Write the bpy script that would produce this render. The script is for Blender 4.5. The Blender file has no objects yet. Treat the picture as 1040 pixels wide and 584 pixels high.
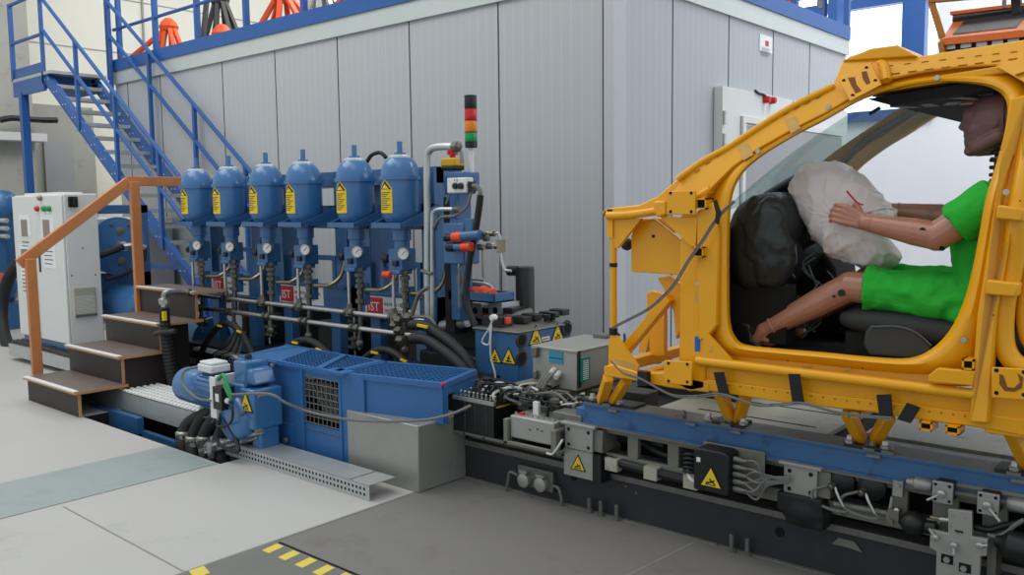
import bpy, bmesh, math, random
from mathutils import Vector, Matrix, noise
rnd = random.Random(7)
S = bpy.context.scene
COL = S.collection
PI = math.pi
V = Vector

# ------------------------------------------------------------------ camera
FPX = 881.0
cam_d = bpy.data.cameras.new('camera'); cam = bpy.data.objects.new('camera', cam_d)
COL.objects.link(cam); S.camera = cam
cam_d.sensor_fit = 'HORIZONTAL'; cam_d.sensor_width = 36.0; cam_d.lens = FPX / 1040 * 36.0
cam_d.clip_start = .05; cam_d.clip_end = 200
CAM = V((0, 0, 1.55))
ROT = Matrix.Rotation(0.712843, 3, 'Z') @ Matrix.Rotation(PI / 2 - 0.09419, 3, 'X') @ Matrix.Rotation(-0.011638, 3, 'Z')
cam.matrix_world = Matrix.Translation(CAM) @ ROT.to_4x4()

def at(u, v, X=None, Y=None, Z=None):
    """the point of a plane of the place (X, Y or Z = const) seen at a photo pixel"""
    d = ROT @ V(((u - 520) / FPX, -(v - 292) / FPX, -1))
    if X is not None: t = (X - CAM.x) / d.x
    elif Y is not None: t = (Y - CAM.y) / d.y
    else: t = (Z - CAM.z) / d.z
    return CAM + d * t

# ------------------------------------------------------------------ world, lamps, exposure
S.view_settings.view_transform = 'Standard'; S.view_settings.look = 'None'
S.view_settings.gamma = 1; S.view_settings.use_curve_mapping = False
S.view_settings.exposure = 0.0
W = bpy.data.worlds.new('hall_air'); S.world = W; W.use_nodes = True
W.node_tree.nodes['Background'].inputs[0].default_value = (.86, .94, 1.0, 1)
W.node_tree.nodes['Background'].inputs[1].default_value = 0.78

def area(name, loc, size, power, target, col=(1, 1, 1)):
    l = bpy.data.lights.new(name, 'AREA'); l.shape = 'RECTANGLE'; l.size, l.size_y = size
    l.energy = power; l.color = col
    o = bpy.data.objects.new(name, l); COL.objects.link(o); o.location = loc
    o.rotation_euler = (V(target) - V(loc)).to_track_quat('-Z', 'Y').to_euler()
    return o
area('hall_or_fill_lamp', (-8.5, 1.5, 7.5), (6, 4), 260, (-7.5, 3, 0), (1, .97, .9))
area('hall_or_fill_lamp', (-3.0, 1.0, 7.5), (5, 3), 70, (-2.5, 4, 0), (1, .98, .93))
area('hall_or_fill_lamp', (-9.0, 9.0, 7.6), (6, 3), 260, (-11, 8, 3), (1, .97, .9))
area('hall_or_fill_lamp', (-1.0, 9.5, 7.0), (4, 2), 260, (-2, 13, 1), (.97, .98, 1))  # fill lamp added to brighten the white wall behind the dummy
area('window_daylight', (4.5, 9.0, 4.2), (5, 3), 150, (-4, 5, 1), (.9, .96, 1))

# ------------------------------------------------------------------ materials
def lin(h):
    h = h.lstrip('#'); o = []
    for i in (0, 2, 4):
        c = int(h[i:i + 2], 16) / 255
        o.append(c / 12.92 if c <= .04045 else ((c + .055) / 1.055) ** 2.4)
    return (*o, 1)
MATS = {}
def mat(name, hexc, rough=.5, metal=0.0, var=.10, scale=6.0, bump=0.0, bscale=40, emit=0, trans=0, alpha=1, coat=0, dirt=None, dscale=3.0, damt=.5, ior=1.45):
    m = bpy.data.materials.new(name); m.use_nodes = True; nt = m.node_tree; b = nt.nodes['Principled BSDF']
    c = lin(hexc); b.inputs['Base Color'].default_value = c
    b.inputs['Roughness'].default_value = rough; b.inputs['Metallic'].default_value = metal
    b.inputs['IOR'].default_value = ior
    if coat: b.inputs['Coat Weight'].default_value = coat; b.inputs['Coat Roughness'].default_value = .12
    if trans: b.inputs['Transmission Weight'].default_value = trans
    if alpha < 1: b.inputs['Alpha'].default_value = alpha
    if emit: b.inputs['Emission Color'].default_value = c; b.inputs['Emission Strength'].default_value = emit
    tc = nt.nodes.new('ShaderNodeTexCoord')
    if var or dirt:
        n = nt.nodes.new('ShaderNodeTexNoise'); n.inputs['Scale'].default_value = scale; n.inputs['Detail'].default_value = 5
        nt.links.new(tc.outputs['Object'], n.inputs['Vector'])
        mx = nt.nodes.new('ShaderNodeMix'); mx.data_type = 'RGBA'
        mx.inputs[6].default_value = tuple(x * (1 - var) for x in c[:3]) + (1,)
        mx.inputs[7].default_value = tuple(min(1, x * (1 + var)) for x in c[:3]) + (1,)
        nt.links.new(n.outputs['Fac'], mx.inputs[0]); out = mx.outputs[2]
        if dirt:
            n2 = nt.nodes.new('ShaderNodeTexNoise'); n2.inputs['Scale'].default_value = dscale; n2.inputs['Detail'].default_value = 8; n2.inputs['Roughness'].default_value = .7
            nt.links.new(tc.outputs['Object'], n2.inputs['Vector'])
            r = nt.nodes.new('ShaderNodeMapRange'); r.inputs[1].default_value = 1 - damt; r.inputs[2].default_value = 1 - damt + .12
            nt.links.new(n2.outputs['Fac'], r.inputs[0])
            m2 = nt.nodes.new('ShaderNodeMix'); m2.data_type = 'RGBA'; m2.inputs[7].default_value = lin(dirt)
            nt.links.new(r.outputs[0], m2.inputs[0]); nt.links.new(out, m2.inputs[6]); out = m2.outputs[2]
        nt.links.new(out, b.inputs['Base Color'])
    if bump:
        n = nt.nodes.new('ShaderNodeTexNoise'); n.inputs['Scale'].default_value = bscale; n.inputs['Detail'].default_value = 3
        nt.links.new(tc.outputs['Object'], n.inputs['Vector'])
        bp = nt.nodes.new('ShaderNodeBump'); bp.inputs['Strength'].default_value = bump; bp.inputs['Distance'].default_value = .01
        nt.links.new(n.outputs['Fac'], bp.inputs['Height']); nt.links.new(bp.outputs[0], b.inputs['Normal'])
    MATS[name] = m; return m

mat('floor_light', '#b3b1ae', .55, var=.05, scale=1.5, dirt='#a3a19f', dscale=1.3, damt=.37)
mat('floor_strip', '#969f9f', .5, var=.06, scale=3, dirt='#8e9899', dscale=5, damt=.5)
mat('floor_dark', '#75726f', .6, var=.08, scale=2, dirt='#6a6664', dscale=2, damt=.45)
mat('floor_mat', '#6d6d69', .6, var=.05)
mat('pit', '#151617', .9)
mat('seam', '#8a8884', .9, var=0)
mat('hazard_yellow', '#d9c24e', .6)
mat('rail_blue', '#28589a', .4, var=.05)
mat('machine_blue', '#325f8c', .38, var=.10, scale=5, coat=.2)
mat('tank_blue', '#3a6c9f', .28, var=.06, scale=4, coat=.35)
mat('cover_blue', '#32659c', .42, var=.06, scale=8)
mat('beam_blue', '#3a6390', .5, var=.12, scale=9, dirt='#2b4664', dscale=7, damt=.44)
mat('yellow', '#eaa408', .36, var=.06, scale=5, coat=.1, dirt='#c98d10', dscale=9, damt=.33)
mat('yellow_dark', '#a96d14', .5, var=.15, scale=5)
mat('rust', '#7c4a22', .8, var=.3, scale=30)
mat('steel', '#b4b5b3', .32, .85, var=.12, scale=12)
mat('galv', '#b9bdbc', .42, .55, var=.14, scale=9)
mat('dull_steel', '#76756f', .5, .6, var=.2, scale=14)
mat('dark_steel', '#3b3b3a', .5, .5, var=.25, scale=10)
mat('alu', '#9f9f99', .42, .45, var=.1, scale=10, dirt='#8b8c88', dscale=6, damt=.38)
mat('frame_grey', '#77766c', .55, .2, var=.18, scale=9, dirt='#4a4944', dscale=12, damt=.42)
mat('black', '#161718', .45, var=.2)
mat('rubber', '#1b1b1c', .6, var=.2, scale=30, bump=.3, bscale=90)
mat('base_black', '#2a2c30', .55, var=.15, scale=6, dirt='#393a3b', dscale=8, damt=.4)
mat('tape_black', '#141415', .55, var=.2)
mat('hole', '#050505', .9, var=0)
mat('white_paint', '#d3d5d3', .4, var=.03)
mat('white_wall', '#e6e6ea', .7, var=.02)
mat('cream_wall', '#e6e4d6', .8, var=.03, scale=1)
mat('concrete', '#a5a49c', .85, var=.12, scale=3, bump=.2, dirt='#8f8e86', dscale=4, damt=.42)
mat('grey_panel', '#9c9ca0', .6, var=.05)
mat('trim_silver', '#c3cac8', .35, .25, var=.05)
mat('trim_corner', '#b6b9bd', .4, 0, var=.03)
mat('paper', '#e2e3e4', .7, var=.02)
mat('label_white', '#d8d8d6', .6, var=.02)
mat('ink', '#33343a', .7, var=0)
mat('red_label', '#b9202f', .5, var=.03)
mat('red', '#c42222', .4, var=.05)
mat('orange_cap', '#e0461a', .4, var=.08)
mat('orange_paint', '#e8561c', .45, var=.1)
mat('orange_rig', '#d8691d', .45, var=.1)
mat('warn_yellow', '#e3c016', .45, var=.04)
mat('estop_yellow', '#dba91a', .4, var=.05)
mat('brass', '#88806a', .35, .8, var=.2)
mat('fitting', '#68665e', .38, .75, var=.25, scale=20)
mat('wood_rail', '#bf7a48', .45, var=.14, scale=9, bump=.1)
mat('ply_edge', '#b98a58', .6, var=.15)
mat('ply_black', '#2b2422', .5, var=.2)
mat('tread_film', '#6a5d58', .55, var=.12, scale=25)
mat('rubber_grey', '#4a4a4a', .6, var=.15)
mat('green_led', '#1c9a58', .3, var=0)
mat('cable_grey', '#6a6a67', .5, var=.1)
mat('cable_white', '#c9c9c4', .5, var=.05)
mat('cable_black', '#17181a', .45, var=.1)
mat('cable_green', '#1d8a4d', .5, var=.1)
mat('screen_blue', '#2f86a8', .35, var=.05)
mat('teal', '#1f7a70', .4, var=.05)
mat('lamp_red', '#c81e28', .25, var=.05)
mat('lamp_amber', '#e07c16', .25, var=.05)
mat('lamp_green', '#17904a', .25, var=.05)
mat('dummy_skin', '#a8735c', .33, var=.12, scale=14, coat=.35, dirt='#7d5140', dscale=9, damt=.38)
mat('dummy_head', '#7a5a58', .45, var=.06, scale=6)
mat('shirt_green', '#22ab30', .85, var=.10, scale=8, bump=.8, bscale=14)
mat('dash_black', '#262a2a', .38, var=.25, scale=5, bump=.4, bscale=22)
mat('dash_grey', '#4c5051', .5, var=.1)
mat('seat_black', '#242527', .65, var=.12, bump=.2, bscale=60)
mat('seat_plastic', '#303234', .45, var=.08)
mat('interior', '#0d0d0e', .85, var=.3)
mat('blue_tape', '#1f5fae', .5, var=.03)
mat('scuff', '#c99f58', .7, var=.2, scale=20)
mat('window_bright', '#f4f9ff', .5, emit=1.8, var=0)
mat('plate_beige', '#a9a796', .5, .1, var=.1, scale=5, dirt='#807e70', dscale=7, damt=.42)
mat('photo_tint', '#8d8076', .6, var=.4, scale=50)

def bagmat():
    m = mat('bag_plastic', '#d9cfcc', .38, var=.05, scale=9, bump=.55, bscale=13)
    b = m.node_tree.nodes['Principled BSDF']; b.inputs['Subsurface Weight'].default_value = .15; b.inputs['Subsurface Radius'].default_value = (.03, .02, .02)
bagmat()
def glassmat():
    m = bpy.data.materials.new('windscreen_glass'); m.use_nodes = True; nt = m.node_tree
    for n in list(nt.nodes): nt.nodes.remove(n)
    o = nt.nodes.new('ShaderNodeOutputMaterial'); mix = nt.nodes.new('ShaderNodeMixShader')
    t = nt.nodes.new('ShaderNodeBsdfTransparent'); t.inputs[0].default_value = (.80, .88, .86, 1)
    g = nt.nodes.new('ShaderNodeBsdfGlossy'); g.inputs['Roughness'].default_value = .06
    mix.inputs[0].default_value = .14
    nt.links.new(t.outputs[0], mix.inputs[1]); nt.links.new(g.outputs[0], mix.inputs[2]); nt.links.new(mix.outputs[0], o.inputs[0])
    MATS['windscreen_glass'] = m
glassmat()
def ribbed(name, hexc, axis):
    m = mat(name, hexc, .45, 0, var=0); nt = m.node_tree; b = nt.nodes['Principled BSDF']
    g = nt.nodes.new('ShaderNodeNewGeometry'); s = nt.nodes.new('ShaderNodeSeparateXYZ'); nt.links.new(g.outputs['Position'], s.inputs[0])
    d = nt.nodes.new('ShaderNodeMath'); d.operation = 'MULTIPLY'; d.inputs[1].default_value = 1 / .1; nt.links.new(s.outputs[axis], d.inputs[0])
    f = nt.nodes.new('ShaderNodeMath'); f.operation = 'FRACT'; nt.links.new(d.outputs[0], f.inputs[0])
    r = nt.nodes.new('ShaderNodeMapRange'); r.inputs[1].default_value = .06; r.inputs[2].default_value = .14; r.inputs[3].default_value = 1; r.inputs[4].default_value = 0
    nt.links.new(f.outputs[0], r.inputs[0])
    mx = nt.nodes.new('ShaderNodeMix'); mx.data_type = 'RGBA'; c = lin(hexc)
    mx.inputs[6].default_value = c; mx.inputs[7].default_value = tuple(min(1, x * 1.10) for x in c[:3]) + (1,)
    nt.links.new(r.outputs[0], mx.inputs[0]); nt.links.new(mx.outputs[2], b.inputs['Base Color'])
    bp = nt.nodes.new('ShaderNodeBump'); bp.inputs['Strength'].default_value = .12; bp.inputs['Distance'].default_value = .003
    nt.links.new(r.outputs[0], bp.inputs['Height']); nt.links.new(bp.outputs[0], b.inputs['Normal'])
ribbed('booth_ribbed_front', '#b0b3b6', 0)
ribbed('booth_ribbed_side', '#aaaeb2', 1)

# ------------------------------------------------------------------ mesh builder
ORIG = {}
def catmull(pts, n=6, closed=False):
    P = [V(p) for p in pts]; N = len(P); out = []
    rng = N if closed else N - 1
    for i in range(rng):
        if closed: a, b, c, d = P[(i - 1) % N], P[i], P[(i + 1) % N], P[(i + 2) % N]
        else: a, b, c, d = P[max(i - 1, 0)], P[i], P[i + 1], P[min(i + 2, N - 1)]
        for k in range(n):
            t = k / n
            out.append(.5 * ((2 * b) + (c - a) * t + (2 * a - 5 * b + 4 * c - d) * t * t + (-a + 3 * b - 3 * c + d) * t ** 3))
    if not closed: out.append(P[-1])
    return out

class MB:
    def __init__(s, m=None): s.v = []; s.f = []; s.mi = []; s.m = m; s.mats = []; s.pr = []
    def use(s, m): s.m = m; return s
    def _i(s):
        if s.m not in s.mats: s.mats.append(s.m)
        return s.mats.index(s.m)
    def add(s, vs, fs):
        o = len(s.v); s.v += [V(x) for x in vs]; k = s._i(); s.pr.append((o, len(s.v), len(s.f), len(s.f) + len(fs)))
        for f in fs: s.f.append([o + i for i in f]); s.mi.append(k)
        return s
    def box(s, c, d, rot=None):
        vs = []
        for x in (-.5, .5):
            for y in (-.5, .5):
                for z in (-.5, .5):
                    p = V((x * d[0], y * d[1], z * d[2]))
                    if rot: p = rot @ p
                    vs.append(p + V(c))
        return s.add(vs, [(0, 1, 3, 2), (4, 6, 7, 5), (0, 4, 5, 1), (2, 3, 7, 6), (0, 2, 6, 4), (1, 5, 7, 3)])
    def mm(s, a, b): return s.box([(a[i] + b[i]) / 2 for i in range(3)], [abs(b[i] - a[i]) for i in range(3)])
    def bar(s, p, q, w, h, up=(0, 0, 1)):
        p, q = V(p), V(q); d = q - p; L = d.length; x = d.normalized(); u = V(up)
        if abs(x.dot(u)) > .98: u = V((0, 1, 0))
        y = u.cross(x).normalized(); z = x.cross(y)
        return s.box((p + q) / 2, (L, w, h), Matrix((x, y, z)).transposed())
    def sweep(s, P, R, sec=8, closed=False, caps=True):
        N = len(P); rings = []; prev = None; vs = []; fs = []
        for i in range(N):
            a = P[(i - 1) % N] if (closed or i > 0) else P[i]; b = P[(i + 1) % N] if (closed or i < N - 1) else P[i]
            t = (b - a)
            if t.length < 1e-9: t = V((0, 0, 1))
            t.normalize()
            if prev is None:
                u = V((0, 0, 1)) if abs(t.z) < .9 else V((0, 1, 0)); x = u.cross(t).normalized()
            else:
                x = prev - t * prev.dot(t)
                x = x.normalized() if x.length > 1e-6 else V((1, 0, 0))
            prev = x; y = t.cross(x); r = R[i] if hasattr(R, '__len__') else R
            for k in range(sec):
                an = 2 * PI * k / sec; vs.append(P[i] + x * (r * math.cos(an)) + y * (r * math.sin(an)))
        M = N if closed else N - 1
        for i in range(M):
            for k in range(sec):
                a = i * sec + k; b = i * sec + (k + 1) % sec; j = ((i + 1) % N) * sec
                fs.append((a, b, j + (k + 1) % sec, j + k))
        if caps and not closed: fs.append(tuple(range(sec))[::-1]); fs.append(tuple((N - 1) * sec + k for k in range(sec)))
        return s.add(vs, fs)
    def tube(s, pts, r, smooth=5, sec=8, closed=False):
        P = [V(p) for p in pts]
        if smooth and len(P) > 2: P = catmull(P, smooth, closed)
        return s.sweep(P, r, sec, closed)
    def cyl(s, p, q, r, r2=None, sec=20):
        return s.sweep([V(p), V(q)], [r, r if r2 is None else r2], sec)
    def lathe(s, o, ax, prof, sec=28):
        """prof: list of (dist along axis, radius)"""
        o = V(o); a = V(ax).normalized(); u = V((0, 0, 1)) if abs(a.z) < .9 else V((0, 1, 0)); x = u.cross(a).normalized(); y = a.cross(x)
        vs = []; fs = []
        for d, r in prof:
            for k in range(sec):
                an = 2 * PI * k / sec; vs.append(o + a * d + x * (r * math.cos(an)) + y * (r * math.sin(an)))
        n = len(prof)
        for i in range(n - 1):
            for k in range(sec):
                a0 = i * sec + k; b0 = i * sec + (k + 1) % sec; fs.append((a0, b0, b0 + sec, a0 + sec))
        fs.append(tuple(range(sec))[::-1]); fs.append(tuple((n - 1) * sec + k for k in range(sec)))
        return s.add(vs, fs)
    def prism(s, poly, ext):
        """poly: 3D points, ext: extrusion vector"""
        n = len(poly); P = [V(p) for p in poly]; e = V(ext)
        fs = [tuple(range(n)), tuple(range(2 * n - 1, n - 1, -1))] + [(i, i + n, (i + 1) % n + n, (i + 1) % n) for i in range(n)]
        return s.add(P + [p + e for p in P], fs)
    def ball(s, c, r, rot=None, seg=20, rings=12):
        if not hasattr(r, '__len__'): r = (r, r, r)
        vs = []; fs = []
        for i in range(rings + 1):
            ph = PI * i / rings
            for k in range(seg):
                th = 2 * PI * k / seg; p = V((r[0] * math.sin(ph) * math.cos(th), r[1] * math.sin(ph) * math.sin(th), r[2] * math.cos(ph)))
                if rot: p = rot @ p
                vs.append(p + V(c))
        for i in range(rings):
            for k in range(seg): fs.append((i * seg + k, (i + 1) * seg + k, (i + 1) * seg + (k + 1) % seg, i * seg + (k + 1) % seg))
        return s.add(vs, fs)
    def cap(s, p, q, r, r2, sec=16):
        """round-ended tapered limb"""
        p, q = V(p), V(q); d = (q - p).normalized(); L = (q - p).length; prof = []
        for i in range(6): a = PI / 2 * i / 5; prof.append((-r * math.cos(a), max(r * math.sin(a), .0005)))
        for i in range(6): a = PI / 2 * (1 - i / 5); prof.append((L + r2 * math.cos(a), max(r2 * math.sin(a), .0005)))
        return s.lathe(p, d, prof, sec)
    def loft(s, rings, closed=True, caps=True):
        n = len(rings[0]); vs = [p for r in rings for p in r]; fs = []
        for i in range(len(rings) - 1):
            for k in range(n if closed else n - 1):
                a = i * n + k; b = i * n + (k + 1) % n; fs.append((a, b, b + n, a + n))
        if caps: fs.append(tuple(range(n))[::-1]); fs.append(tuple((len(rings) - 1) * n + k for k in range(n)))
        return s.add(vs, fs)
    def text(s, txt, size, o, right, up, th=.0015):
        """letters lying on a sign, o = left end of the base line"""
        c = bpy.data.curves.new('lettering', 'FONT'); c.body = txt; c.size = size; c.extrude = th / 2; c.resolution_u = 2
        ob = bpy.data.objects.new('lettering', c); COL.objects.link(ob)
        bpy.context.view_layer.update(); dg = bpy.context.evaluated_depsgraph_get(); me = ob.evaluated_get(dg).to_mesh()
        r = V(right).normalized(); u = V(up).normalized(); n = r.cross(u)
        s.add([V(o) + r * v.co.x + u * v.co.y + n * v.co.z for v in me.vertices], [tuple(p.vertices) for p in me.polygons])
        ob.evaluated_get(dg).to_mesh_clear(); bpy.data.objects.remove(ob); bpy.data.curves.remove(c)
        return s
    def clusters(s):
        bx = []
        for a, e, _, _ in s.pr:
            P = s.v[a:e]; bx.append(([min(p[i] for p in P) for i in range(3)], [max(p[i] for p in P) for i in range(3)]))
        n = len(bx); par = list(range(n))
        def find(i):
            while par[i] != i: i = par[i]
            return i
        sz = [max(h[i] - l[i] for i in range(3)) for l, h in bx]
        for i in range(n):
            for j in range(i + 1, n):
                g = math.sqrt(sum(max(0, bx[i][0][k] - bx[j][1][k], bx[j][0][k] - bx[i][1][k]) ** 2 for k in range(3)))
                if g <= max(.02, .5 * max(sz[i], sz[j])) * .98:
                    a, b_ = find(i), find(j)
                    if a != b_: par[b_] = a
        out = {}
        for i in range(n): out.setdefault(find(i), []).append(i)
        return list(out.values())
    def folds(s, o, strength, size):
        t = bpy.data.textures.new('cloth_folds', 'MARBLE'); t.noise_scale = size; t.turbulence = 9; t.noise_depth = 2
        m = o.modifiers.new('folds', 'DISPLACE'); m.texture = t; m.strength = strength; m.mid_level = .5; m.texture_coords = 'LOCAL'
    def build(s, name, m=None, parent=None, bevel=0, seg=2, remesh=0, smooth_it=0, angle=35, disp=0, dscale=8, subsurf=0, whole=False):
        if m and not s.mats: s.mats = [m]
        if parent is not None and not remesh and not whole and 1 < len(s.pr) < 400:
            cl = s.clusters()
            if len(cl) > 1:
                first = None
                for c in cl:
                    q = MB(); q.mats = list(s.mats)
                    for i in c:
                        a, e, f0, f1 = s.pr[i]; o = len(q.v); q.v += s.v[a:e]; q.f += [[j - a + o for j in f] for f in s.f[f0:f1]]; q.mi += s.mi[f0:f1]
                    used = sorted(set(q.mi)); q.mi = [used.index(k) for k in q.mi]; q.mats = [q.mats[k] for k in used]
                    r = q.build(name, None, parent, bevel, seg, 0, 0, angle, disp, dscale, subsurf, whole=True)
                    first = first or r
                return first
        if m and s.mats and s.mats[0] is None: s.mats[0] = m
        me = bpy.data.meshes.new(name)
        if parent is not None: o0 = ORIG[parent.name]
        else:
            xs = [v.x for v in s.v]; ys = [v.y for v in s.v]; zs = [v.z for v in s.v]
            o0 = V(((min(xs) + max(xs)) / 2, (min(ys) + max(ys)) / 2, min(zs)))
        vs = [v - o0 for v in s.v]
        if disp: vs = [v + noise.noise_vector((v + o0) * dscale) * disp for v in vs]
        me.from_pydata([tuple(v) for v in vs], [], s.f)
        for k in s.mats: me.materials.append(MATS[k])
        for p, k in zip(me.polygons, s.mi): p.material_index = k; p.use_smooth = True
        bm = bmesh.new(); bm.from_mesh(me); bmesh.ops.recalc_face_normals(bm, faces=bm.faces); bm.to_mesh(me); bm.free()
        me.set_sharp_from_angle(angle=math.radians(angle))
        o = bpy.data.objects.new(name, me); COL.objects.link(o)
        if parent is not None: o.parent = parent
        else: o.location = o0
        ORIG[o.name] = o0
        if remesh:
            r = o.modifiers.new('merge', 'REMESH'); r.mode = 'VOXEL'; r.voxel_size = remesh; r.use_smooth_shade = True
            if smooth_it: q = o.modifiers.new('smooth', 'SMOOTH'); q.factor = .5; q.iterations = smooth_it
        if bevel:
            b = o.modifiers.new('edge', 'BEVEL'); b.width = bevel; b.segments = seg; b.limit_method = 'ANGLE'; b.angle_limit = math.radians(40); b.harden_normals = False
        if subsurf: q = o.modifiers.new('sub', 'SUBSURF'); q.levels = subsurf; q.render_levels = subsurf
        return o

def thing(name, label, cat, loc, group=None):
    o = bpy.data.objects.new(name, None); COL.objects.link(o); o.location = loc; o.empty_display_size = .1
    ORIG[o.name] = V(loc); o['label'] = label; o['category'] = cat
    if group: o['group'] = group
    return o
def tag(o, label, cat, group=None, kind=None):
    o['label'] = label; o['category'] = cat
    if group: o['group'] = group
    if kind: o['kind'] = kind
    return o
def struct(o): o['kind'] = 'structure'; return o
def dup(root, loc, label):
    KIDS = {}
    for ob in bpy.data.objects:
        if ob.parent: KIDS.setdefault(ob.parent.name, []).append(ob)
    def rec(o, parent):
        c = o.copy(); COL.objects.link(c); ORIG[c.name] = ORIG[o.name]
        if parent is not None: c.parent = parent
        for ch in KIDS.get(o.name, []): rec(ch, c)
        return c
    r = rec(root, None); r.location = loc; r['label'] = label
    return r

def warn_triangle(mb, c, right, up, size, glyph='hand'):
    """yellow warning triangle with black rim lying on a face"""
    r = V(right).normalized(); u = V(up).normalized(); n = r.cross(u); c = V(c)
    def tri(k, off, th):
        h = size * k
        P = [c + r * (-h / 2) + u * (-h * .29), c + r * (h / 2) + u * (-h * .29), c + u * (h * .58)]
        mb.prism([p + n * off for p in P], n * th)
    mb.use('black'); tri(1.0, 0, .0015); mb.use('warn_yellow'); tri(.80, .0015, .0012)
    mb.use('black')
    def seg(a, b, w): mb.bar(c + r * a[0] * size + u * a[1] * size + n * .0035, c + r * b[0] * size + u * b[1] * size + n * .0035, w * size, .0012, n)
    if glyph == 'hand':
        seg((-.20, -.12), (.02, -.06), .06); seg((-.06, .06), (.18, -.14), .05); seg((.02, -.06), (.16, .02), .045); seg((-.22, -.17), (.20, -.17), .03)
    else:
        seg((-.18, -.14), (.18, -.14), .07); seg((-.05, -.10), (.05, .16), .07); seg((-.10, .02), (.12, -.02), .06)
# ================================================================== SETTING
XD = -3.42       # line where the light floor meets the dark floor
f = MB('floor_light')
def fl(x0, y0, x1, y1, z=0): f.add([(x0, y0, z), (x1, y0, z), (x1, y1, z), (x0, y1, z)], [(0, 1, 2, 3)])
TX0, TX1, TY0, TY1 = -6.66, -4.74, 2.74, 3.98
fl(-17, -6, XD, TY0); fl(-17, TY0, TX0, 14); fl(TX1, TY0, XD, 14); fl(TX0, TY1, TX1, 14)
f.use('floor_dark'); fl(XD, -6, 8, 14)
f.use('pit')
fl(TX0, TY0, TX1, TY1, -.32)
f.add([(TX0, TY0, 0), (TX1, TY0, 0), (TX1, TY0, -.32), (TX0, TY0, -.32)], [(0, 1, 2, 3)])
f.add([(TX0, TY1, 0), (TX1, TY1, 0), (TX1, TY1, -.32), (TX0, TY1, -.32)], [(3, 2, 1, 0)])
f.add([(TX1, TY0, 0), (TX1, TY1, 0), (TX1, TY1, -.32), (TX1, TY0, -.32)], [(0, 1, 2, 3)])
f.add([(TX0, TY0, 0), (TX0, TY1, 0), (TX0, TY1, -.32), (TX0, TY0, -.32)], [(3, 2, 1, 0)])
f.use('seam')
for a, b in (((-4.70, 1.805), (XD, 1.79)), ((-16, 2.05), (-6.4, 2.05)), ((-16, .9), (XD, .86)), ((-4.76, 1.5), (-4.76, -2)), ((-8.2, 1.83), (-8.2, -2))):
    f.bar((a[0], a[1], .0004), (b[0], b[1], .0004), .010, .0012)
f.use('seam'); f.bar((XD, -2, .001), (XD, 3.5, .001), .014, .003)
f.bar((-1.9, 3.45, .0004), (-2.1, 1.0, .0004), .006, .001)
struct(f.build('floor'))
# steel floor strip: reddish bare plate set into the floor, running away from the camera
a = MB('floor_strip')
a.prism([(-5.38, -6, .001), (-4.755, -6, .001), (-4.755, 2.73, .001), (-5.38, 2.73, .001)], (0, 0, .003))
struct(a.build('floor'))
# dark hatch plate with yellow hazard dashes
h = MB('floor_mat'); h.prism([(XD + .01, .4, .001), (-.6, .4, .001), (-.6, 2.23, .001), (XD + .01, 2.23, .001)], (0, 0, .004))
h.use('hazard_yellow')
for i in range(9):
    x = -3.36 + i * .125
    h.prism([(x, 2.13, .0052), (x + .055, 2.13, .0052), (x + .04, 2.22, .0052), (x - .015, 2.22, .0052)], (0, 0, .001))
for i in range(9):
    y = 1.80 - i * .16
    h.prism([(XD + .012, y, .0052), (XD + .10, y - .02, .0052), (XD + .10, y + .05, .0052), (XD + .012, y + .07, .0052)], (0, 0, .001))
h.use('hole'); h.bar((-3.38, 2.235, .004), (-.6, 2.235, .004), .012, .006)
tag(h.build('floor_hatch'), 'dark floor hatch plate edged with yellow hazard dashes in the foreground', 'hatch')

# hall walls
w = MB('cream_wall'); w.mm((-15.9, -2, 0), (-15.7, 14, 9)); struct(w.build('wall_left'))
w = MB('white_wall'); w.mm((-16, 13.0, 0), (9, 13.2, 2.75)); w.mm((-16, 13.0, 2.75), (-5.6, 13.2, 9)); w.mm((-3.5, 13.0, 2.75), (9, 13.2, 9)); w.mm((-5.6, 13, 7.2), (-3.5, 13.2, 9))
struct(w.build('wall_back'))
# a few horizontal joints and a conduit on the cream wall
w = MB('grey_panel')
for z in (3.62, 4.35, 5.3): w.mm((-15.7, -1, z), (-15.69, 13, z + .02))
w.mm((-15.7, 7.9, 2.0), (-15.66, 7.93, 9)); struct(w.build('trim_1'))
# concrete column with cable tray and grey panel
c = MB('concrete'); p0 = at(0, 100, X=-14.6); p1 = at(36, 100, X=-14.6)
c.mm((-15.7, p0.y - .25, 0), (-14.6, p1.y - .05, 9)); struct(c.build('wall_pillar'))
c = MB('concrete'); c.mm((-15.7, 5.0, 0), (-15.3, 6.75, 3.3)); struct(c.build('wall_low'))
c = MB('grey_panel'); q0 = at(43, 143, X=-15.3); q1 = at(74, 200, X=-15.3)
c.mm((-15.3, q0.y, .6), (-15.24, q1.y, q0.z)); struct(c.build('trim_2'))
c = MB('label_white'); q0 = at(0, 135, X=-14.6); c.mm((-14.6, 3.6, q0.z - .12), (-14.3, at(48, 138, X=-14.3).y, q0.z)); struct(c.build('trim_3'))
c = MB('cable_black'); c.tube([at(0, 122, X=-14.4), at(12, 120, X=-14.4), at(28, 121, X=-14.4), at(45, 122, X=-14.4), at(58, 122, X=-14.4)], .045)
tag(c.build('hose'), 'black hose running across the concrete column left of the blue stairs', 'hose')
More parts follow.
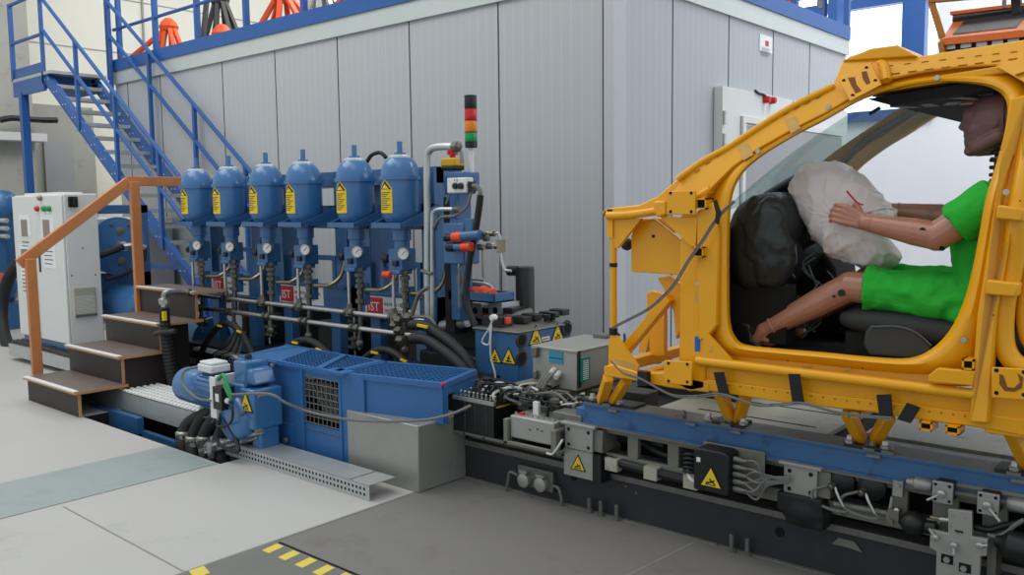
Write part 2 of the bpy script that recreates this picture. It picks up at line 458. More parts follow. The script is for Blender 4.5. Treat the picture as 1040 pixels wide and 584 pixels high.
# big window in the back wall with blue frame
w = MB('window_bright'); w.mm((-5.6, 13.12, 2.75), (-3.5, 13.16, 7.2)); win = struct(w.build('window_1'))
w = MB('rail_blue')
for x, d in ((-5.6, .1), (at(916, 20, Y=12.88).x, .30)): w.mm((x, 12.88, 2.7), (x + d, 13.06, 7.3))
for z in (2.7, at(880, 9, Y=13).z, 6.2): w.mm((-5.6, 12.9, z), (-3.5, 13.04, z + .14))
w.build('window_frame', parent=win)
w = MB('window_bright'); w.mm((-10.6, 12.9, 3.9), (-5.7, 12.97, 7.2)); win = struct(w.build('window_2'))
w = MB('rail_blue')
for x in (-10.7, -9.2, -7.6, -6.2): w.mm((x, 12.84, 3.7), (x + .16, 12.92, 7.3))
for z in (3.8, 5.6, 7.1): w.mm((-10.7, 12.85, z), (-5.6, 12.91, z + .12))
w.build('window_frame', parent=win)
# blue hall column seen over the booth roof
c = MB('rail_blue'); xa = at(822, 20, Y=11.6).x; xb = at(850, 20, Y=11.6).x
c.mm((xa + .1, 11.6, 0), (xa + .2, 11.7, 9)); c.mm((xb - .12, 11.6, 0), (xb, 11.9, 9)); c.use('dull_steel')
for k in range(24): c.mm((xa + .12, 11.59, 3.3 + k * .2), (xa + .18, 11.6, 3.4 + k * .2))
c.use('label_white'); c.mm((xb - .16, 11.7, 0), (xb - .12, 11.8, 9)); struct(c.build('trim_4'))

# ------------------------------------------------------------------ booth (ribbed sheet cabin)
BX0, BX1, BY0, BY1, BH = -11.95, -3.79, 5.60, 10.40, 3.25
b = MB('booth_ribbed_front'); b.mm((BX0, BY0, 0), (BX1 - .09, BY0 + .1, BH))
b.use('ink')
for x in (-11.6, -10.72, -9.26, -8.2, -7.12, -6.06, -4.96): b.mm((x - .006, BY0 - .003, 0), (x + .006, BY0, BH))
struct(b.build('wall_front'))
b = MB('trim_corner'); b.mm((BX1 - .09, BY0 - .01, 0), (BX1 + .005, BY0 + .16, BH)); b.use('ink'); b.mm((BX1 - .10, BY0 - .012, 0), (BX1 - .09, BY0, BH))
struct(b.build('trim_5'))
b = MB('booth_ribbed_side'); b.mm((BX1 - .1, BY0 + .16, 0), (BX1, BY1, BH)); b.use('ink')
for y in (6.46, 7.46, 8.41, 9.33): b.mm((BX1, y - .006, 0), (BX1 + .003, y + .006, BH))
struct(b.build('wall_right'))
b = MB('booth_ribbed_side'); b.mm((BX0, BY0 + .1, 0), (BX0 + .1, BY1, BH)); struct(b.build('wall_left_side'))
b = MB('white_paint'); b.mm((BX0, BY1 - .1, 0), (BX1 - .1, BY1, BH)); struct(b.build('wall_rear'))
b = MB('trim_silver')
b.mm((BX0 - .03, BY0 - .03, BH), (BX1 + .03, BY0 + .12, BH + .17)); struct(b.build('trim_6'))
b = MB('trim_silver'); b.mm((BX1 - .12, BY0 + .12, BH), (BX1 + .03, BY1 + .03, BH + .17)); struct(b.build('trim_7'))
b = MB('grey_panel'); b.mm((BX0, BY0 + .1, BH + .1), (BX1 - .1, BY1, BH + .17)); struct(b.build('ceiling'))
RZ = BH + .17
# roof guard rail
g = thing('guard_rail', 'blue tubular guard rail with toe board around the roof of the ribbed grey cabin', 'railing', (BX0, BY0, RZ))
t = MB('rail_blue'); t.mm((BX0, BY0 - .05, RZ), (BX1 + .05, BY0 - .02, RZ + .15)); t.mm((BX1 + .02, BY0 - .02, RZ), (BX1 + .05, BY1, RZ + .15)); t.build('toe_board', parent=g)
for z in (.56, 1.08):
    t = MB('rail_blue'); t.tube([(BX0 + .02, BY0 + .0, RZ + z), (BX1, BY0, RZ + z)], .022, 0); t.tube([(BX1, BY0, RZ + z), (BX1, BY1, RZ + z)], .022, 0)
    t.tube([(BX1, BY1 - .02, RZ + z), (BX0, BY1 - .02, RZ + z)], .022, 0)
    t.build('rail', parent=g)
for x in [at(u, 10, Y=BY0).x for u in (119, 156, 199, 249, 308, 378)] + [-5.2, BX1]:
    t = MB('rail_blue'); t.mm((x - .03, BY0 - .02, RZ - .12), (x + .03, BY0 + .04, RZ + 1.1)); t.build('post', parent=g, bevel=.004)
for y in (7.2, 8.9, BY1 - .02):
    t = MB('rail_blue'); t.mm((BX1 - .02, y - .03, RZ), (BX1 + .04, y + .03, RZ + 1.1)); t.build('post', parent=g)
for x in (-5.2, -6.6, -8.0):
    t = MB('rail_blue'); t.mm((x - .03, BY1 - .05, RZ), (x + .03, BY1, RZ + 1.1)); t.build('post', parent=g)

# stands on the roof: orange and grey four-legged trestles
def stand(x, y, hgt, w, m, label, lean=0, n=5):
    t = thing('folding_stand', label, 'stand', (x, y, RZ), 'folding stands stored on the cabin roof')
    for k in range(n):
        an = 2 * PI * k / n + .4; b = MB(m)
        b.bar((x + w * math.cos(an), y + .45 * w * math.sin(an), RZ + .03), (x + lean + .05 * math.cos(an), y + .05 * math.sin(an), RZ + hgt), .06, .045); b.build('leg', parent=t, bevel=.006)
    b = MB(m); b.lathe((x + lean, y, RZ + hgt - .1), (0, 0, 1), [(0, .11), (.06, .13), (.12, .1), (.17, .05)], 12); b.build('head', parent=t)
    b = MB('dark_steel'); b.tube([(x + .6 * w * math.cos(a) , y + .3 * w * math.sin(a), RZ + hgt * .38) for a in [2 * PI * k / 10 for k in range(10)]], .018, 2, 6, True); b.build('spreader', parent=t)
def xr(u, y): return at(u, 40, Y=y).x
def zr(u, v, y): return at(u, v, Y=y).z - RZ
stand(xr(172, 6.1), 6.1, zr(172, 24, 6.1), .40, 'orange_paint', 'small orange stand farthest left on the cabin roof', n=7)
stand(xr(225, 6.5), 6.5, zr(225, -4, 6.5), .55, 'dark_steel', 'dark grey stand between orange ones on the cabin roof', n=8)
stand(xr(226, 5.9), 5.9, zr(226, 31, 5.9), .24, 'orange_paint', 'short orange stand in front of the dark grey stand')
stand(xr(289, 6.0), 6.0, zr(289, -8, 6.0), .62, 'orange_paint', 'orange stand right of the dark grey one on the cabin roof', n=8)
stand(xr(328, 6.6), 6.6, zr(328, -14, 6.6), .62, 'steel', 'pale grey steel stand between two orange stands on the roof', n=8)
stand(xr(352, 5.95), 5.95, zr(365, -22, 5.95), .45, 'orange_paint', 'orange stand farthest right on the cabin roof', .35, n=7)
b = MB('orange_paint'); b.bar(at(122, 68, Y=5.9), at(168, 30, Y=6.1), .05, .05); tag(b.build('orange_pole'), 'orange pole leaning against the leftmost roof stand', 'pole')
b = MB('dark_steel'); b.bar(at(205, 50, Y=5.9), at(212, -20, Y=6.1), .05, .05); tag(b.build('dark_pole'), 'dark pole standing upright beside the grey roof stand', 'pole')
b = MB('orange_paint'); b.mm((-5.3, 9.6, RZ), (-4.9, 10.1, RZ + .35)); b.use('yellow_dark')
for k in range(5): b.mm((-5.3, 9.59, RZ + .05 + k * .06), (-4.9, 9.6, RZ + .07 + k * .06))
p = at(788, 20, Y=9.8)
b.use('red'); b.tube([(p.x, 9.8, RZ), (p.x, 9.8, RZ + 1.5)], .02, 0); b.tube([(p.x + .15, 9.8, RZ), (p.x + .15, 9.8, RZ + 1.5)], .02, 0)
for k in range(6): b.bar((p.x, 9.8, RZ + .1 + k * .25), (p.x + .15, 9.8, RZ + .2 + k * .25), .02, .02)
tag(b.build('roof_hoist'), 'red lattice hoist mast with box at the back of the cabin roof', 'hoist')

# cabin door, alarm lamps, notice
d = MB('white_paint'); d.mm((-3.785, 7.18, 0), (-3.70, 10.25, 2.59)); d.use('label_white')
d.mm((-3.70, 7.54, .1), (-3.67, 7.60, 2.35)); d.mm((-3.70, 7.60, 2.29), (-3.671, 10.06, 2.349)); d.use('seam'); d.mm((-3.70, 7.53, .1), (-3.696, 7.54, 2.35)); d.mm((-3.70, 8.70, 2.35), (-3.696, 8.71, 2.59))
door = struct(d.build('door_1', bevel=.004))
d = MB('grey_panel'); d.mm((-3.696, 7.61, .12), (-3.682, 10.04, 2.27)); d.build('panel', parent=door)
for z in (.3, 1.3, 2.05, 2.25):
    d = MB('steel'); d.cyl((-3.69, 7.20, z), (-3.69, 7.20, z + .12), .018); d.build('hinge', parent=door)
al = thing('alarm_lamps', 'two small red alarm lamps with wiring above the white cabin door', 'alarm', (-3.70, 8.8, 2.66))
for (u, v) in ((779, 101), (785, 102)):
    q = at(u, v, X=-3.67); d = MB('red'); d.lathe((-3.70, q.y, q.z), (1, 0, 0), [(0, .035), (.03, .035), (.06, .028), (.065, .01)]); d.build('lamp', parent=al)
d = MB('cable_black'); d.tube([at(767, 92, X=-3.69), at(771, 95, X=-3.69), at(775, 96, X=-3.69), at(780, 100, X=-3.67)], .012); d.build('wire', parent=al)
q0 = at(772, 34, X=-3.78); q1 = at(784.5, 57, X=-3.78)
d = MB('paper'); d.mm((-3.788, q0.y, q1.z + .02), (-3.782, q1.y, q0.z)); d.use('red'); d.mm((-3.782, q0.y + .12, q0.z - .10), (-3.780, q0.y + .2, q0.z - .05))
d.use('grey_panel')
for k in range(9): d.mm((-3.782, q0.y + .04, q0.z - .125 - k * .009), (-3.780, q1.y - .05 - .02 * (k % 3), q0.z - .122 - k * .009))
tag(d.build('paper_notice'), 'white paper notice with red mark high on the cabin side wall', 'notice')

# ------------------------------------------------------------------ blue stairs
YN, YF = 4.88, 5.50
st = thing('staircase', 'blue steel staircase with grey grating treads climbing to the cabin roof', 'staircase', (-8, YN, 0))
SL = .728
def sx(z): return -12.42 + (3.40 - z) / SL
for y in (YN, YF):
    b = MB('rail_blue')
    b.prism([(sx(3.40) - .02, y, 3.40), (sx(0) + .02, y, 0), (sx(0) - .20, y, 0), (sx(3.40) - .21, y, 3.38)], (0, .03, 0))
    b.bar((sx(3.40), y + .03, 3.40), (sx(0), y + .03, 0), .07, .012); b.bar((sx(3.40) - .20, y + .03, 3.40), (sx(0) - .20, y + .03, 0), .07, .012)
    b.use('label_white')
    for k in range(17):
        z = 3.3 - k * .187
        for dx in (-.06, -.15): b.lathe((sx(z) + dx, y - .006, z), (0, 1, 0), [(0, .008), (.006, .008)], 8)
    b.build('stringer', parent=st)
for k in range(18):
    z = 3.215 - k * .184
    b = MB('galv'); x = sx(z) - .1
    b.mm((x - .12, YN + .03, z - .035), (x - .115, YF, z)); b.mm((x + .125, YN + .03, z - .045), (x + .135, YF, z))
    for j in range(9): b.mm((x - .12 + j * .03, YN + .03, z - .025), (x - .116 + j * .03, YF, z))
    for j in range(7): b.mm((x - .12, YN + .08 + j * .08, z - .012), (x + .13, YN + .085 + j * .08, z - .002))
    b.mm((x - .12, YN + .03, z - .035), (x + .13, YN + .034, z + .0)); b.mm((x - .12, YF - .004, z - .035), (x + .13, YF, z))
    b.build('tread', parent=st)
b = MB('galv'); b.mm((-13.55, YN - .02, 3.36), (-12.2, YF + .1, 3.40)); b.build('landing', parent=st)
b = MB('rail_blue'); b.mm((-13.5, YN - .02, 3.16), (-12.44, YN + .02, 3.36)); b.mm((-13.5, YF, 3.16), (-12.3, YF + .04, 3.36)); b.mm((-12.5, YN, 3.2), (-12.44, YF, 3.36)); b.build('landing_beam', parent=st)
for (x, y) in ((-13.25, YN), (-8.6, YN)):
    b = MB('rail_blue'); b.mm((x - .05, y - .03, 0), (x + .05, y + .07, 3.2 if x < -12 else .62)); b.build('support_post', parent=st)
b = MB('rail_blue'); b.bar((-9.9, YN, 1.1), (-9.9, YN, 0), .08, .08); b.bar((-9.9, YN + .03, .9), (-9.2, YN + .03, .9), .05, .05); b.build('support_post', parent=st)
for y, xt, zt in ((YN, -12.48, 3.44), (YF, -11.87, 3.36)):
    for off in (.98, .55):
        b = MB('rail_blue'); x0 = xt + .0
        b.tube([(x0, y, zt + off), (sx(0) - .1, y, zt + off - SL * (sx(0) - .1 - x0))], .024, 0)
        b.build('handrail', parent=st)
    for k in range(5):
        x = xt + .02 + k * (1.0 if y == YN else 1.05); zb = 3.40 - SL * max(0, x + 12.42)
        b = MB('rail_blue'); b.mm((x - .025, y - .02, zb - .15), (x + .025, y + .02, zt + .98 - SL * (x - xt))); b.build('baluster', parent=st)
for (x0, x1, y) in ((-13.5, -12.48, YN),):
    for off in (.50, 1.03):
        b = MB('rail_blue'); b.tube([(x0, y, 3.4 + off), (x1, y, 3.4 + off)], .024, 0); b.build('handrail', parent=st)
    b = MB('rail_blue'); b.mm((x0, y, 3.4), (x1, y + .01, 3.54)); b.build('toe_board', parent=st)
    b = MB('rail_blue'); b.mm((x0 - .04, y - .02, 3.38), (x0 + .02, y + .03, 4.45)); b.build('baluster', parent=st)
b = MB('rail_blue'); b.mm((-11.92, YF - .02, 3.3), (-11.86, YF + .04, 5.2)); b.build('baluster', parent=st)
# pale box under the stairs
b = MB('grey_panel'); q = at(76, 180, X=-11.6); b.mm((-11.9, 5.0, .0), (-10.4, 5.5, 1.45)); b.use('label_white'); b.mm((-11.9, 4.98, 1.38), (-10.38, 5.5, 1.46))
tag(b.build('storage_box', bevel=.01), 'pale grey box standing under the blue stairs', 'box')

# ------------------------------------------------------------------ control cabinet
CX0, CX1, CY0, CY1, CZ0, CZ1 = -9.75, -8.54, 3.45, 3.76, .27, 1.71
cb = thing('control_cabinet', 'tall light grey control cabinet with rotary switch and posters beside the wooden steps', 'cabinet', (CX0, CY0, 0))
b = MB('white_paint'); b.mm((CX0, CY0, CZ0), (CX1, CY1, CZ1)); b.build('body', parent=cb, bevel=.008)
xm = -9.19
for x0, x1 in ((CX0 + .005, xm - .004), (xm + .004, CX1 - .005)):
    b = MB('white_paint'); b.mm((x0, CY0 - .022, CZ0 + .01), (x1, CY0 - .001, CZ1 - .012)); dr = b.build('door', parent=cb, bevel=.006)
b = MB('label_white'); b.mm((CX0 + .15, CY0 + .05, CZ1), (CX1 - .2, CY1 - .05, CZ1 + .02)); b.build('top_cover', parent=cb)
for u0, u1, v0, v1 in ((19, 31, 218, 240), (19, 31, 248, 284), (41, 57, 218, 273)):
    a0 = at(u0, v0, Y=CY0 - .025); a1 = at(u1, v1, Y=CY0 - .025)
    b = MB('paper'); b.mm((a0.x, CY0 - .0245, a1.z), (a1.x, CY0 - .0225, a0.z)); b.use('photo_tint'); b.mm((a0.x + .04, CY0 - .026, a0.z - .22), (a0.x + .2, CY0 - .0245, a0.z - .05))
    b.use('ink')
    for k in range(6): b.mm((a0.x + .04, CY0 - .026, a0.z - .28 - k * .04), (a1.x - .05 - .03 * (k % 2), CY0 - .0245, a0.z - .272 - k * .04))
    b.build('poster', parent=cb)
for u, v, m in ((38, 212, 'red'), (45, 212, 'cable_green'), (50, 212, 'cable_green'), (41, 201, 'brass')):
    a0 = at(u, v, Y=CY0 - .03); b = MB(m); b.lathe((a0.x, CY0 - .022, a0.z), (0, -1, 0), [(0, .028), (.02, .028), (.035, .018)], 14); b.build('button', parent=cb)
a0 = at(74, 205, X=CX1 + .01); b = MB('black'); b.box((CX1 + .012, a0.y, a0.z), (.024, .085, .1)); b.box((CX1 + .045, a0.y, a0.z), (.045, .03, .07)); b.build('rotary_switch', parent=cb, bevel=.004)
a0 = at(75, 293, X=CX1); a1 = at(98, 318, X=CX1)
b = MB('plate_beige'); b.mm((CX1, a0.y, a1.z), (CX1 + .015, a1.y, a0.z)); b.use('label_white')
for k in range(14): b.mm((CX1 + .015, a0.y + .01, a1.z + .01 + k * .0125), (CX1 + .019, a1.y - .01, a1.z + .016 + k * .0125))
b.use('dull_steel'); b.mm((CX1, a0.y, a1.z - .02), (CX1 + .025, a1.y, a1.z)); b.build('filter_grille', parent=cb)
for u, v in ((84, 252), (73, 280), (97, 279)):
    a0 = at(u, v, X=CX1); b = MB('ink'); b.lathe((CX1, a0.y, a0.z), (1, 0, 0), [(0, .008), (.004, .006)], 8); b.build('bolt', parent=cb)
b = MB('ink'); b.mm((-9.14, CY0 - .027, .95), (-9.10, CY0 - .022, 1.25)); b.build('door_handle', parent=cb)
b = MB('machine_blue'); b.mm((CX0 + .05, CY0, .2), (CX1, CY1, .27))
for x in (CX0 + .12, -9.0, CX1 - .05): b.mm((x - .03, CY0, 0), (x + .03, CY0 + .06, .22)); b.mm((x - .03, CY1 - .06, 0), (x + .03, CY1, .22))
b.build('base_frame', parent=cb)
# cable gutter with hoses under the cabinet
b = MB('galv'); b.mm((-9.9, 3.36, .05), (-8.2, 3.6, .17)); b.use('cable_black')
for k in range(4): b.tube([(-9.9, 3.4 + k * .05, .19), (-9.3, 3.41 + k * .05, .2), (-8.3, 3.38 + k * .05, .185)], .018)
tag(b.build('cable_gutter'), 'galvanised cable gutter with black cables under the grey cabinet', 'cable tray')

# ------------------------------------------------------------------ left edge: blue pump set behind cabinet
pm = thing('pump_unit', 'blue hydraulic pump unit with silver pipes at the left edge behind the cabinet', 'pump', (-12, 4.3, 0))
q = at(5, 205, Y=4.4)
b = MB('tank_blue'); b.lathe((q.x - .5, 4.4, q.z - .05), (1, 0, 0), [(0, .1), (.03, .2), (.4, .21), (.5, .2), (.58, .12), (.6, .02)]); b.build('motor', parent=pm)
for k, v in enumerate((224, 232, 240)):
    z = at(5, v, Y=4.2).z; b = MB('galv'); b.tube([(q.x - 1, 4.2, z), (q.x + .6, 4.2, z)], .03, 0); b.build('pipe', parent=pm)
b = MB('tank_blue'); z = at(5, 300, Y=4.2).z; b.lathe((q.x - 1.2, 4.25, z + .1), (1, 0, 0), [(0, .1), (.04, .28), (1.2, .28), (1.3, .2), (1.34, .02)]); b.build('tank', parent=pm)
b = MB('machine_blue'); b.mm((q.x - 1.2, 3.95, 0), (q.x + .35, 4.5, z - .12)); b.build('base', parent=pm)
b = MB('red'); a0 = at(4, 285, Y=4.0); b.mm((a0.x - .5, 3.96, a0.z - .1), (a0.x + .2, 3.97, a0.z + .1)); b.use('label_white'); b.text('IST', .15, (a0.x - .2, 3.955, a0.z - .05), (1, 0, 0), (0, 0, 1)); b.build('sign', parent=pm)
b = MB('machine_blue'); zl_ = at(5, 300, Y=4.2).z; b.mm((q.x - .45, 4.3, zl_), (q.x + .0, 4.5, q.z - .2)); b.mm((q.x - .9, 4.15, zl_), (q.x - .82, 4.25, at(5, 222, Y=4.2).z)); b.mm((q.x + .3, 4.15, zl_ - .1), (q.x + .36, 4.25, at(5, 222, Y=4.2).z)); b.build('pedestal', parent=pm)
b = MB('rubber'); b.tube([at(18, 268, Y=3.9), at(8, 285, Y=3.85), at(2, 310, Y=3.8), at(3, 335, Y=3.75), at(10, 356, Y=3.7)], .07, 6, 12)
tag(b.build('hose'), 'thick black hose arching down at the far left edge', 'hose')

# ------------------------------------------------------------------ blue pressure vessel in its frame
pv = thing('pressure_vessel', 'round blue vessel end with hose fittings held in a square blue frame', 'vessel', (-9.2, 4.05, 0))
c0 = at(121, 250, X=-8.8)
b = MB('tank_blue'); b.lathe((-9.7, c0.y, c0.z), (1, 0, 0), [(0, .15), (.06, .27), (.85, .275), (.86, .295), (.9, .295), (.9, .27), (.92, .1)], 40); b.build('vessel', parent=pv)
b = MB('dull_steel')
for k in range(8):
    an = 2 * PI * k / 8 + .3; b.lathe((-8.80, c0.y + .235 * math.cos(an), c0.z + .235 * math.sin(an)), (1, 0, 0), [(0, .02), (.02, .018)], 6)
for dz in (.15, -.15): b.lathe((-8.79, c0.y + .01, c0.z + dz), (1, 0, 0), [(0, .045), (.012, .045), (.02, .02)], 14)
b.build('bolt_circle', parent=pv)
b = MB('steel'); b.lathe((-8.79, c0.y, c0.z), (1, 0, 0), [(0, .05), (.1, .05), (.11, .03)], 14); b.tube([(-8.70, c0.y - .02, c0.z), (-8.66, c0.y + .1, c0.z + .01), (-8.66, c0.y + .2, c0.z - .02)], .028); b.build('fitting', parent=pv)
b = MB('cable_black'); b.tube([(-8.68, c0.y - .02, c0.z), (-8.66, c0.y - .2, c0.z - .06), (-8.7, c0.y - .42, c0.z - .12)], .035); b.tube([(-8.66, c0.y + .2, c0.z - .02), (-8.66, c0.y + .17, c0.z - .16), (-8.68, c0.y - .0, c0.z - .27), (-8.7, c0.y - .2, c0.z - .32)], .02); b.build('hose', parent=pv)
b = MB('machine_blue')
yl, yr = c0.y - .36, c0.y + .37
zt = at(121, 208, X=-8.8).z
b.mm((-9.0, yl, zt - .09), (-8.9, yr, zt)); b.mm((-9.0, yr - .09, 0), (-8.9, yr, zt)); b.mm((-9.0, yl, 0), (-8.9, yl + .09, zt)); b.mm((-9.0, yl, c0.z - .46), (-8.9, yr, c0.z - .28))
b.bar((-8.95, yl, .5), (-8.95, yr - .2, .86), .05, .06)
b.build('frame', parent=pv, bevel=.006)
c1 = at(126, 305, X=-8.6)
b = MB('tank_blue'); b.lathe((-9.9, c1.y + .1, c1.z - .08), (1, 0, .0), [(0, .1), (.1, .22), (1.6, .22), (1.66, .15), (1.7, .02)], 32); tag(b.build('blue_cylinder'), 'large pale blue horizontal cylinder lying under the framed vessel', 'cylinder')
# ================================================================== WOODEN STEPS
SX0, SX1 = -7.62, -6.63
ws = thing('wooden_steps', 'film-faced plywood steps with pale nosings and an orange brown wooden handrail', 'steps', (SX0, 2.7, 0))
SZ = (.20, .42, .64, .87); SY = (2.68, 3.02, 3.34, 3.66); SD = (.40, .40, .40, .30)
for k in range(4):
    z, y, d = SZ[k], SY[k], SD[k]
    b = MB('tread_film'); b.mm((SX0, y, z - .02), (SX1, y + d, z)); b.use('ply_edge'); b.mm((SX1, y, z - .021), (SX1 + .004, y + d, z - .001)); b.mm((SX0, y - .002, z - .021), (SX1, y, z - .004)); b.build('tread', parent=ws)
    b = MB('label_white'); b.mm((SX0, y - .006, z - .006), (SX1 - .02, y + .035, z + .004)); b.build('nosing', parent=ws)
    zb = 0 if k == 0 else SZ[k - 1]
    b = MB('ply_black'); b.mm((SX0, y + .03, 0 if k == 0 else zb), (SX1 - .03, y + .048, z - .02))
    b.use('ply_edge'); b.mm((SX1 - .03, y + .028, 0 if k == 0 else zb), (SX1 - .024, y + .05, z - .02)); b.build('riser', parent=ws)
b = MB('ply_black'); b.prism([(SX0 + .01, SY[0] + .05, 0), (SX0 + .01, SY[3] + .28, 0), (SX0 + .01, SY[3] + .28, SZ[3] - .02), (SX0 + .01, SY[3] + .05, SZ[3] - .02), (SX0 + .01, SY[3] + .05, SZ[2] - .02), (SX0 + .01, SY[2] + .05, SZ[2] - .02), (SX0 + .01, SY[2] + .05, SZ[1] - .02), (SX0 + .01, SY[1] + .05, SZ[1] - .02), (SX0 + .01, SY[1] + .05, SZ[0] - .02), (SX0 + .01, SY[0] + .05, SZ[0] - .02)], (.018, 0, 0)); b.build('side_panel', parent=ws)
b = MB('ply_black'); b.mm((SX1 - .05, SY[1] + .05, 0), (SX1 - .032, SY[1] + .4, SZ[1] - .02)); b.mm((SX1 - .22, SY[2] + .05, 0), (SX1 - .20, SY[3] + .05, SZ[2] - .02)); b.build('side_panel', parent=ws)
HX = -7.62
b = MB('wood_rail'); b.mm((HX - .05, 2.76, .20), (HX - .005, 2.84, 1.16)); b.build('handrail_post', parent=ws, bevel=.004)
b = MB('wood_rail'); b.mm((HX - .05, 3.66, .62), (HX - .005, 3.745, 1.80)); b.build('handrail_post', parent=ws, bevel=.004)
b = MB('wood_rail'); b.bar((HX - .07, 2.73, 1.12), (HX - .07, 3.67, 1.80), .045, .09); b.build('handrail', parent=ws, bevel=.004)
b = MB('wood_rail'); b.mm((HX - .09, 3.65, 1.765), (HX - .045, 4.45, 1.85)); b.build('handrail', parent=ws, bevel=.004)

# galvanised grating gutter beside the steps
b = MB('galv')
GX0, GX1 = -7.3, -5.2
b.mm((GX0, 3.03, .0), (GX1, 3.05, .15)); b.mm((GX0, 3.34, 0), (GX1, 3.36, .15)); b.mm((GX0, 3.05, 0), (GX1, 3.34, .01))
g = tag(b.build('cable_gutter'), 'galvanised trough with perforated tread cover running from the steps to the motor', 'trough')
b = MB('galv'); b.mm((GX0, 3.03, .145), (GX1, 3.36, .152)); b.build('cover', parent=g)
b = MB('label_white')
for i in range(40):
    for j in range(6):
        x = GX0 + .03 + i * (GX1 - GX0 - .06) / 39; y = 3.06 + j * .053
        b.lathe((x, y, .152), (0, 0, 1), [(0, .02), (.006, .019), (.012, .012)], 8)
b.build('stud_pattern', parent=g)
b = MB('machine_blue'); b.mm((-7.0, 2.93, -.1), (-6.2, 2.98, .02)); b.mm((-6.66, 2.96, -.2), (-4.8, 3.0, -.08)); tag(b.build('floor_beam'), 'blue steel beam low in the floor trench below the studded trough', 'beam')

# ================================================================== MACHINE BED under the accumulators
mbed = thing('machine_bed', 'long black machine bed carrying the blue accumulator frames', 'machine', (-5.5, 4.6, 0))
b = MB('black'); b.mm((-7.45, 4.02, -.3), (-3.9, 5.0, .34)); b.build('bed', parent=mbed, bevel=.01)
b = MB('dark_steel'); b.mm((-7.45, 4.6, .36), (-4.2, 5.0, .72)); b.mm((-7.0, 4.35, .36), (-6.7, 4.6, .6)); b.mm((-5.9, 4.35, .36), (-5.6, 4.6, .62)); b.mm((-4.9, 4.35, .36), (-4.6, 4.6, .62)); b.build('cylinder_block', parent=mbed, bevel=.01, whole=True)
b = MB('black'); b.cyl((-7.5, 4.75, .60), (-4.0, 4.75, .60), .15); b.build('main_cylinder', parent=mbed)
b = MB('label_white'); b.mm((-7.15, 3.92, .30), (-6.35, 3.99, .325)); b.build('ledge', parent=mbed)
b = MB('dark_steel'); b.mm((-7.5, 3.86, -.1), (-4.0, 4.02, .2)); b.build('front_rail', parent=mbed)

# three blue portal frames
def portal(u0, u1, vb0, vb1, zt, label, lbl_off):
    YF_ = 4.25
    x0, x1 = at(u0, 290, Y=YF_).x, at(u1, 290, Y=YF_).x
    zt0 = zt; zb1 = at(u0, vb0, Y=YF_).z; zb0 = at(u0, vb1, Y=YF_).z
    t = thing('accumulator_portal', label, 'frame', ((x0 + x1) / 2, YF_, .36), 'blue portal frames behind the accumulators')
    for a, c in ((x0, x0 + .14), (x1 - .14, x1)):
        b = MB('machine_blue'); b.mm((a, YF_, zb0), (c, YF_ + .1, zt)); b.mm((a + .02, YF_ + .1, zb0), (c - .02, YF_ + .3, zt - .02)); b.build('upright', parent=t, bevel=.006)
    b = MB('machine_blue'); b.mm((x0, YF_ - .012, zb0), (x1, YF_ + .1, zb1)); b.mm((x0, YF_ - .03, zb1 - .01), (x1, YF_ + .1, zb1 + .006)); b.mm((x0, YF_ - .03, zb0 - .006), (x1, YF_ + .1, zb0 + .008)); b.build('cross_beam', parent=t, bevel=.004)
    b = MB('machine_blue'); b.mm((x0, YF_ + .02, zt - .12), (x1, YF_ + .28, zt)); b.build('top_beam', parent=t, bevel=.004)
    b = MB('machine_blue'); b.mm((x0 + .22, YF_ + .06, zb1 + .2), (x1 - .22, YF_ + .1, zb1 + .24)); b.mm((x0 + .2, YF_ + .04, zb1), (x0 + .24, YF_ + .1, zb1 + .24)); b.mm((x1 - .24, YF_ + .04, zb1), (x1 - .2, YF_ + .1, zb1 + .24)); b.build('inner_frame', parent=t)
    for x in (x0 + .12, x1 - .22):
        b = MB('machine_blue'); b.mm((x, YF_ + .0, .2), (x + .11, YF_ + .08, zb0)); b.build('leg', parent=t, bevel=.004)
    lx = at(lbl_off, 300, Y=YF_).x; lz = (zb0 + zb1) / 2 - .045; lw = min(.60, x1 - lx - .04)
    b = MB('label_white'); b.mm((lx, YF_ - .018, lz - .035), (lx + lw, YF_ - .012, lz + .115)); b.use('red_label'); b.mm((lx + .015, YF_ - .0195, lz - .025), (lx + .20, YF_ - .018, lz + .105))
    b.use('label_white'); b.text('IST', .098, (lx + .032, YF_ - .0205, lz + .003), (1, 0, 0), (0, 0, 1))
    b.use('ink'); s = min(1, lw / .6)
    b.text('INSTRON STRUCTURAL', .033 * s, (lx + .215, YF_ - .019, lz + .05), (1, 0, 0), (0, 0, 1)); b.text('TESTING SYSTEMS', .033 * s, (lx + .215, YF_ - .019, lz), (1, 0, 0), (0, 0, 1))
    b.build('name_plate', parent=t)
    return x0, x1, zb0, zb1
P3 = portal(365, 443, 296, 320, 1.83, 'blue portal frame with name plate nearest the stack light', 373)
P2 = portal(279, 353, 286, 306, 1.83, 'middle one of the three blue portal frames with name plates', 286)
P1 = portal(208, 266, 276, 297, 1.83, 'blue portal frame with name plate farthest left, by the steps', 218)

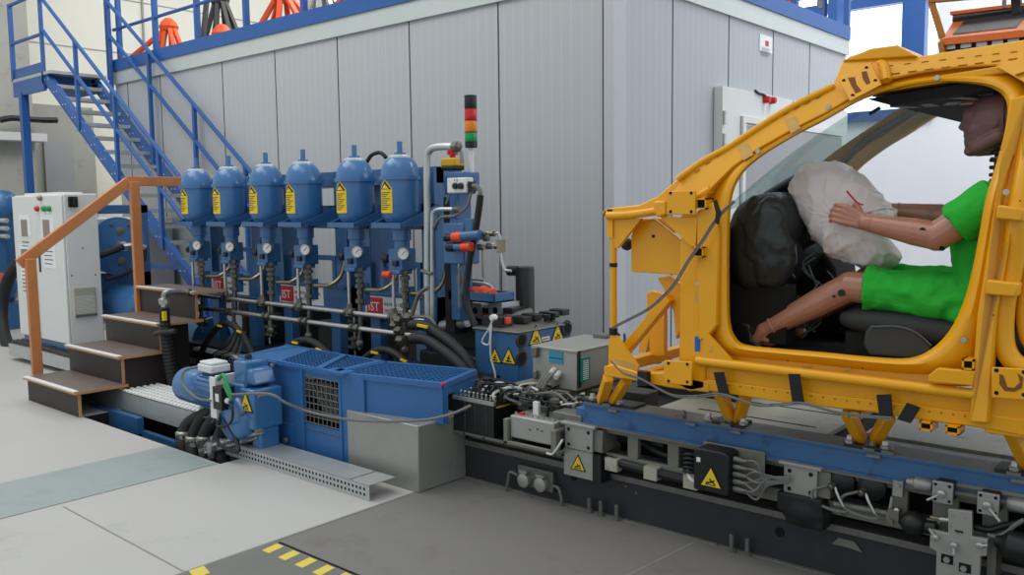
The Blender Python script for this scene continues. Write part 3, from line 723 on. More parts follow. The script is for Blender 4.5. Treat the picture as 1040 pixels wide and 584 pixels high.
# ------------------------------------------------------------------ accumulators
YA = 4.05; XA = at(407, 200, Y=YA).x
def za(v): return at(407, v, Y=YA).z
LAB = ['first blue accumulator from the left, beside the wooden handrail', 'second blue accumulator from the left', 'third blue accumulator from the left', 'fourth blue accumulator from the left', 'fifth blue accumulator from the left', 'blue accumulator farthest right, beside the grey conduit and stack light']
A = thing('accumulator', LAB[5], 'accumulator', (XA, YA, za(275)), 'row of six blue hydraulic accumulators')
R = .138; z0, z1, z2, z3 = za(226), za(214), za(181), za(157)
b = MB('tank_blue')
pr = [(za(230) - z0, .07), (0, .10), ((z1 - z0) * .45, R * .93), (z1 - z0, R), (z2 - z0 - .012, R), (z2 - z0 - .012, R + .012), (z2 - z0 + .012, R + .012), (z2 - z0 + .012, R)]
H = z3 - z2
for i in range(1, 9): a = PI / 2 * i / 9; pr.append((z2 - z0 + H * math.sin(a), R * math.cos(a) ** .8))
b.lathe((XA, YA, z0), (0, 0, 1), pr, 40); b.build('shell', parent=A)
b = MB('trim_silver'); b.lathe((XA, YA, z3 - .012), (0, 0, 1), [(-.012, .080), (.002, .078), (.010, .058), (.013, .02)], 30); b.build('dome_highlight', parent=A)  # pale disc standing in for the bright highlight on the dome top
b = MB('tank_blue'); b.lathe((XA, YA, z3), (0, 0, 1), [(0, .04), (.012, .04), (.014, .019), (.09, .019), (.092, .015)], 16); b.build('stem', parent=A)
b = MB('dull_steel'); b.box((XA - .148, YA - .03, z2), (.03, .05, .028)); b.cyl((XA - .155, YA - .06, z2), (XA - .155, YA + .0, z2), .008, sec=8); b.build('clamp_bolt', parent=A)
# yellow warning label, bent round the shell
b = MB('warn_yellow')
def curved(a0, a1, zlo, zhi, off, n=8, peak=0):
    vs = []; fs = []
    for i in range(n + 1):
        a = a0 + (a1 - a0) * i / n; k = 1 - abs(2 * i / n - 1)
        for z in (zlo, zhi + peak * k): vs.append((XA + (R + off) * math.sin(a), YA - (R + off) * math.cos(a), z))
    for i in range(n): fs.append((2 * i, 2 * i + 2, 2 * i + 3, 2 * i + 1))
    b.add(vs, fs)
zl, zm, zh = za(216), za(193), za(183)
curved(-.40, .42, zl, zm, .002, peak=0); curved(-.40, .42, zm, zm + .01, .002, peak=zh - zm)
b.use('ink'); curved(-.36, .38, zm + .004, zm + .006, .0035, peak=zh - zm - .012)
b.use('warn_yellow'); curved(-.22, .24, zm + .008, zm + .009, .005, peak=(zh - zm) * .45)
b.use('ink')
for k in range(9): curved(-.32, .30 - .1 * (k % 3), zm - .02 - k * .014, zm - .015 - k * .014, .0035)
b.build('warning_label', parent=A)
# bracket
b = MB('machine_blue'); zb = z0 - .005
b.prism([(XA - .15, YA - .14, zb - .02), (XA + .15, YA - .14, zb - .02), (XA + .15, YA + .22, zb - .02), (XA - .15, YA + .22, zb - .02)], (0, 0, .018))
for x in (XA - .15, XA + .138): b.prism([(x, YA - .14, zb), (x, YA + .22, zb + .13), (x, YA + .22, zb)], (.012, 0, 0))
b.mm((XA - .15, YA - .145, zb - .03), (XA + .15, YA - .135, zb + .006)); b.mm((XA - .15, YA + .2, zb - .05), (XA + .15, YA + .22, zb + .13)); b.build('bracket', parent=A)
b = MB('tank_blue'); zn = za(252); b.lathe((XA, YA, zn), (0, 0, 1), [(0, .055), (.05, .055), (.055, .066), (z0 - zn - .05, .066), (z0 - zn - .045, .08), (z0 - zn, .08)], 24); b.build('neck', parent=A)
zv0, zv1 = za(274), za(252)
b = MB('machine_blue'); b.box((XA, YA, (zv0 + zv1) / 2), (.14, .13, zv1 - zv0)); b.box((XA, YA - .02, zv0 - .012), (.12, .12, .03)); b.use('black'); b.box((XA + .01, YA - .075, zv0 + .05), (.05, .02, .04)); b.build('valve_block', parent=A, bevel=.006)
b = MB('black'); zz = (zv0 + zv1) / 2; b.lathe((XA - .08, YA - .02, zz), (-1, 0, 0), [(0, .02), (.03, .02), (.032, .03), (.08, .03), (.085, .02)], 14); b.build('knob', parent=A)
gd = V((.45, -.88, 0)).normalized(); gc = V((XA + .095, YA - .06, zv1 - .03))
b = MB('dull_steel'); b.lathe(gc, gd, [(0, .043), (.035, .045), (.04, .045), (.04, .039), (.036, .038)], 24); b.use('label_white'); b.lathe(gc + gd * .034, gd, [(0, .038), (.003, .038)], 24)
b.use('ink'); gr = V((0, 0, 1)).cross(gd).normalized(); b.bar(gc + gd * .039 - gr * .01 - V((0, 0, .008)), gc + gd * .039 + gr * .02 + V((0, 0, .018)), .004, .002)
for k in range(9):
    an = PI * (1.25 - 1.5 * k / 8); p = gc + gd * .0385; dv = gr * math.cos(an) + V((0, 0, math.sin(an))); b.bar(p + dv * .027, p + dv * .034, .003, .001, gd)
gg = b.build('pressure_gauge', parent=A)
b = MB('fitting')
xc = XA + .045; zq = .83
for z, r in ((zv0 - .03, .030), (zv0 - .07, .036), (zv0 - .11, .028), (zv0 - .15, .034), (zv0 - .20, .024), (zv0 - .26, .034)): b.lathe((xc, YA - .02, z), (0, 0, 1), [(0, r * .8), (.004, r), (.03, r), (.034, r * .8)], 6)
b.cyl((xc, YA - .02, .68), (xc, YA - .02, zv0), .02, sec=12)
b.build('check_valve', parent=A)
b = MB('machine_blue'); b.box((xc, YA + .02, .92), (.07, .05, .16)); b.build('pipe_clamp', parent=A)
b = MB('steel'); b.cyl((XA - .03, YA - .06, .80), (XA - .03, YA - .06, zv0), .013, sec=12); b.build('riser_pipe', parent=A)
b = MB('brass'); b.tube([(xc, YA, zv0 - .16), (xc + .1, YA + .02, zv0 - .16), (xc + .2, YA + .04, zv0 - .15), (xc + .23, YA + .12, zv0 - .08), (xc + .23, YA + .18, zv0 + .1)], .016, 5, 8); b.build('side_pipe', parent=A)
b = MB('fitting'); b.lathe((XA - .03, YA - .06, .79), (0, 0, 1), [(-.03, .03), (.0, .03), (.012, .026), (.06, .02)], 6); b.build('elbow_fitting', parent=A)
XS = [at(u, 200, Y=YA).x for u in (200.5, 233.5, 271, 309, 361)]
for k in range(5): dup(A, (XS[k], YA, za(275)), LAB[k])
XS.append(XA)
b = MB('orange_cap'); q = at(394, 279, Y=YA - .08); b.lathe(q + V((-.04, 0, 0)), (1, 0, 0), [(0, .024), (.07, .026), (.075, .02)], 14); tag(b.build('valve_cap'), 'orange cap below the valve block of the rightmost accumulator', 'cap')  # a plain orange cap under the valve block, not a switch
# cable tied behind the tanks
b = MB('cable_black'); b.tube([at(371, 168, Y=4.3), at(377, 158, Y=4.3), at(386, 155, Y=4.28), at(392, 160, Y=4.28)], .015); tag(b.build('cable_loop'), 'short black cable loop between the two rightmost accumulators', 'cable')

# horizontal manifold pipes
def manifold(z, y, r, label, extra):
    t = thing('manifold_pipe', label, 'pipe', (XS[2], y, z))
    b = MB('steel'); b.cyl((-7.30, y, z), (at(432, 330, Y=y).x, y, z), r, sec=14); b.build('pipe', parent=t)
    for x in XS:
        b = MB('fitting'); b.lathe((x - .03 + extra - .05, y, z), (1, 0, 0), [(0, r + .004), (.004, r + .016), (.03, r + .016), (.034, r + .006), (.06, r + .006), (.064, r + .018), (.10, r + .018), (.104, r + .004)], 6); b.build('coupling', parent=t)
    return t
manifold(.785, YA - .06, .017, 'upper silver manifold pipe running below all accumulators', 0)
t = manifold(.675, YA - .06, .019, 'lower silver manifold pipe running below all accumulators', .06)
for k, x in enumerate(XS):
    if k in (0, 2, 4):
        b = MB('steel'); b.tube([(x - .14, 4.12, .76), (x - .14, 4.12, .42)], .008, 0); b.use('fitting'); b.lathe((x - .14, 4.12, .48), (0, 0, 1), [(0, .03), (.02, .055), (.035, .055), (.04, .03), (.07, .03), (.08, .055), (.09, .055), (.1, .02)], 14)
        tag(b.build('drain_valve'), ['drain valve with twin discs below the first accumulator', '', 'drain valve with twin discs below the third accumulator', '', 'drain valve with twin discs below the fifth accumulator'][k], 'valve')
    b = MB('fitting'); b.cyl((x + .08, YA - .06, .66), (x + .08, YA - .06, .52), .016, sec=10); b.lathe((x + .08, YA - .06, .54), (0, 0, 1), [(0, .02), (.01, .028), (.04, .028), (.05, .02)], 6)
    b.build('tee_branch', parent=t)
# big black hoses arching between drain points, with yellow clips and lead bundles
HL = ['leftmost black supply hose arching below the accumulators', 'second black supply hose arching below the accumulators', 'third black supply hose arching below the accumulators, at the cover']
for k, (ua, ub, v0) in enumerate(((203, 262, 335), (272, 352, 352), (352, 432, 362))):
    a0, a1 = at(ua, v0 + 28, Y=3.9), at(ub, v0 + 38, Y=3.9); m0 = at((ua * 2 + ub) / 3, v0 - 4, Y=3.9); m1 = at((ua + ub * 2) / 3, v0, Y=3.9)
    t = thing('supply_hose', HL[k], 'hose', (m0.x, 3.9, 0))
    b = MB('rubber'); b.tube([a0 + V((0, 0, -.3)), a0, m0, m1, a1, a1 + V((.02, 0, -.3))], .026, 8, 10); b.build('hose', parent=t)
    b = MB('warn_yellow'); p = m0 + V((.02, -.03, .01)); b.bar(p, p + V((.07, 0, -.004)), .012, .014); b.bar(p + V((.3, 0, -.02)), p + V((.36, 0, -.03)), .012, .014); b.build('clip', parent=t)
    for j in range(9):
        b = MB('cable_grey' if j % 3 else 'cable_black'); s = m0 + V((.16 + .02 * j, .05, -.03)); b.tube([s, s + V((-.10, -.02, -.14 - .01 * j)), s + V((-.30 + .02 * j, -.05, -.24)), s + V((-.34 + .03 * j, 0, -.4))], .006, 6, 5); b.build('lead', parent=t)
# dark side boxes and blue drum behind at left
b = MB('machine_blue'); c = at(200, 345, Y=4.2); b.lathe((c.x - .1, 4.3, c.z), (1, 0, 0), [(0, .1), (.02, .20), (.16, .21), (.2, .2), (.22, .05)], 30); tag(b.build('blue_drum'), 'blue drum at the left end of the machine bed behind the black corrugated hose', 'drum')
# corrugated black hose with silver elbow in front of steps
t = thing('corrugated_hose', 'black corrugated hose dropping from a silver elbow in front of the steps', 'hose', at(170, 400, X=-6.5))
HXX = -6.50
P = [at(u, v, X=HXX) for u, v in ((167, 312), (168, 335), (171, 360), (176, 385), (183, 405))]
cm = catmull(P, 14); b = MB('rubber'); b.sweep(cm, [.036 + .006 * (i % 2) + .012 * i / len(cm) for i in range(len(cm))], 14); b.build('hose', parent=t)
b = MB('steel'); q = at(167, 301, X=HXX); b.tube([at(167, 313, X=HXX), q, at(172, 297, X=HXX), at(203, 297, Y=3.93)], .024, 5, 12); b.lathe(at(167, 309, X=HXX), (0, 0, 1), [(0, .04), (.04, .045), (.05, .03)], 6); b.build('elbow', parent=t)
b = MB('fitting'); q = at(186, 297, X=-6.75); b.lathe(q, (1, .6, 0), [(0, .03), (.01, .04), (.06, .04), (.07, .03)], 6); b.build('nut', parent=t)
b = MB('warn_yellow'); q = at(167, 321, X=HXX + .05); b.box(q, (.02, .03, .07)); b.build('clip', parent=t)
b = MB('dark_steel'); q = at(168, 337, X=HXX); b.tube([q + V((-.16, 0, -.03)), q + V((0, -.05, 0)), q + V((.16, 0, .02))], .02); b.build('strap', parent=t)

# ================================================================== END COLUMN (tower)
tw = thing('valve_column', 'blue box column with switch box, emergency stop and orange capped valves', 'column', (-4.05, 4.2, .36))
YT = 4.12
x0, x1, x2 = at(440, 180, Y=YT).x, at(463, 180, Y=YT).x, at(474, 180, Y=YT).x
zt = at(470, 175, Y=YT).z; zb = at(455, 325, Y=YT).z
b = MB('machine_blue'); b.mm((at(456, 200, Y=YT).x, YT, zb), (at(466, 200, Y=YT).x, YT + .12, zt)); b.mm((x0, YT + .10, zt - .14), (x2 - .05, YT + .14, zt - .003)); b.mm((at(456, 200, Y=YT).x - .003, YT - .02, at(460, 194, Y=YT).z), (x2, YT + .125, zt + .003)); b.build('box_column', parent=tw, bevel=.008)
b = MB('black'); b.mm((at(447, 200, Y=YT).x, YT + .03, zb - .1), (at(456, 200, Y=YT).x - .002, YT + .15, zt - .16)); b.build('cable_duct', parent=tw)
# emergency stop
q = at(460, 174, Y=YT + .05); 
b = MB('black'); b.box(q + V((0, 0, .02)), (.13, .1, .03)); b.use('estop_yellow'); b.box(q + V((0, 0, .06)), (.135, .10, .055)); es = b.build('stop_box', parent=tw, bevel=.01)
b = MB('red'); b.lathe(q + V((0, 0, .088)), (0, 0, 1), [(0, .02), (.02, .02), (.022, .037), (.05, .037), (.056, .03)], 20); b.build('stop_button', parent=es)
# switch box
q0 = at(458, 181, Y=YT - .05); q1 = at(478, 196, Y=YT - .05)
b = MB('white_paint'); b.mm((q0.x, YT - .09, q1.z), (q1.x, YT - .02, q0.z)); sb = b.build('switch_box', parent=tw, bevel=.008)
for u in (463, 468.5):
    c = at(u, 189, Y=YT - .09); b = MB('black'); b.lathe(c, (0, -1, 0), [(0, .021), (.018, .019), (.02, .01)], 16); b.use('steel'); b.lathe(c, (0, -1, 0), [(0, .026), (.004, .026)], 16); b.build('knob', parent=sb)
b = MB('ink'); b.text('1 2', .028, (at(461, 184, Y=YT - .09).x, YT - .0915, at(461, 184.4, Y=YT - .09).z), (1, 0, 0), (0, 0, 1)); b.text('0', .02, (at(474, 184, Y=YT - .09).x, YT - .0915, at(461, 189.4, Y=YT - .09).z), (1, 0, 0), (0, 0, 1)); b.build('lettering', parent=sb)
b = MB('black'); b.box(at(479, 190, Y=YT - .05), (.03, .05, .07)); b.build('connector', parent=sb)
# light stack
sl = thing('stack_light', 'signal stack light of black, red, amber and green segments on a white pole', 'stack light', at(479, 176, Y=YT + .12))
c = at(479, 176, Y=YT + .12); f_ = lambda v: at(479, v, Y=YT + .12).z
b = MB('label_white'); b.cyl((c.x, c.y, c.z - .02), (c.x, c.y, f_(150)), .017, sec=14); b.build('pole', parent=sl)
for m, va, vb, nm in (('black', 150, 144, 'base'), ('lamp_green', 144, 134, 'green_lens'), ('lamp_amber', 134, 122, 'amber_lens'), ('lamp_red', 122, 110, 'red_lens'), ('black', 110, 97, 'buzzer')):
    h = f_(vb) - f_(va); b = MB(m); b.lathe((c.x, c.y, f_(va)), (0, 0, 1), [(0, .038), (h * .1, .041), (h * .9, .041), (h, .038)], 24)
    b.use('black'); b.lathe((c.x, c.y, f_(vb) - .005), (0, 0, 1), [(0, .0418), (.006, .0418)], 24); b.build(nm, parent=sl)
# conduit bend
cd = thing('conduit', 'grey steel conduit bent over the top of the valve column', 'conduit', at(434, 320, Y=YT - .08))
b = MB('galv'); b.tube([at(u, v, Y=YT - .08) for u, v in ((435, 322), (434, 280), (434, 220), (433.5, 168), (436, 153), (446, 149), (461, 149))], .024, 5, 12)
b.use('fitting'); b.lathe(at(460, 149, Y=YT - .08), (1, 0, 0), [(0, .028), (.01, .036), (.05, .036), (.06, .02)], 8); b.build('pipe', parent=cd)
b = MB('galv'); b.tube([at(462, 150, Y=YT - .06), at(468, 153, Y=YT - .03), at(469, 165, Y=YT + .02)], .014); b.build('pipe', parent=cd)
b = MB('galv'); b.tube([at(u, v, Y=YT - .10) for u, v in ((439, 322), (439, 290), (439, 225), (441, 215), (447, 212.5), (461, 212.5))], .013, 5, 10)
b.use('fitting'); b.lathe(at(461, 212.5, Y=YT - .1), (1, 0, 0), [(0, .02), (.05, .022)], 8); b.build('pipe', parent=cd)
b = MB('dull_steel'); b.tube([at(u, v, Y=YT - .12) for u, v in ((428, 275), (434, 277), (439, 278))], .012); b.build('clamp', parent=cd)
b = MB('cable_grey'); b.tube([at(u, v, Y=YT - .1) for u, v in ((440, 232), (448, 221), (462, 219), (474, 210), (478, 197))], .010, 6); b.tube([at(u, v, Y=YT - .04) for u, v in ((453, 207), (456, 200), (457, 195))], .008)
tag(b.build('cable'), 'grey cable looping under the switch box on the blue column', 'cable')
b = MB('cable_grey'); b.tube([at(u, v, Y=YT - .06) for u, v in ((480, 189), (484, 189), (487.5, 194), (488, 200))], .014, 6); b.use('cable_black'); b.tube([at(u, v, Y=YT - .1) for u, v in ((488, 198), (486, 215), (482, 240), (477, 265), (474, 290), (475, 310), (482, 330), (490, 345))], .022, 6, 10)
tag(b.build('power_cable'), 'thick black cable hanging from the switch box past the red cloth', 'cable')
# valves with orange caps
def cy(b, u0, v0, u1, v1, y, r, m): b.use(m); b.cyl(at(u0, v0, Y=y), at(u1, v1, Y=y), r, sec=16)
vv = thing('valve_bank', 'blue valve manifold with two orange capped solenoid valves beside the black cable', 'valve', at(470, 260, Y=YT))
b = MB('machine_blue'); q = at(466, 250, Y=YT); b.mm((at(456, 0, Y=YT).x, YT - .1, at(460, 267, Y=YT).z), (at(478, 0, Y=YT).x, YT + .05, at(460, 226, Y=YT).z)); b.build('manifold', parent=vv, bevel=.01)
b = MB('machine_blue'); cy(b, 464, 240.5, 488, 238.5, YT - .14, .032, 'machine_blue'); cy(b, 461, 241, 470, 240.3, YT - .14, .034, 'orange_cap'); cy(b, 455, 241.5, 462, 241, YT - .14, .022, 'black'); b.use('black'); b.lathe(at(455, 241.5, Y=YT - .14), (-1, 0, 0), [(0, .025), (.02, .028), (.03, .015)], 12); b.build('solenoid', parent=vv)
b = MB('black'); cy(b, 455, 251, 462, 251, YT - .14, .030, 'black'); cy(b, 462, 251, 472, 251, YT - .14, .026, 'machine_blue'); cy(b, 470, 251, 479, 250.5, YT - .14, .029, 'orange_cap'); b.build('solenoid', parent=vv)
b = MB('machine_blue'); b.box(at(474, 229, Y=YT - .06), (.16, .06, .09)); b.box(at(463, 224, Y=YT - .06), (.06, .06, .1)); b.box(at(470, 247, Y=YT - .04), (.14, .06, .2)); b.build('pilot_block', parent=vv, bevel=.006)
b = MB('steel')
for (pa) in (((488, 239), (495, 236), (500, 238), (506, 237), (508, 243), (507.5, 248)), ((478, 251), (486, 249), (496, 250), (509, 250)), ((507, 250), (510, 266), (513, 274), (519, 275)), ((484, 247), (492, 252), (500, 248), (508, 252)), ((466, 268), (467, 285), (467, 300))):
    b.tube([at(u, v, Y=YT - .1) for u, v in pa], .009, 6, 8)
b.build('pipework', parent=vv)
b = MB('fitting')
for u, v in ((492, 238), (500, 237), (505, 250), (497, 250), (488, 251), (494, 242)): b.lathe(at(u, v, Y=YT - .1) + V((-.02, 0, 0)), (1, 0, 0), [(0, .016), (.004, .022), (.036, .022), (.04, .016)], 6)
b.use('brass'); b.box(at(509, 250, Y=YT - .1), (.03, .05, .08)); b.build('fittings', parent=vv)
b = MB('dull_steel'); q = at(467, 290, Y=YT - .1); b.cyl(at(467, 270, Y=YT - .1), at(467, 312, Y=YT - .1), .012, sec=10); b.lathe(at(467, 288, Y=YT - .1), (0, 0, 1), [(0, .02), (.05, .02)], 8); b.build('drop_pipe', parent=vv)

# ================================================================== servo section: valve row, blue tray with red cloth, black filter, end block
YS = 4.15
sv = thing('servo_valve_row', 'row of silver servo valves with pipes behind the blue tray', 'valves', (-3.7, 4.4, .9))
for k, (u0, u1) in enumerate(((459, 470), (476, 489), (496, 510))):
    a0, a1 = at(u0, 307, Y=4.35), at(u1, 324, Y=4.35)
    b = MB('galv'); b.mm((a0.x, 4.35, a1.z), (a1.x, 4.55, a0.z)); b.use('hole'); b.lathe(((a0.x + a1.x) / 2, 4.35, (a0.z + a1.z) / 2), (0, -1, 0), [(0, .025), (.004, .02)], 14)
    b.use('black'); b.mm((a1.x, 4.36, a1.z), (a1.x + .08, 4.5, a0.z - .03)); b.use('red_label'); b.mm((a1.x - .0, 4.355, a1.z), (a1.x + .05, 4.36, a1.z + .04)); b.build('servo_valve', parent=sv, bevel=.005)
b = MB('steel')
b.tube([at(u, v, Y=4.5) for u, v in ((455, 286), (480, 288), (495, 290), (500, 295), (500, 305))], .02); b.tube([at(u, v, Y=4.55) for u, v in ((455, 283), (492, 285))], .014)
b.tube([at(u, v, Y=4.6) for u, v in ((490, 250), (491, 300))], .008); b.tube([at(u, v, Y=4.6) for u, v in ((508, 250), (508, 310))], .006); b.build('pipe', parent=sv)
b = MB('dark_steel'); b.mm((at(450, 330, Y=4.4).x, 4.3, .45), (at(498, 330, Y=4.4).x, 4.7, at(470, 325, Y=4.3).z)); b.build('sub_plate', parent=sv)
b = MB('galv'); b.cyl(at(449, 331, Y=4.2), at(475, 327, Y=4.2), .035); b.use('dull_steel'); b.cyl(at(500, 330, Y=4.25), at(540, 318, Y=4.5), .04); b.build('hose_stub', parent=sv)
b = MB('machine_blue'); a0 = at(455, 297, Y=YS); a1 = at(502, 298, Y=YS)
tx0, tx1, tz = a0.x, a1.x, at(480, 302, Y=YS).z
b.mm((tx0, YS, tz - .03), (tx1, YS + .2, tz - .015)); b.mm((tx0, YS, tz - .03), (tx1, YS + .012, tz + .035)); b.mm((tx1 - .012, YS, tz - .03), (tx1, YS + .2, tz + .035)); b.mm((tx0, YS + .188, tz - .03), (tx1, YS + .2, tz + .035))
tag(b.build('tray', bevel=.004), 'shallow blue steel tray fixed to the valve column holding red cloths', 'tray')
b = MB('red'); rr = []
for i in range(14):
    ring = []
    for k in range(12):
        an = 2 * PI * k / 12; rad = (1 - abs(2 * i / 13 - 1) ** 2.2) ** .5 + .02
        ring.append((tx0 + .10 + i * .020, YS + .1 + .07 * rad * math.cos(an), tz + .01 + max(0, .05 * rad * math.sin(an)) + .012 * math.sin(i * 1.9 + k)))
    rr.append(ring)
b.mats = []; b.use('orange_cap'); b.loft(rr); tag(b.build('red_cloth', disp=.01, dscale=18), 'crumpled orange red cloth lying in the blue tray', 'cloth')
q0, q1 = at(533, 271, Y=4.6), at(533, 322, Y=4.6)
fl_ = thing('filter_housing', 'upright matt black cylinder standing behind the blue end block', 'filter', (q0.x, 4.6, q1.z - .1))
b = MB('rubber_grey'); b.lathe((q0.x, 4.6, q1.z - .1), (0, 0, 1), [(0, .066), (q0.z - q1.z + .085, .066), (q0.z - q1.z + .1, .062)], 28); b.mats = []; b.mats = ['dark_steel']; b.build('cylinder', parent=fl_)
b = MB('black'); b.cyl(at(516, 275, Y=4.58), at(526, 275, Y=4.6), .035); b.cyl(at(516, 316, Y=4.58), at(527, 316, Y=4.6), .04); b.build('port', parent=fl_)
b = MB('alu'); b.tube([at(u, v, Y=4.5) for u, v in ((500, 308), (508, 312), (516, 316))], .05); b.build('pipe', parent=fl_)

# blue end block
EX0, EX1, EY0, EY1 = at(498, 340, Y=4.12).x, 0, 4.12, 5.3
c_nb = at(549, 375, Z=.0)
def corner(u, v, Z): return at(u, v, Z=Z)
zt = .83; 
A0 = at(526, 339, Y=3.98)
eb = thing('end_block', 'blue machine end block with warning triangles, round ports and buttons on its sloping top', 'machine block', (A0.x, 3.98, .3))
# plan: near corner at (513,350); one face towards the camera-left, one along to the upper right
xb0 = A0.x - .36; xb1 = A0.x; ztop = A0.z; yb = 3.98; yb1 = at(580, 325, X=xb1).y
b = MB('machine_blue'); b.mm((xb0, yb, .3), (xb1, yb1, ztop)); b.build('body', parent=eb, bevel=.008)
b = MB('dull_steel'); b.mm((xb0 - .01, yb - .015, ztop), (xb1 + .012, yb1, ztop + .012)); b.build('top_plate', parent=eb, bevel=.004)
b = MB('dark_steel')
for (u, v) in ((529, 345), (529, 363), (575, 333)):
    q = at(u, v, X=xb1); b.lathe((xb1, q.y, q.z), (1, 0, 0), [(0, .052), (.01, .052), (.012, .034)], 20); b.use('hole'); b.lathe((xb1 + .012, q.y, q.z), (1, 0, 0), [(0, .034), (.002, .033)], 20); b.use('dark_steel')
b.build('port', parent=eb)
for (u, v, s) in ((544, 343, .15), (566, 340, .14)):
    q = at(u, v, X=xb1); b = MB(); warn_triangle(b, (xb1 + .001, q.y, q.z), (0, 1, 0), (0, 0, 1), s, 'hand'); b.build('warning_sign', parent=eb)
for (u, v, s) in ((503, 363, .115), (517, 364, .125)):
    q = at(u, v, Y=yb); b = MB(); cx = q.x if u < 510 else q.x; warn_triangle(b, (cx - (.0 if u < 510 else -.0), yb - .001, q.z), (1, 0, 0), (0, 0, 1), s, 'crush'); b.build('warning_sign', parent=eb)
b = MB('paper'); q = at(554, 344, X=xb1); b.mm((xb1, q.y - .04, q.z - .012), (xb1 + .002, q.y + .04, q.z + .012)); b.use('red'); b.mm((xb1 + .002, q.y - .03, q.z - .004), (xb1 + .003, q.y + .03, q.z + .004)); b.build('sticker', parent=eb)
for (u, v) in ((541, 322), (549, 321), (554, 319), (563, 318), (570, 316)):
    q = at(u, v + 3, Z=ztop + .02); b = MB('black'); b.lathe((xb1 - .12, q.y if q.y < yb1 else yb1 - .06, ztop + .02), (0, 0, 1), [(0, .018), (.02, .018), (.022, .028), (.045, .028)], 12); b.build('button', parent=eb)
b = MB('dark_steel')
for k in range(5): b.box((xb0 + .1 + .03 * (k % 2), yb + .15 + k * .15, ztop + .04), (.12, .08, .04))
b.build('cover_strip', parent=eb, bevel=.004)
b = MB('black'); q = at(505, 326, Y=4.1); b.box(q, (.16, .12, .07)); b.use('orange_cap'); b.box(q + V((.09, 0, .01)), (.02, .05, .04)); b.use('label_white'); b.lathe(at(503, 322, Y=4.0), (.3, -1, 0), [(0, .02), (.05, .02)], 10); tag(b.build('plug_box', bevel=.004), 'small black plug box with orange tab on the end block corner', 'box')
b = MB('cable_white'); b.tube([at(u, v, Y=3.95) for u, v in ((501, 323), (496, 335), (491, 343), (490, 348), (496, 350), (498, 342), (497, 332))], .006, 7, 6); b.tube([at(u, v, Y=3.9) for u, v in ((499, 330), (498, 350), (499, 365), (503, 380), (502, 392), (499, 402))], .006, 7, 6)
tag(b.build('white_cable'), 'looped white cable hanging down the left side of the end block', 'cable')
# hoses under the column
t = thing('hose_bundle', 'pair of thick black hoses sweeping down from the manifold to the blue cover', 'hoses', at(430, 350, Y=3.9))
for j, off in enumerate((0, .06)):
    b = MB('rubber'); b.tube([at(u, v + j * 14, Y=3.85 - off) for u, v in ((418, 330), (432, 331), (447, 340), (462, 352), (476, 368), (486, 390))], .035, 7, 12); b.build('hose', parent=t)
b = MB('warn_yellow'); q = at(424, 330, Y=3.8); b.bar(q, q + V((.09, 0, -.006)), .014, .016); b.build('clip', parent=t)
b = MB('dull_steel'); b.tube([at(u, v, Y=3.9) for u, v in ((418, 322), (425, 300), (435, 292))], .014); b.tube([at(u, v, Y=3.9) for u, v in ((420, 322), (438, 324), (446, 345))], .012); b.build('branch_pipe', parent=t)
b = MB('fitting')
for u, v in ((402, 325), (402, 335), (404, 345), (412, 322), (398, 330)): b.lathe(at(u, v, Y=3.9), (1, 0, 0), [(0, .025), (.01, .035), (.05, .035), (.06, .025)], 6)
b.build('fittings', parent=t)
b = MB('dark_steel'); b.mm((-4.35, 3.88, .1), (-3.55, 4.02, .5)); b.mm((-4.3, 4.0, .3), (-3.6, 4.3, .58)); b.mats = ['black']; tag(b.build('bed_extension', bevel=.01), 'black block between the blue cover and the end block', 'block')
# ================================================================== BLUE PIT COVER with gratings
CZ = .585
K0 = at(241.5, 361.5, Z=CZ); K1 = at(344, 378.5, Z=CZ); K2 = at(290, 350.5, Z=CZ); K3 = at(392, 368, Z=CZ)
M1 = at(450, 389.7, Z=CZ); M2 = at(482, 376, Z=CZ)
pc = thing('pit_cover', 'angled blue steel cover box with grating top and mesh window', 'cover', (K1.x, K1.y, 0))
yk = (K0.y + K1.y) / 2 + .02
def slab(b, P, z0, z1): b.prism([(p[0], p[1], z0) for p in P], (0, 0, z1 - z0))
XW0, XW1 = at(303, 373, Z=CZ).x, at(341, 379, Z=CZ).x
b = MB('cover_blue')
# front wall of the left half, with window opening
wz0, wz1 = at(322, 432, Y=yk).z, at(322, 384, Y=yk).z
b.mm((K0.x, yk, .04), (XW0, yk + .012, CZ)); b.mm((XW1, yk, .04), (K1.x, yk + .012, CZ)); b.mm((XW0, yk, .04), (XW1, yk + .012, wz0)); b.mm((XW0, yk, wz1), (XW1, yk + .012, CZ))
b.mm((K0.x, yk, .04), (K0.x + .012, K2.y, CZ)); b.mm((K0.x, yk - .008, .04), (XW0 - .12, yk, .20))
b.mm((XW0 - .02, yk - .015, .04), (XW0 + .0, yk, CZ))
b.build('left_box', parent=pc)
b = MB('cover_blue'); slab(b, [K0, at(280, 368, Z=CZ), at(316, 355, Z=CZ), K2], CZ - .012, CZ); b.mm((K0.x, yk - .006, CZ - .03), (K1.x, yk + .02, CZ + .004)); b.build('lid_plate', parent=pc)
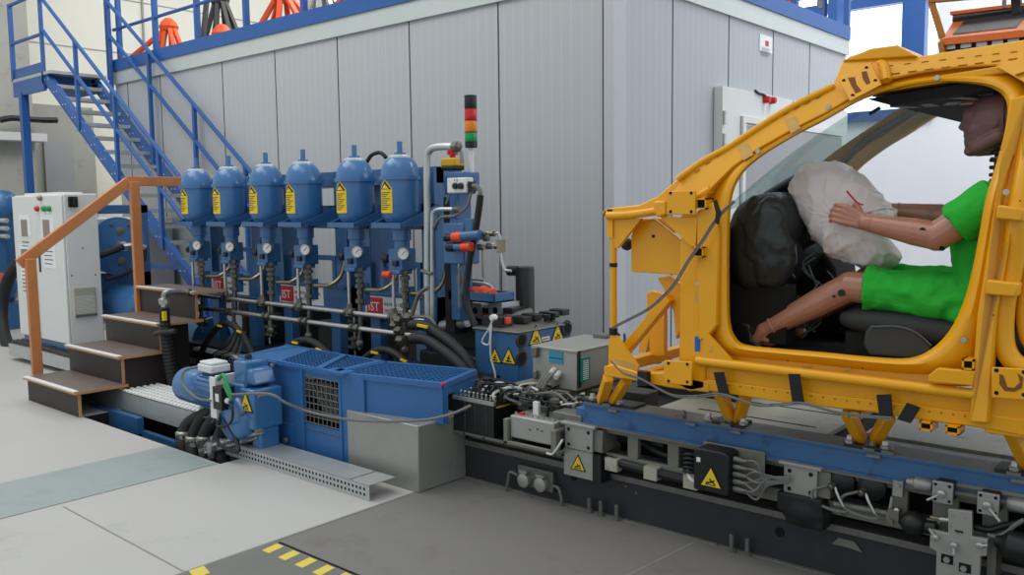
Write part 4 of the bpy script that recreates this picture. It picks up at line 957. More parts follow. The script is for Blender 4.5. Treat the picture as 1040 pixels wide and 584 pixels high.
# mesh window
b = MB('dull_steel'); n = 8
for i in range(n + 1):
    x = XW0 + (XW1 - XW0) * i / n; b.cyl((x, yk + .004, wz0 - .03), (x, yk + .004, wz1), .0035, sec=6)
for i in range(9):
    z = wz0 - .03 + (wz1 - wz0 + .03) * i / 8; b.cyl((XW0, yk - .002, z), (XW1, yk - .002, z), .0035, sec=6)
b.build('mesh_window', parent=pc)
b = MB('black'); b.mm((XW0 - .1, yk + .25, .1), (XW1 + .1, yk + .28, CZ - .03)); b.use('cable_grey')
for k in range(14): b.tube([(XW0 + .03 * k, yk + .05 + .01 * (k % 4), CZ - .1), (XW0 + .04 + .026 * k, yk + .07, CZ - .2), (XW0 + .1 + .02 * k, yk + .1, .25)], .006, 5, 5)
b.build('cable_bunch', parent=pc)
# right half, turned slightly
dr = (V((M1.x, M1.y, 0)) - V((K1.x, K1.y, 0))).normalized()
b = MB('cover_blue')
P_ = [(K1.x, K1.y), (M1.x, M1.y), (M2.x, M2.y), (K3.x, K3.y)]
def wall(p, q, z0, z1, th=.012): b.bar((p[0], p[1], (z0 + z1) / 2), (q[0], q[1], (z0 + z1) / 2), th, z1 - z0)
zl = .36
wall(P_[0], P_[1], zl, CZ); wall(P_[0], (P_[0][0] + .02, P_[0][1]), .04, CZ)
b.prism([(K1.x - .01, K1.y, .04), (-3.86, K1.y + .02, .04), (-3.86, K1.y + .02, CZ - .02), (K1.x - .01, K1.y, CZ - .02)], (0, .012, 0))
mid = V(P_[1]).lerp(V(P_[2]), .33)
wall(P_[1], (P_[1][0] + .001, P_[1][1] + .03), zl, CZ); wall(mid, P_[2], zl, CZ); wall(P_[1], mid, CZ - .07, CZ)
b.build('right_box', parent=pc)
b = MB('dull_steel'); 
wall(P_[2], (P_[2][0], P_[2][1] + .012), zl, CZ, .02); b.build('edge_strip', parent=pc)
b = MB('cover_blue')
for p, q in ((P_[0], P_[1]), (P_[1], P_[2]), (P_[2], P_[3]), (P_[3], P_[0])): b.bar((p[0], p[1], CZ - .01), (q[0], q[1], CZ - .01), .03, .03)
b.build('rim', parent=pc)
def grating(P4, name, n1, n2):
    p = [V((x[0], x[1], CZ - .006)) for x in P4]; b = MB('cover_blue')
    for i in range(n1 + 1):
        t = i / n1; b.bar(p[0].lerp(p[3], t) if 0 else p[0].lerp(p[1], t), p[3].lerp(p[2], t), .005, .010)
    for i in range(n2 + 1):
        t = i / n2; b.bar(p[0].lerp(p[3], t), p[1].lerp(p[2], t), .005, .010)
    b.build(name, parent=pc)
g0 = at(304, 372.8, Z=CZ); g3 = at(352, 361.5, Z=CZ)
h0, h3 = V((K1.x - .02, K1.y, 0)), V((K3.x - .04, K3.y, 0))
Z_ = lambda u, v: at(u, v, Z=CZ)
grating([Z_(280, 368), Z_(322, 375), Z_(349, 360.8), Z_(316, 355)], 'grating', 10, 10)
grating([Z_(325, 375.5), Z_(346, 379), Z_(391, 368), Z_(352, 361.3)], 'grating', 8, 10)
grating([h0 + V((.03, 0, 0)), P_[1], P_[2], h3 + V((.03, 0, 0))], 'grating', 20, 10)
b = MB('cover_blue'); b.bar(Z_(323.5, 375), Z_(350, 361), .04, .016); b.bar((K0.x, yk, CZ - .01), (K1.x, yk, CZ - .01), .02, .03); b.bar((K2.x, K2.y, CZ - .01), (K3.x, K3.y, CZ - .01), .02, .03); b.bar((h0.x, h0.y, CZ), (h3.x, h3.y, CZ), .05, .02); b.mm((K1.x - .1, K1.y - .03, CZ - .005), (K1.x + .08, K1.y + .06, CZ + .01)); b.build('joint_bar', parent=pc)
b = MB('red'); q = at(450, 390, Z=CZ + .01); b.box(q, (.025, .02, .016)); b.build('red_tag', parent=pc, bevel=.004)
b = MB('black'); b.mm((K1.x, 3.2, .02), (-3.45, 3.6, .34)); b.mm((K0.x + .1, yk + .3, .0), (K1.x, 3.7, .3)); b.build('inner_block', parent=pc)
# disc guard seen left of the window
b = MB('machine_blue'); q = at(284, 415, Y=yk); b.lathe((q.x - .18, yk - .02, q.z - .02), (0, 1, 0), [(0, .3), (.018, .3)], 40)
b2 = MB('dull_steel'); q = at(291, 447, Y=yk - .03); b2.lathe((q.x, yk - .03, q.z), (0, -1, 0), [(0, .018), (.02, .015)], 8); q = at(277, 372, Y=yk - .03); b2.lathe((q.x, yk - .03, q.z), (0, -1, 0), [(0, .018), (.02, .015)], 8)
b2.build('bolt', parent=pc)

# silver block
b = MB('alu'); b.mm((-3.995, 3.13, .001), (-3.39, 3.50, .372)); b.mats = ['alu']; tag(b.build('metal_block', bevel=.006), 'plain silver grey sheet metal box in front of the blue cover', 'box')

# perforated cable tray on the floor
ct = thing('cable_tray', 'perforated galvanised cable tray lying on the floor in front of the blue cover', 'cable tray', (-4.3, 2.9, 0))
b = MB('galv'); TXa, TXb = -5.08, -3.50
b.mm((TXa, 2.875, .001), (TXb, 2.879, .085)); b.mm((TXa, 2.875, .083), (TXb - .17, 3.06, .087)); b.mm((TXb - .155, 2.875, .083), (TXb, 3.06, .087)); b.build('tray', parent=ct)
b = MB('hole')
for i in range(48):
    for j in range(2):
        x = TXa + .03 + i * .032; b.mm((x, 2.8735, .022 + j * .03), (x + .012, 2.875, .036 + j * .03))
b.build('perforation', parent=ct)

# ------------------------------------------------------------------ gearbox with electric motor
gm = thing('geared_motor', 'blue geared electric motor with warning triangle in front of the blue cover', 'motor', (-4.9, 3.0, .1))
YM = 2.93
def mp(u, v, y=YM): return at(u, v, Y=y)
mL = mp(189, 394); mR = V((mL.x + (mp(236, 390).x - mL.x) / .66, 0, 0)); GS = .66
ax = V((1, 0, 0)); cz = mp(205, 393).z
b = MB('tank_blue'); L = mR.x - mL.x
b.lathe((mL.x + .0, YM, cz), ax, [(0, .05), (.0, .085), (.012, .10), (.03, .115), (.30 * L, .12), (.32 * L, .112), (.62 * L, .112)], 36); mo = b.build('motor', parent=gm)
b = MB('tank_blue')
b.lathe((mL.x - .004, YM, cz), ax, [(0, .06), (.006, .062)], 20)
b.use('black')
for k in range(12):
    an = 2 * PI * k / 12; b.bar((mL.x - .008, YM + .02 * math.cos(an), cz + .02 * math.sin(an)), (mL.x - .008, YM + .055 * math.cos(an), cz + .055 * math.sin(an)), .004, .006, (1, 0, 0))
b.build('fan_grille', parent=mo)
b = MB('black')
for k in range(26):
    an = 2 * PI * k / 26; p = V((0, math.cos(an), math.sin(an))) * .113
    b.bar(V((mL.x + .34 * L, YM, cz)) + p, V((mL.x + .66 * L, YM, cz)) + p, .005, .02, p)
b.mats = ['machine_blue']; b.build('cooling_fins', parent=mo)
b = MB('white_paint'); q = mp(200, 371, YM); b.box((mL.x + .42 * L, YM, cz + .15), (.17, .14, .05)); b.box((mL.x + .42 * L, YM, cz + .185), (.15, .12, .02)); b.lathe((mL.x + .42 * L - .085, YM, cz + .15), (-1, 0, 0), [(0, .018), (.02, .016)], 10); b.build('terminal_box', parent=gm, bevel=.008)
b = MB('white_paint'); xs = mL.x + .66 * L; b.mm((xs, YM - .12, cz - .14), (xs + .02, YM + .13, cz + .14)); b.mm((xs - .05, YM - .13, cz - .13), (xs + .02, YM - .12, cz + .13)); b.mats = ['label_white']; b.build('adapter_plate', parent=gm, bevel=.003)
b = MB('black'); b.mm((xs + .02, YM - .15, cz - .06), (xs + .12, YM - .03, cz + .08)); b.use('label_white'); b.mm((xs + .05, YM - .152, cz - .01), (xs + .09, YM - .15, cz + .04)); b.build('encoder_box', parent=gm, bevel=.008)
b = MB('white_paint')
for dx, dz in ((-.03, -.02), (.13, .0)): b.lathe((xs + dx, YM - .12, cz + dz), (-1 if dx < 0 else 1, 0, 0), [(0, .018), (.02, .018), (.03, .012)], 10)
b.build('cable_gland', parent=gm)
b = MB('cable_grey'); b.tube([(mL.x + .42 * L - .1, YM, cz + .15), (mL.x + .25 * L, YM - .12, cz + .13), (mL.x + .3 * L, YM - .16, cz + .05), (mL.x + .5 * L, YM - .17, cz - .01), (xs - .03, YM - .14, cz - .02)], .009, 7); b.build('lead', parent=gm)
gx = xs + .06
b = MB('tank_blue')
b.mm((gx + GS * .02, YM - .06, cz - .17), (gx + GS * .24, YM + .14, cz + .10)); b.mm((gx + GS * .06, YM - .05, cz + .08), (gx + GS * .26, YM + .12, cz + .24)); b.mm((gx + GS * .2, YM - .07, cz - .17), (gx + GS * .42, YM + .14, cz + .08))
b.prism([(gx + GS * .24, YM - .04, cz + .1), (gx + GS * .38, YM - .04, cz + .1), (gx + GS * .33, YM - .04, cz + .19), (gx + GS * .24, YM - .04, cz + .2)], (0, .16, 0))
b.lathe((gx + GS * .10, YM - .07, cz - .13), (0, -1, 0), [(-.05, .15), (0, .15), (.03, .13), (.035, .1)], 32)
b.mm((gx + GS * .25, YM - .02, cz - .30), (gx + GS * .40, YM + .12, cz - .1)); b.mm((gx - .0, YM + .02, cz - .28), (gx + GS * .3, YM + .14, cz - .1))
b.build('gearbox', parent=gm, bevel=.014)
b = MB('black'); b.lathe((gx + GS * .13, YM + .03, cz + .24), (0, 0, 1), [(0, .022), (.02, .022), (.03, .015)], 10); b.build('vent_plug', parent=gm)
b = MB('dull_steel')
for dx, dz in ((.03, -.05), (.19, -.07), (.0, -.18), (.19, -.24), (.4, .07), (.36, -.15)): b.lathe((gx + dx, YM - .10, cz + dz), (0, -1, 0), [(-.03, .012), (.012, .012)], 6)
b.build('bolt', parent=gm)
b = MB(); warn_triangle(b, (gx + GS * .31, YM - .073, cz - .015), (1, 0, 0), (0, 0, 1), .15, 'hand'); b.build('warning_sign', parent=gm)
# green sling and long steel cable to the front box
t = thing('pull_cable', 'grey steel cable drooping from a green sling on the motor across the blue cover', 'cable', (gx, YM - .12, cz))
b = MB('cable_green'); b.tube([(gx - .02, YM - .12, cz + .12), (gx + .06, YM - .13, cz + .16), (gx + .12, YM - .14, cz + .10), (gx + .16, YM - .14, cz + .03), (gx + .10, YM - .13, cz + .06), (gx + .05, YM - .12, cz + .1)], .012, 7); b.build('sling', parent=t)
ce = [at(u, v, Y=y) for u, v, y in ((272, 400, 2.8), (290, 409, 2.85), (310, 417, 2.95), (335, 423, 3.0), (363, 427, 3.08), (400, 428, 3.1), (435, 426, 3.1), (460, 420, 3.15), (478, 412, 3.2))]
b = MB('cable_grey'); b.tube([(gx + .14, YM - .14, cz + .05)] + ce, .008, 6, 8); b.build('cable', parent=t)
b = MB('cable_black'); b.tube([(xs + .02, YM - .1, cz - .1), (xs + .03, YM - .14, cz - .25), (xs + .1, YM - .14, cz - .29), (xs + .22, YM - .13, cz - .30), (xs + .24, YM - .12, cz - .28), (xs + .14, YM - .1, cz - .2), (xs + .05, YM - .1, cz - .12)], .012, 8, 8); b.tube([(xs + .1, YM - .1, cz + .0), (xs + .22, YM - .14, cz - .02), (xs + .2, YM - .14, cz - .12), (xs + .05, YM - .14, cz - .17), (xs - .02, YM - .1, cz - .12)], .008, 7)
tag(b.build('motor_cable'), 'black cable loops hanging below the electric motor', 'cable')
# hoses dropping through the floor opening
HP = [((186, 462), (187, 440), (195, 428), (212, 420)), ((197, 470), (197, 445), (207, 425), (222, 412)), ((212, 470), (208, 445), (220, 425), (240, 415)), ((226, 470), (222, 450), (232, 432), (250, 425))]
for k, pts in enumerate(HP):
    t = thing('floor_hose', ['leftmost black hose entering the floor opening under the motor', 'second black hose from the left entering the floor opening', 'third black hose from the left entering the floor opening', 'rightmost black hose entering the floor opening by the tray'][k], 'hose', at(*pts[0], Y=2.9), 'hoses in the floor opening')
    P = [at(u, v, Y=2.86 + .04 * i) for i, (u, v) in enumerate(pts)]
    b = MB('rubber'); b.tube([P[0] + V((-.02, .05, -.3))] + P, .048, 7, 12); b.build('hose', parent=t)
    b = MB('alu'); b.lathe(P[1] + V((0, 0, -.05)), (0, 0, 1), [(0, .05), (.03, .056), (.06, .056), (.08, .03)], 12); b.tube([P[0] + V((-.06, 0, .0)), P[0] + V((-.05, 0, .07)), P[0] + V((.0, 0, .12))], .018); b.build('hose_fitting', parent=t)
for k, (a0, a1) in enumerate((((214, 453), (268, 438)), ((206, 461), (262, 444)))):
    b = MB('steel'); b.cyl(at(*a0, Y=2.80), at(*a1, Y=2.92), .014); b.lathe(at(*a0, Y=2.80), (0, 0, -1), [(-.03, .028), (.08, .022)], 12); tag(b.build('steel_pipe'), ['upper silver pipe leading to the gearbox above the floor opening', 'lower silver pipe leading to the gearbox above the floor opening'][k], 'pipe')
b = MB('galv'); b.tube([at(u, v, Y=3.0) for u, v in ((205, 430), (207, 415), (212, 405))], .03); b.use('cable_grey')
for k in range(5): b.tube([at(203 + k * 6, 418, Y=2.95), at(210 + k * 5, 424 + k % 2 * 5, Y=2.9), at(218 + k * 4, 415, Y=2.92), at(225 + 3 * k, 408, Y=2.95)], .006, 6, 5)
tag(b.build('cable_knot'), 'tangle of grey leads and a conduit just below the electric motor', 'cables')
# ================================================================== SLED TRACK
XR = 2.2
tb = thing('track_base', 'long black sled track base bolted to the dark floor', 'track', (-1, 3.5, 0))
b = MB('base_black'); b.mm((-3.42, 3.5, 0), (XR, 3.53, .195)); b.mm((-3.42, 3.53, 0), (XR, 4.62, .12)); b.mm((-3.42, 4.6, 0), (XR, 4.64, .195)); b.use('black'); b.mm((-3.42, 3.6, .12), (XR, 4.5, .20)); b.build('bed', parent=tb)
for y0, y1 in ((3.485, 3.58), (4.54, 4.64)):
    b = MB('dull_steel'); b.mm((-3.40, y0, .195), (XR, y1, .225)); b.build('guide_rail', parent=tb, bevel=.003)
b = MB('galv'); b.mm((-3.42, 3.48, 0), (XR, 3.5, .006)); b.mats = ['frame_grey']; b.build('foot_strip', parent=tb)
b = MB('frame_grey'); b.mm((-3.4, 3.49, .19), (-2.62, 3.60, .215)); b.mm((-3.35, 3.53, .225), (-2.65, 3.9, .24)); b.build('end_rail', parent=tb)
for x in (-2.50, -2.43, -2.335, -1.72, -1.645, -.95):
    b = MB('dull_steel'); b.lathe((x, 3.47, 0), (0, 0, 1), [(0, .018), (.018, .018), (.02, .011), (.075, .011), (.078, .008)], 8); b.build('anchor_bolt', parent=tb)
b = MB('hole'); b.lathe((-1.51, 3.499, .13), (0, -1, 0), [(0, .022), (.002, .021)], 16); b.lathe((-2.62, 3.499, .15), (0, -1, 0), [(0, .018), (.002, .017)], 16); b.build('bore', parent=tb)
b = MB('dull_steel'); 
for (x, z) in ((-3.02, .11), (-2.3, .17), (-2.24, .15)): b.lathe((x, 3.499, z), (0, -1, 0), [(0, .008), (.004, .006)], 8)
b.build('screw', parent=tb)
b = MB('frame_grey'); q = at(865, 556, Y=3.49); b.prism([at(845, 552, Y=3.495), at(852, 546, Y=3.495), at(868, 550, Y=3.495), at(876, 561, Y=3.495), at(862, 556, Y=3.495)], (0, -.004, 0)); tag(b.build('torn_tape'), 'torn grey tape scrap stuck to the black track base', 'tape')
sk = thing('socket_pair', 'pair of round grey power sockets on the black track base', 'socket', (-2.85, 3.48, .05))
b = MB('dull_steel'); b.mm((-2.975, 3.47, .05), (-2.735, 3.5, .16)); b.build('plate', parent=sk, bevel=.004)
for x in (-2.915, -2.80):
    b = MB('alu'); b.lathe((x, 3.47, .088), (0, -1, 0), [(0, .038), (.03, .038), (.035, .03)], 24); b.box((x, 3.455, .135), (.05, .03, .015)); b.build('socket_lid', parent=sk)
b = MB('dull_steel'); b.tube([(-2.975, 3.47, .10), (-3.02, 3.46, .11), (-3.035, 3.46, .06), (-3.05, 3.46, .0)], .009); b.tube([(-2.735, 3.47, .09), (-2.69, 3.46, .09), (-2.67, 3.46, .04), (-2.67, 3.46, 0)], .009); b.build('lead', parent=sk)

# ------------------------------------------------------------------ sled
sd = thing('sled', 'test sled of slotted grey frame and blue beams carrying the yellow car body', 'sled', (-1, 3.45, .24))
YB = 3.42
z0, z1 = .26, .455
b = MB('frame_grey'); b.mm((-2.52, 3.45, .435), (XR, 3.49, .47)); 
slots = [(-2.43, -2.26), (-2.20, -2.04), (-1.98, -1.80), (-1.60, -1.46), (-1.30, -1.04), (-.98, -.89), (-.80, -.72), (-.64, -.2)]
xs_ = -2.52
for a, c in slots: b.mm((xs_, 3.45, .33), (a, 3.48, .44)); xs_ = c
b.mm((xs_, 3.45, .33), (XR, 3.48, .44)); b.mm((-2.52, 3.45, .28), (XR, 3.48, .335)); b.build('slotted_frame', parent=sd, bevel=.004)
b = MB('interior'); b.mm((-2.5, 3.75, .26), (XR, 4.3, .44)); b.mm((-2.5, 4.45, .28), (XR, 4.5, .47)); b.build('core', parent=sd)
for y0 in (3.42, 4.50):
    b = MB('beam_blue'); b.mm((-2.50, y0, .565), (XR, y0 + .14, .575)); b.mm((-2.50, y0 + .0, .472), (XR, y0 + .14, .482)); b.mm((-2.50, y0 + .01, .48), (XR, y0 + .02, .568)); b.use('dull_steel'); b.mm((-2.49, y0 - .004, .463), (XR, y0 + .14, .473)); b.mm((-2.50, y0, .575), (XR, y0 + .14, .578)); b.build('beam', parent=sd)
b = MB('plate_beige'); b.mm((-2.28, 3.58, .50), (-1.42, 4.48, .52)); b.mm((-1.30, 3.9, .50), (XR, 4.48, .52)); b.build('deck_plate', parent=sd)
b = MB('dull_steel'); b.mm((-1.42, 3.56, .50), (XR, 3.74, .525)); b.mm((-1.2, 3.76, .50), (XR, 3.88, .51)); b.use('hole'); b.mm((-1.42, 3.74, .505), (XR, 3.752, .526)); b.mm((-2.1, 3.85, .52), (-1.5, 3.86, .522)); b.mm((-2.1, 4.15, .52), (-1.5, 4.16, .522)); b.build('deck_strip', parent=sd)
b = MB('interior'); b.mm((-2.5, 3.58, .48), (-2.28, 4.48, .50)); b.mm((-1.42, 3.56, .47), (-1.3, 4.48, .50)); b.build('deck_gap', parent=sd)
b = MB('dark_steel'); b.mm((-2.48, 3.6, .50), (-2.25, 3.72, .62)); b.mm((-2.5, 4.1, .5), (-2.0, 4.4, .62)); b.build('mounting_block', parent=sd, bevel=.005)
b = MB('cable_black')
b.tube([(-2.45, 3.44, .31), (-2.2, 3.435, .30), (-2.0, 3.435, .295), (-1.85, 3.435, .29)], .022, 5, 10); b.build('hose', parent=sd)
b = MB('plate_beige')
for x in (-2.36, -2.14, -1.93): b.mm((x, 3.405, .265), (x + .07, 3.45, .325))
b.build('hose_clip', parent=sd)
b = MB('dull_steel')
for x in (-2.46, -2.22, -2.0, -1.75, -1.62, -1.38): b.lathe((x, 3.45, .46), (0, -1, 0), [(0, .007), (.004, .005)], 8)
for x in (-2.36, -1.96, -1.73, -1.12, -1.05, -.62): b.box((x, 3.43, .583), (.045, .03, .012)); b.lathe((x, 3.46, .578), (0, 0, 1), [(0, .015), (.02, .015), (.03, .01)], 6)
b.use('frame_grey')
for x in (-2.32, -1.90, -1.68, -1.1, -.6): b.box((x, 3.418, .562), (.05, .016, .012))
b.build('beam_clamp', parent=sd)
b = MB('dark_steel')
for k in range(6): b.lathe((-2.4 + k * .16, 3.6, .38), (1, 0, 0), [(0, .03), (.06, .035), (.1, .02)], 10)
b.tube([(-2.44, 3.56, .36), (-2.3, 3.55, .40), (-2.1, 3.55, .35), (-1.9, 3.56, .40), (-1.8, 3.56, .36)], .015); b.build('inner_hose', parent=sd)
# left end bearing block with warning plate
def plateblock(x0, x1, zt, zb_, nm, lab):
    t = thing(nm, lab, 'block', ((x0 + x1) / 2, 3.4, zb_))
    b = MB('alu'); b.mm((x0, 3.40, zb_), (x1, 3.415, zt)); b.mm((x0 - .02, 3.39, zt), (x1 + .02, 3.5, zt + .015)); b.use('frame_grey'); b.mm((x0 + .01, 3.415, zb_ + .005), (x1 + .05, 3.56, zt - .005)); b.build('body', parent=t, bevel=.003)
    b = MB('hole')
    for x in (x0 + .025, x1 - .025):
        for z in (zb_ + .022, zt - .022): b.lathe((x, 3.40, z), (0, -1, 0), [(0, .009), (.0015, .009)], 12)
    b.build('bolt_hole', parent=t)
    return t
t = plateblock(-2.60, -2.43, .455, .335, 'bearing_block', 'grey four-hole bearing block above the left warning plate on the sled')
b = MB('alu'); b.mm((-2.61, 3.405, .195), (-2.43, 3.412, .332)); b.use('black'); b.mm((-2.43, 3.40, .19), (-2.38, 3.49, .33)); warn_triangle(b, (-2.52, 3.404, .258), (1, 0, 0), (0, 0, 1), .095, 'hand'); b.build('warning_plate', parent=t)
plateblock(-1.455, -1.315, .465, .345, 'bearing_block', 'grey four-hole bearing block above a black cloth bag')
b = MB('tape_black'); b.ball((-1.37, 3.43, .28), (.11, .06, .075)); b.box((-1.38, 3.43, .31), (.19, .1, .08)); b.box((-1.36, 3.43, .26), (.16, .09, .08)); tag(b.build('cloth_bag', remesh=.008, smooth_it=4), 'black cloth bag wrapped below the right-hand bearing block', 'bag')
# black junction box
jb = thing('junction_box', 'black junction box with large warning triangle and round plugs on its right side', 'junction box', (-1.74, 3.33, .30))
b = MB('frame_grey'); b.mm((-1.83, 3.40, .30), (-1.54, 3.41, .50)); b.build('back_plate', parent=jb, bevel=.01)
b = MB('black'); b.prism([(-1.82, 3.30, .31), (-1.655, 3.30, .31), (-1.655, 3.30, .485), (-1.68, 3.30, .495), (-1.80, 3.30, .495), (-1.82, 3.30, .485)], (0, .10, 0)); b.build('box', parent=jb, bevel=.006)
b = MB(); warn_triangle(b, (-1.735, 3.299, .365), (1, 0, 0), (0, 0, 1), .115, 'hand'); b.build('warning_sign', parent=jb)
b = MB('label_white'); b.mm((-1.805, 3.298, .435), (-1.787, 3.30, .455)); b.build('sticker', parent=jb)
b = MB('dull_steel')
for k in range(5): b.lathe((-1.652, 3.345, .335 + k * .032), (1, 0, 0), [(0, .013), (.03, .013), (.035, .010), (.06, .008)], 10)
b.build('plug', parent=jb)
b = MB('cable_grey')
for k in range(8):
    z = .335 + (k % 5) * .032; b.tube([(-1.60, 3.345, z), (-1.54, 3.33 - .01 * (k % 3), z - .02 + .008 * k), (-1.50, 3.34, .38 + .006 * k), (-1.42, 3.38, .40 + .01 * (k % 3))], .0055, 6, 6)
b.use('cable_black')
for k in range(5): b.tube([(-1.82, 3.36, .44 - k * .02), (-1.87, 3.33, .45 - k * .02), (-1.90, 3.36, .42 - k * .015), (-1.86, 3.38, .36), (-1.83, 3.38, .35)], .007, 6, 6)
b.use('cable_white'); b.tube([(-1.88, 3.35, .37), (-1.85, 3.33, .34), (-1.82, 3.33, .33)], .008); b.build('lead', parent=jb)
# two coaxial sensor knobs with leads
for k, x in enumerate((-1.23, -1.11)):
    t = thing('proximity_sensor', ['left of two black round sensors with grey lead under the blue beam', 'right of two black round sensors with grey lead under the blue beam'][k], 'sensor', (x, 3.42, .40))
    b = MB('black'); b.lathe((x, 3.46, .43), (0, -1, 0), [(0, .055), (.03, .055), (.04, .04), (.05, .025)], 20); b.build('body', parent=t)
    b = MB('brass'); b.lathe((x - .02, 3.42, .418), (-.3, -1, -.3), [(0, .014), (.03, .014), (.035, .01)], 8); b.mats = ['fitting']; b.build('nut', parent=t)
    b = MB('steel'); b.tube([(x - .01, 3.40, .41), (x + .01, 3.385, .38), (x + .03, 3.385, .345)], .006, 5, 8); b.build('pin', parent=t)
    b = MB('cable_grey'); b.tube([(x + .03, 3.385, .345), (x + .04, 3.39, .325), (x - .02, 3.39, .32), (x - .09, 3.39, .34), (x - .10, 3.40, .38), (x - .04, 3.41, .41)], .006, 6, 6); b.build('lead', parent=t)
# clamps and levers, valve plates along the front
def toggler(x, z, lab, s=1):
    t = thing('clamp_unit', lab, 'clamp', (x, 3.38, z - .04))
    b = MB('alu'); b.mm((x - .035, 3.36, z - .04), (x + .035, 3.375, z + .04)); b.use('dark_steel'); b.mm((x - .03, 3.375, z - .035), (x + .03, 3.47, z + .035)); b.build('plate', parent=t, bevel=.003)
    b = MB('hole')
    for dx in (-.024, .024):
        for dz in (-.028, .028): b.lathe((x + dx, 3.36, z + dz), (0, -1, 0), [(0, .006), (.001, .006)], 8)
    b.build('bolt_hole', parent=t)
    b = MB('steel'); b.lathe((x, 3.36, z), (0, -1, 0), [(0, .014), (.02, .014), (.022, .01)], 10); b.cyl((x, 3.345, z), (x - .045 * s, 3.335, z - .03 if s > 0 else z - .045), .005, sec=8); b.build('lever', parent=t)
    b = MB('alu'); b.lathe((x - .05 * s, 3.42, z), (-s, 0, 0), [(0, .02), (.02, .026), (.06, .026), (.065, .018), (.09, .012)], 14); b.build('cylinder', parent=t)
toggler(-.835, .485, 'clamp with lever pointing left beside the cross-shaped plate')
toggler(-.685, .475, 'clamp with lever pointing down right beside the cross-shaped plate', -1)
t = thing('link_bracket', 'small grey bracket with threaded rod below the blue beam', 'bracket', (-1.0, 3.42, .42))
b = MB('alu'); b.mm((-1.02, 3.40, .425), (-.985, 3.42, .485)); b.lathe((-1.0, 3.40, .47), (0, -1, 0), [(0, .009), (.012, .008)], 8); b.build('plate', parent=t)
b = MB('steel'); b.cyl((-1.02, 3.40, .42), (-1.03, 3.40, .35), .007, sec=8); b.lathe((-1.03, 3.40, .36), (0, 0, -1), [(0, .012), (.03, .012)], 6); b.cyl((-.98, 3.43, .46), (-.87, 3.43, .465), .008, sec=8); b.build('rod', parent=t)
b = MB('frame_grey'); b.cyl((-1.25, 3.42, .335), (-.85, 3.42, .35), .011, sec=10); b.cyl((-.86, 3.44, .50), (-.5, 3.44, .505), .016, sec=10); b.cyl((-.86, 3.42, .475), (-.5, 3.42, .478), .01, sec=10); tag(b.build('brake_line'), 'grey horizontal pipes running below the blue beam at right', 'pipe')
t = thing('pressure_bulb', 'black round rubber bulb left of the cross-shaped plate', 'bulb', (-.93, 3.38, .3))
b = MB('black'); b.ball((-.94, 3.40, .335), (.05, .05, .045)); b.cyl((-.90, 3.40, .33), (-.86, 3.40, .335), .025); b.build('bulb', parent=t)
b = MB('label_white'); b.lathe((-1.0, 3.385, .375), (0, -1, 0), [(0, .009), (.004, .008)], 12); b.use('dull_steel'); b.box((-1.01, 3.40, .35), (.04, .04, .05)); b.lathe((-1.015, 3.38, .33), (0, -1, 0), [(0, .012), (.015, .01)], 8); b.build('fitting', parent=t)
t = thing('pressure_bulb', 'black rubber cylinder right of the cross-shaped plate at the frame edge', 'bulb', (-.6, 3.38, .3))
b = MB('black'); b.lathe((-.66, 3.38, .345), (1, 0, -.1), [(0, .02), (.02, .03), (.04, .055), (.2, .055)], 18); b.build('bulb', parent=t)
cp = thing('cross_plate', 'grey cross-shaped machined plate with round levers bolted low on the track', 'plate', (-.77, 3.34, .1))
b = MB('alu'); yq = 3.345
def rc(u0, v0, u1, v1):
    a = at(u0, v0, Y=yq); c = at(u1, v1, Y=yq); b.mm((a.x, yq, c.z), (c.x, yq + .02, a.z))

b.prism([at(u, v, Y=yq) for u, v in ((963, 517), (987, 520), (987, 545), (1003, 548), (1002, 565), (996, 565), (994, 600), (950, 595), (951, 560), (944, 556), (945, 538), (963, 542))], (0, .02, 0)); b.build('plate', parent=cp, bevel=.002)
b = MB('hole'); 
for (u, v, w) in ((956, 562, 7), (974, 571, 7)): 
    a = at(u, v, Y=yq); c = at(u + 12, v + 12, Y=yq); b.mm((a.x, yq - .001, c.z), (c.x, yq, a.z))
a = at(970, 538, Y=yq); c = at(978, 542, Y=yq); b.mm((a.x, yq - .001, c.z), (c.x, yq, a.z))
b.build('window', parent=cp)
b = MB('alu'); b.text('K.M', .012, at(970.5, 541.6, Y=yq) + V((0, -.0015, 0)), (1, 0, 0), (0, 0, 1), .0006); b.build('lettering', parent=cp)
b = MB('steel')
for (u, v, du, dv) in ((951, 545, -6, -10), (970, 553, 0, 8), (996, 553, 9, -1)):
    a = at(u, v, Y=yq); b.lathe(a, (0, -1, 0), [(0, .012), (.02, .012), (.022, .008)], 10); e = at(u + du, v + dv, Y=yq) + V((0, -.02, 0)); b.cyl(a + V((0, -.015, 0)), e, .006, sec=8)
for (u, v) in ((967, 523), (980, 525), (965, 534)): b.lathe(at(u, v, Y=yq), (0, -1, 0), [(0, .005), (.002, .004)], 8)
b.lathe(at(962, 568, Y=yq), (0, -1, 0), [(0, .012), (.01, .012)], 6); b.lathe(at(979, 577, Y=yq), (0, -1, 0), [(0, .012), (.01, .012)], 6)
b.build('lever', parent=cp)
b = MB('brass'); b.cyl(at(945, 525, Y=3.37), at(955, 527, Y=3.37), .007, sec=8); b.use('steel'); b.cyl(at(955, 527, Y=3.37), at(964, 528, Y=3.37), .01, sec=8); b.build('inlet', parent=cp)
b = MB('dull_steel'); b.mm((at(1003, 560, Y=3.4).x, 3.40, 0), (at(1012, 560, Y=3.4).x, 3.5, .34)); tag(b.build('plate_support'), 'grey upright holding the cross-shaped plate', 'support')
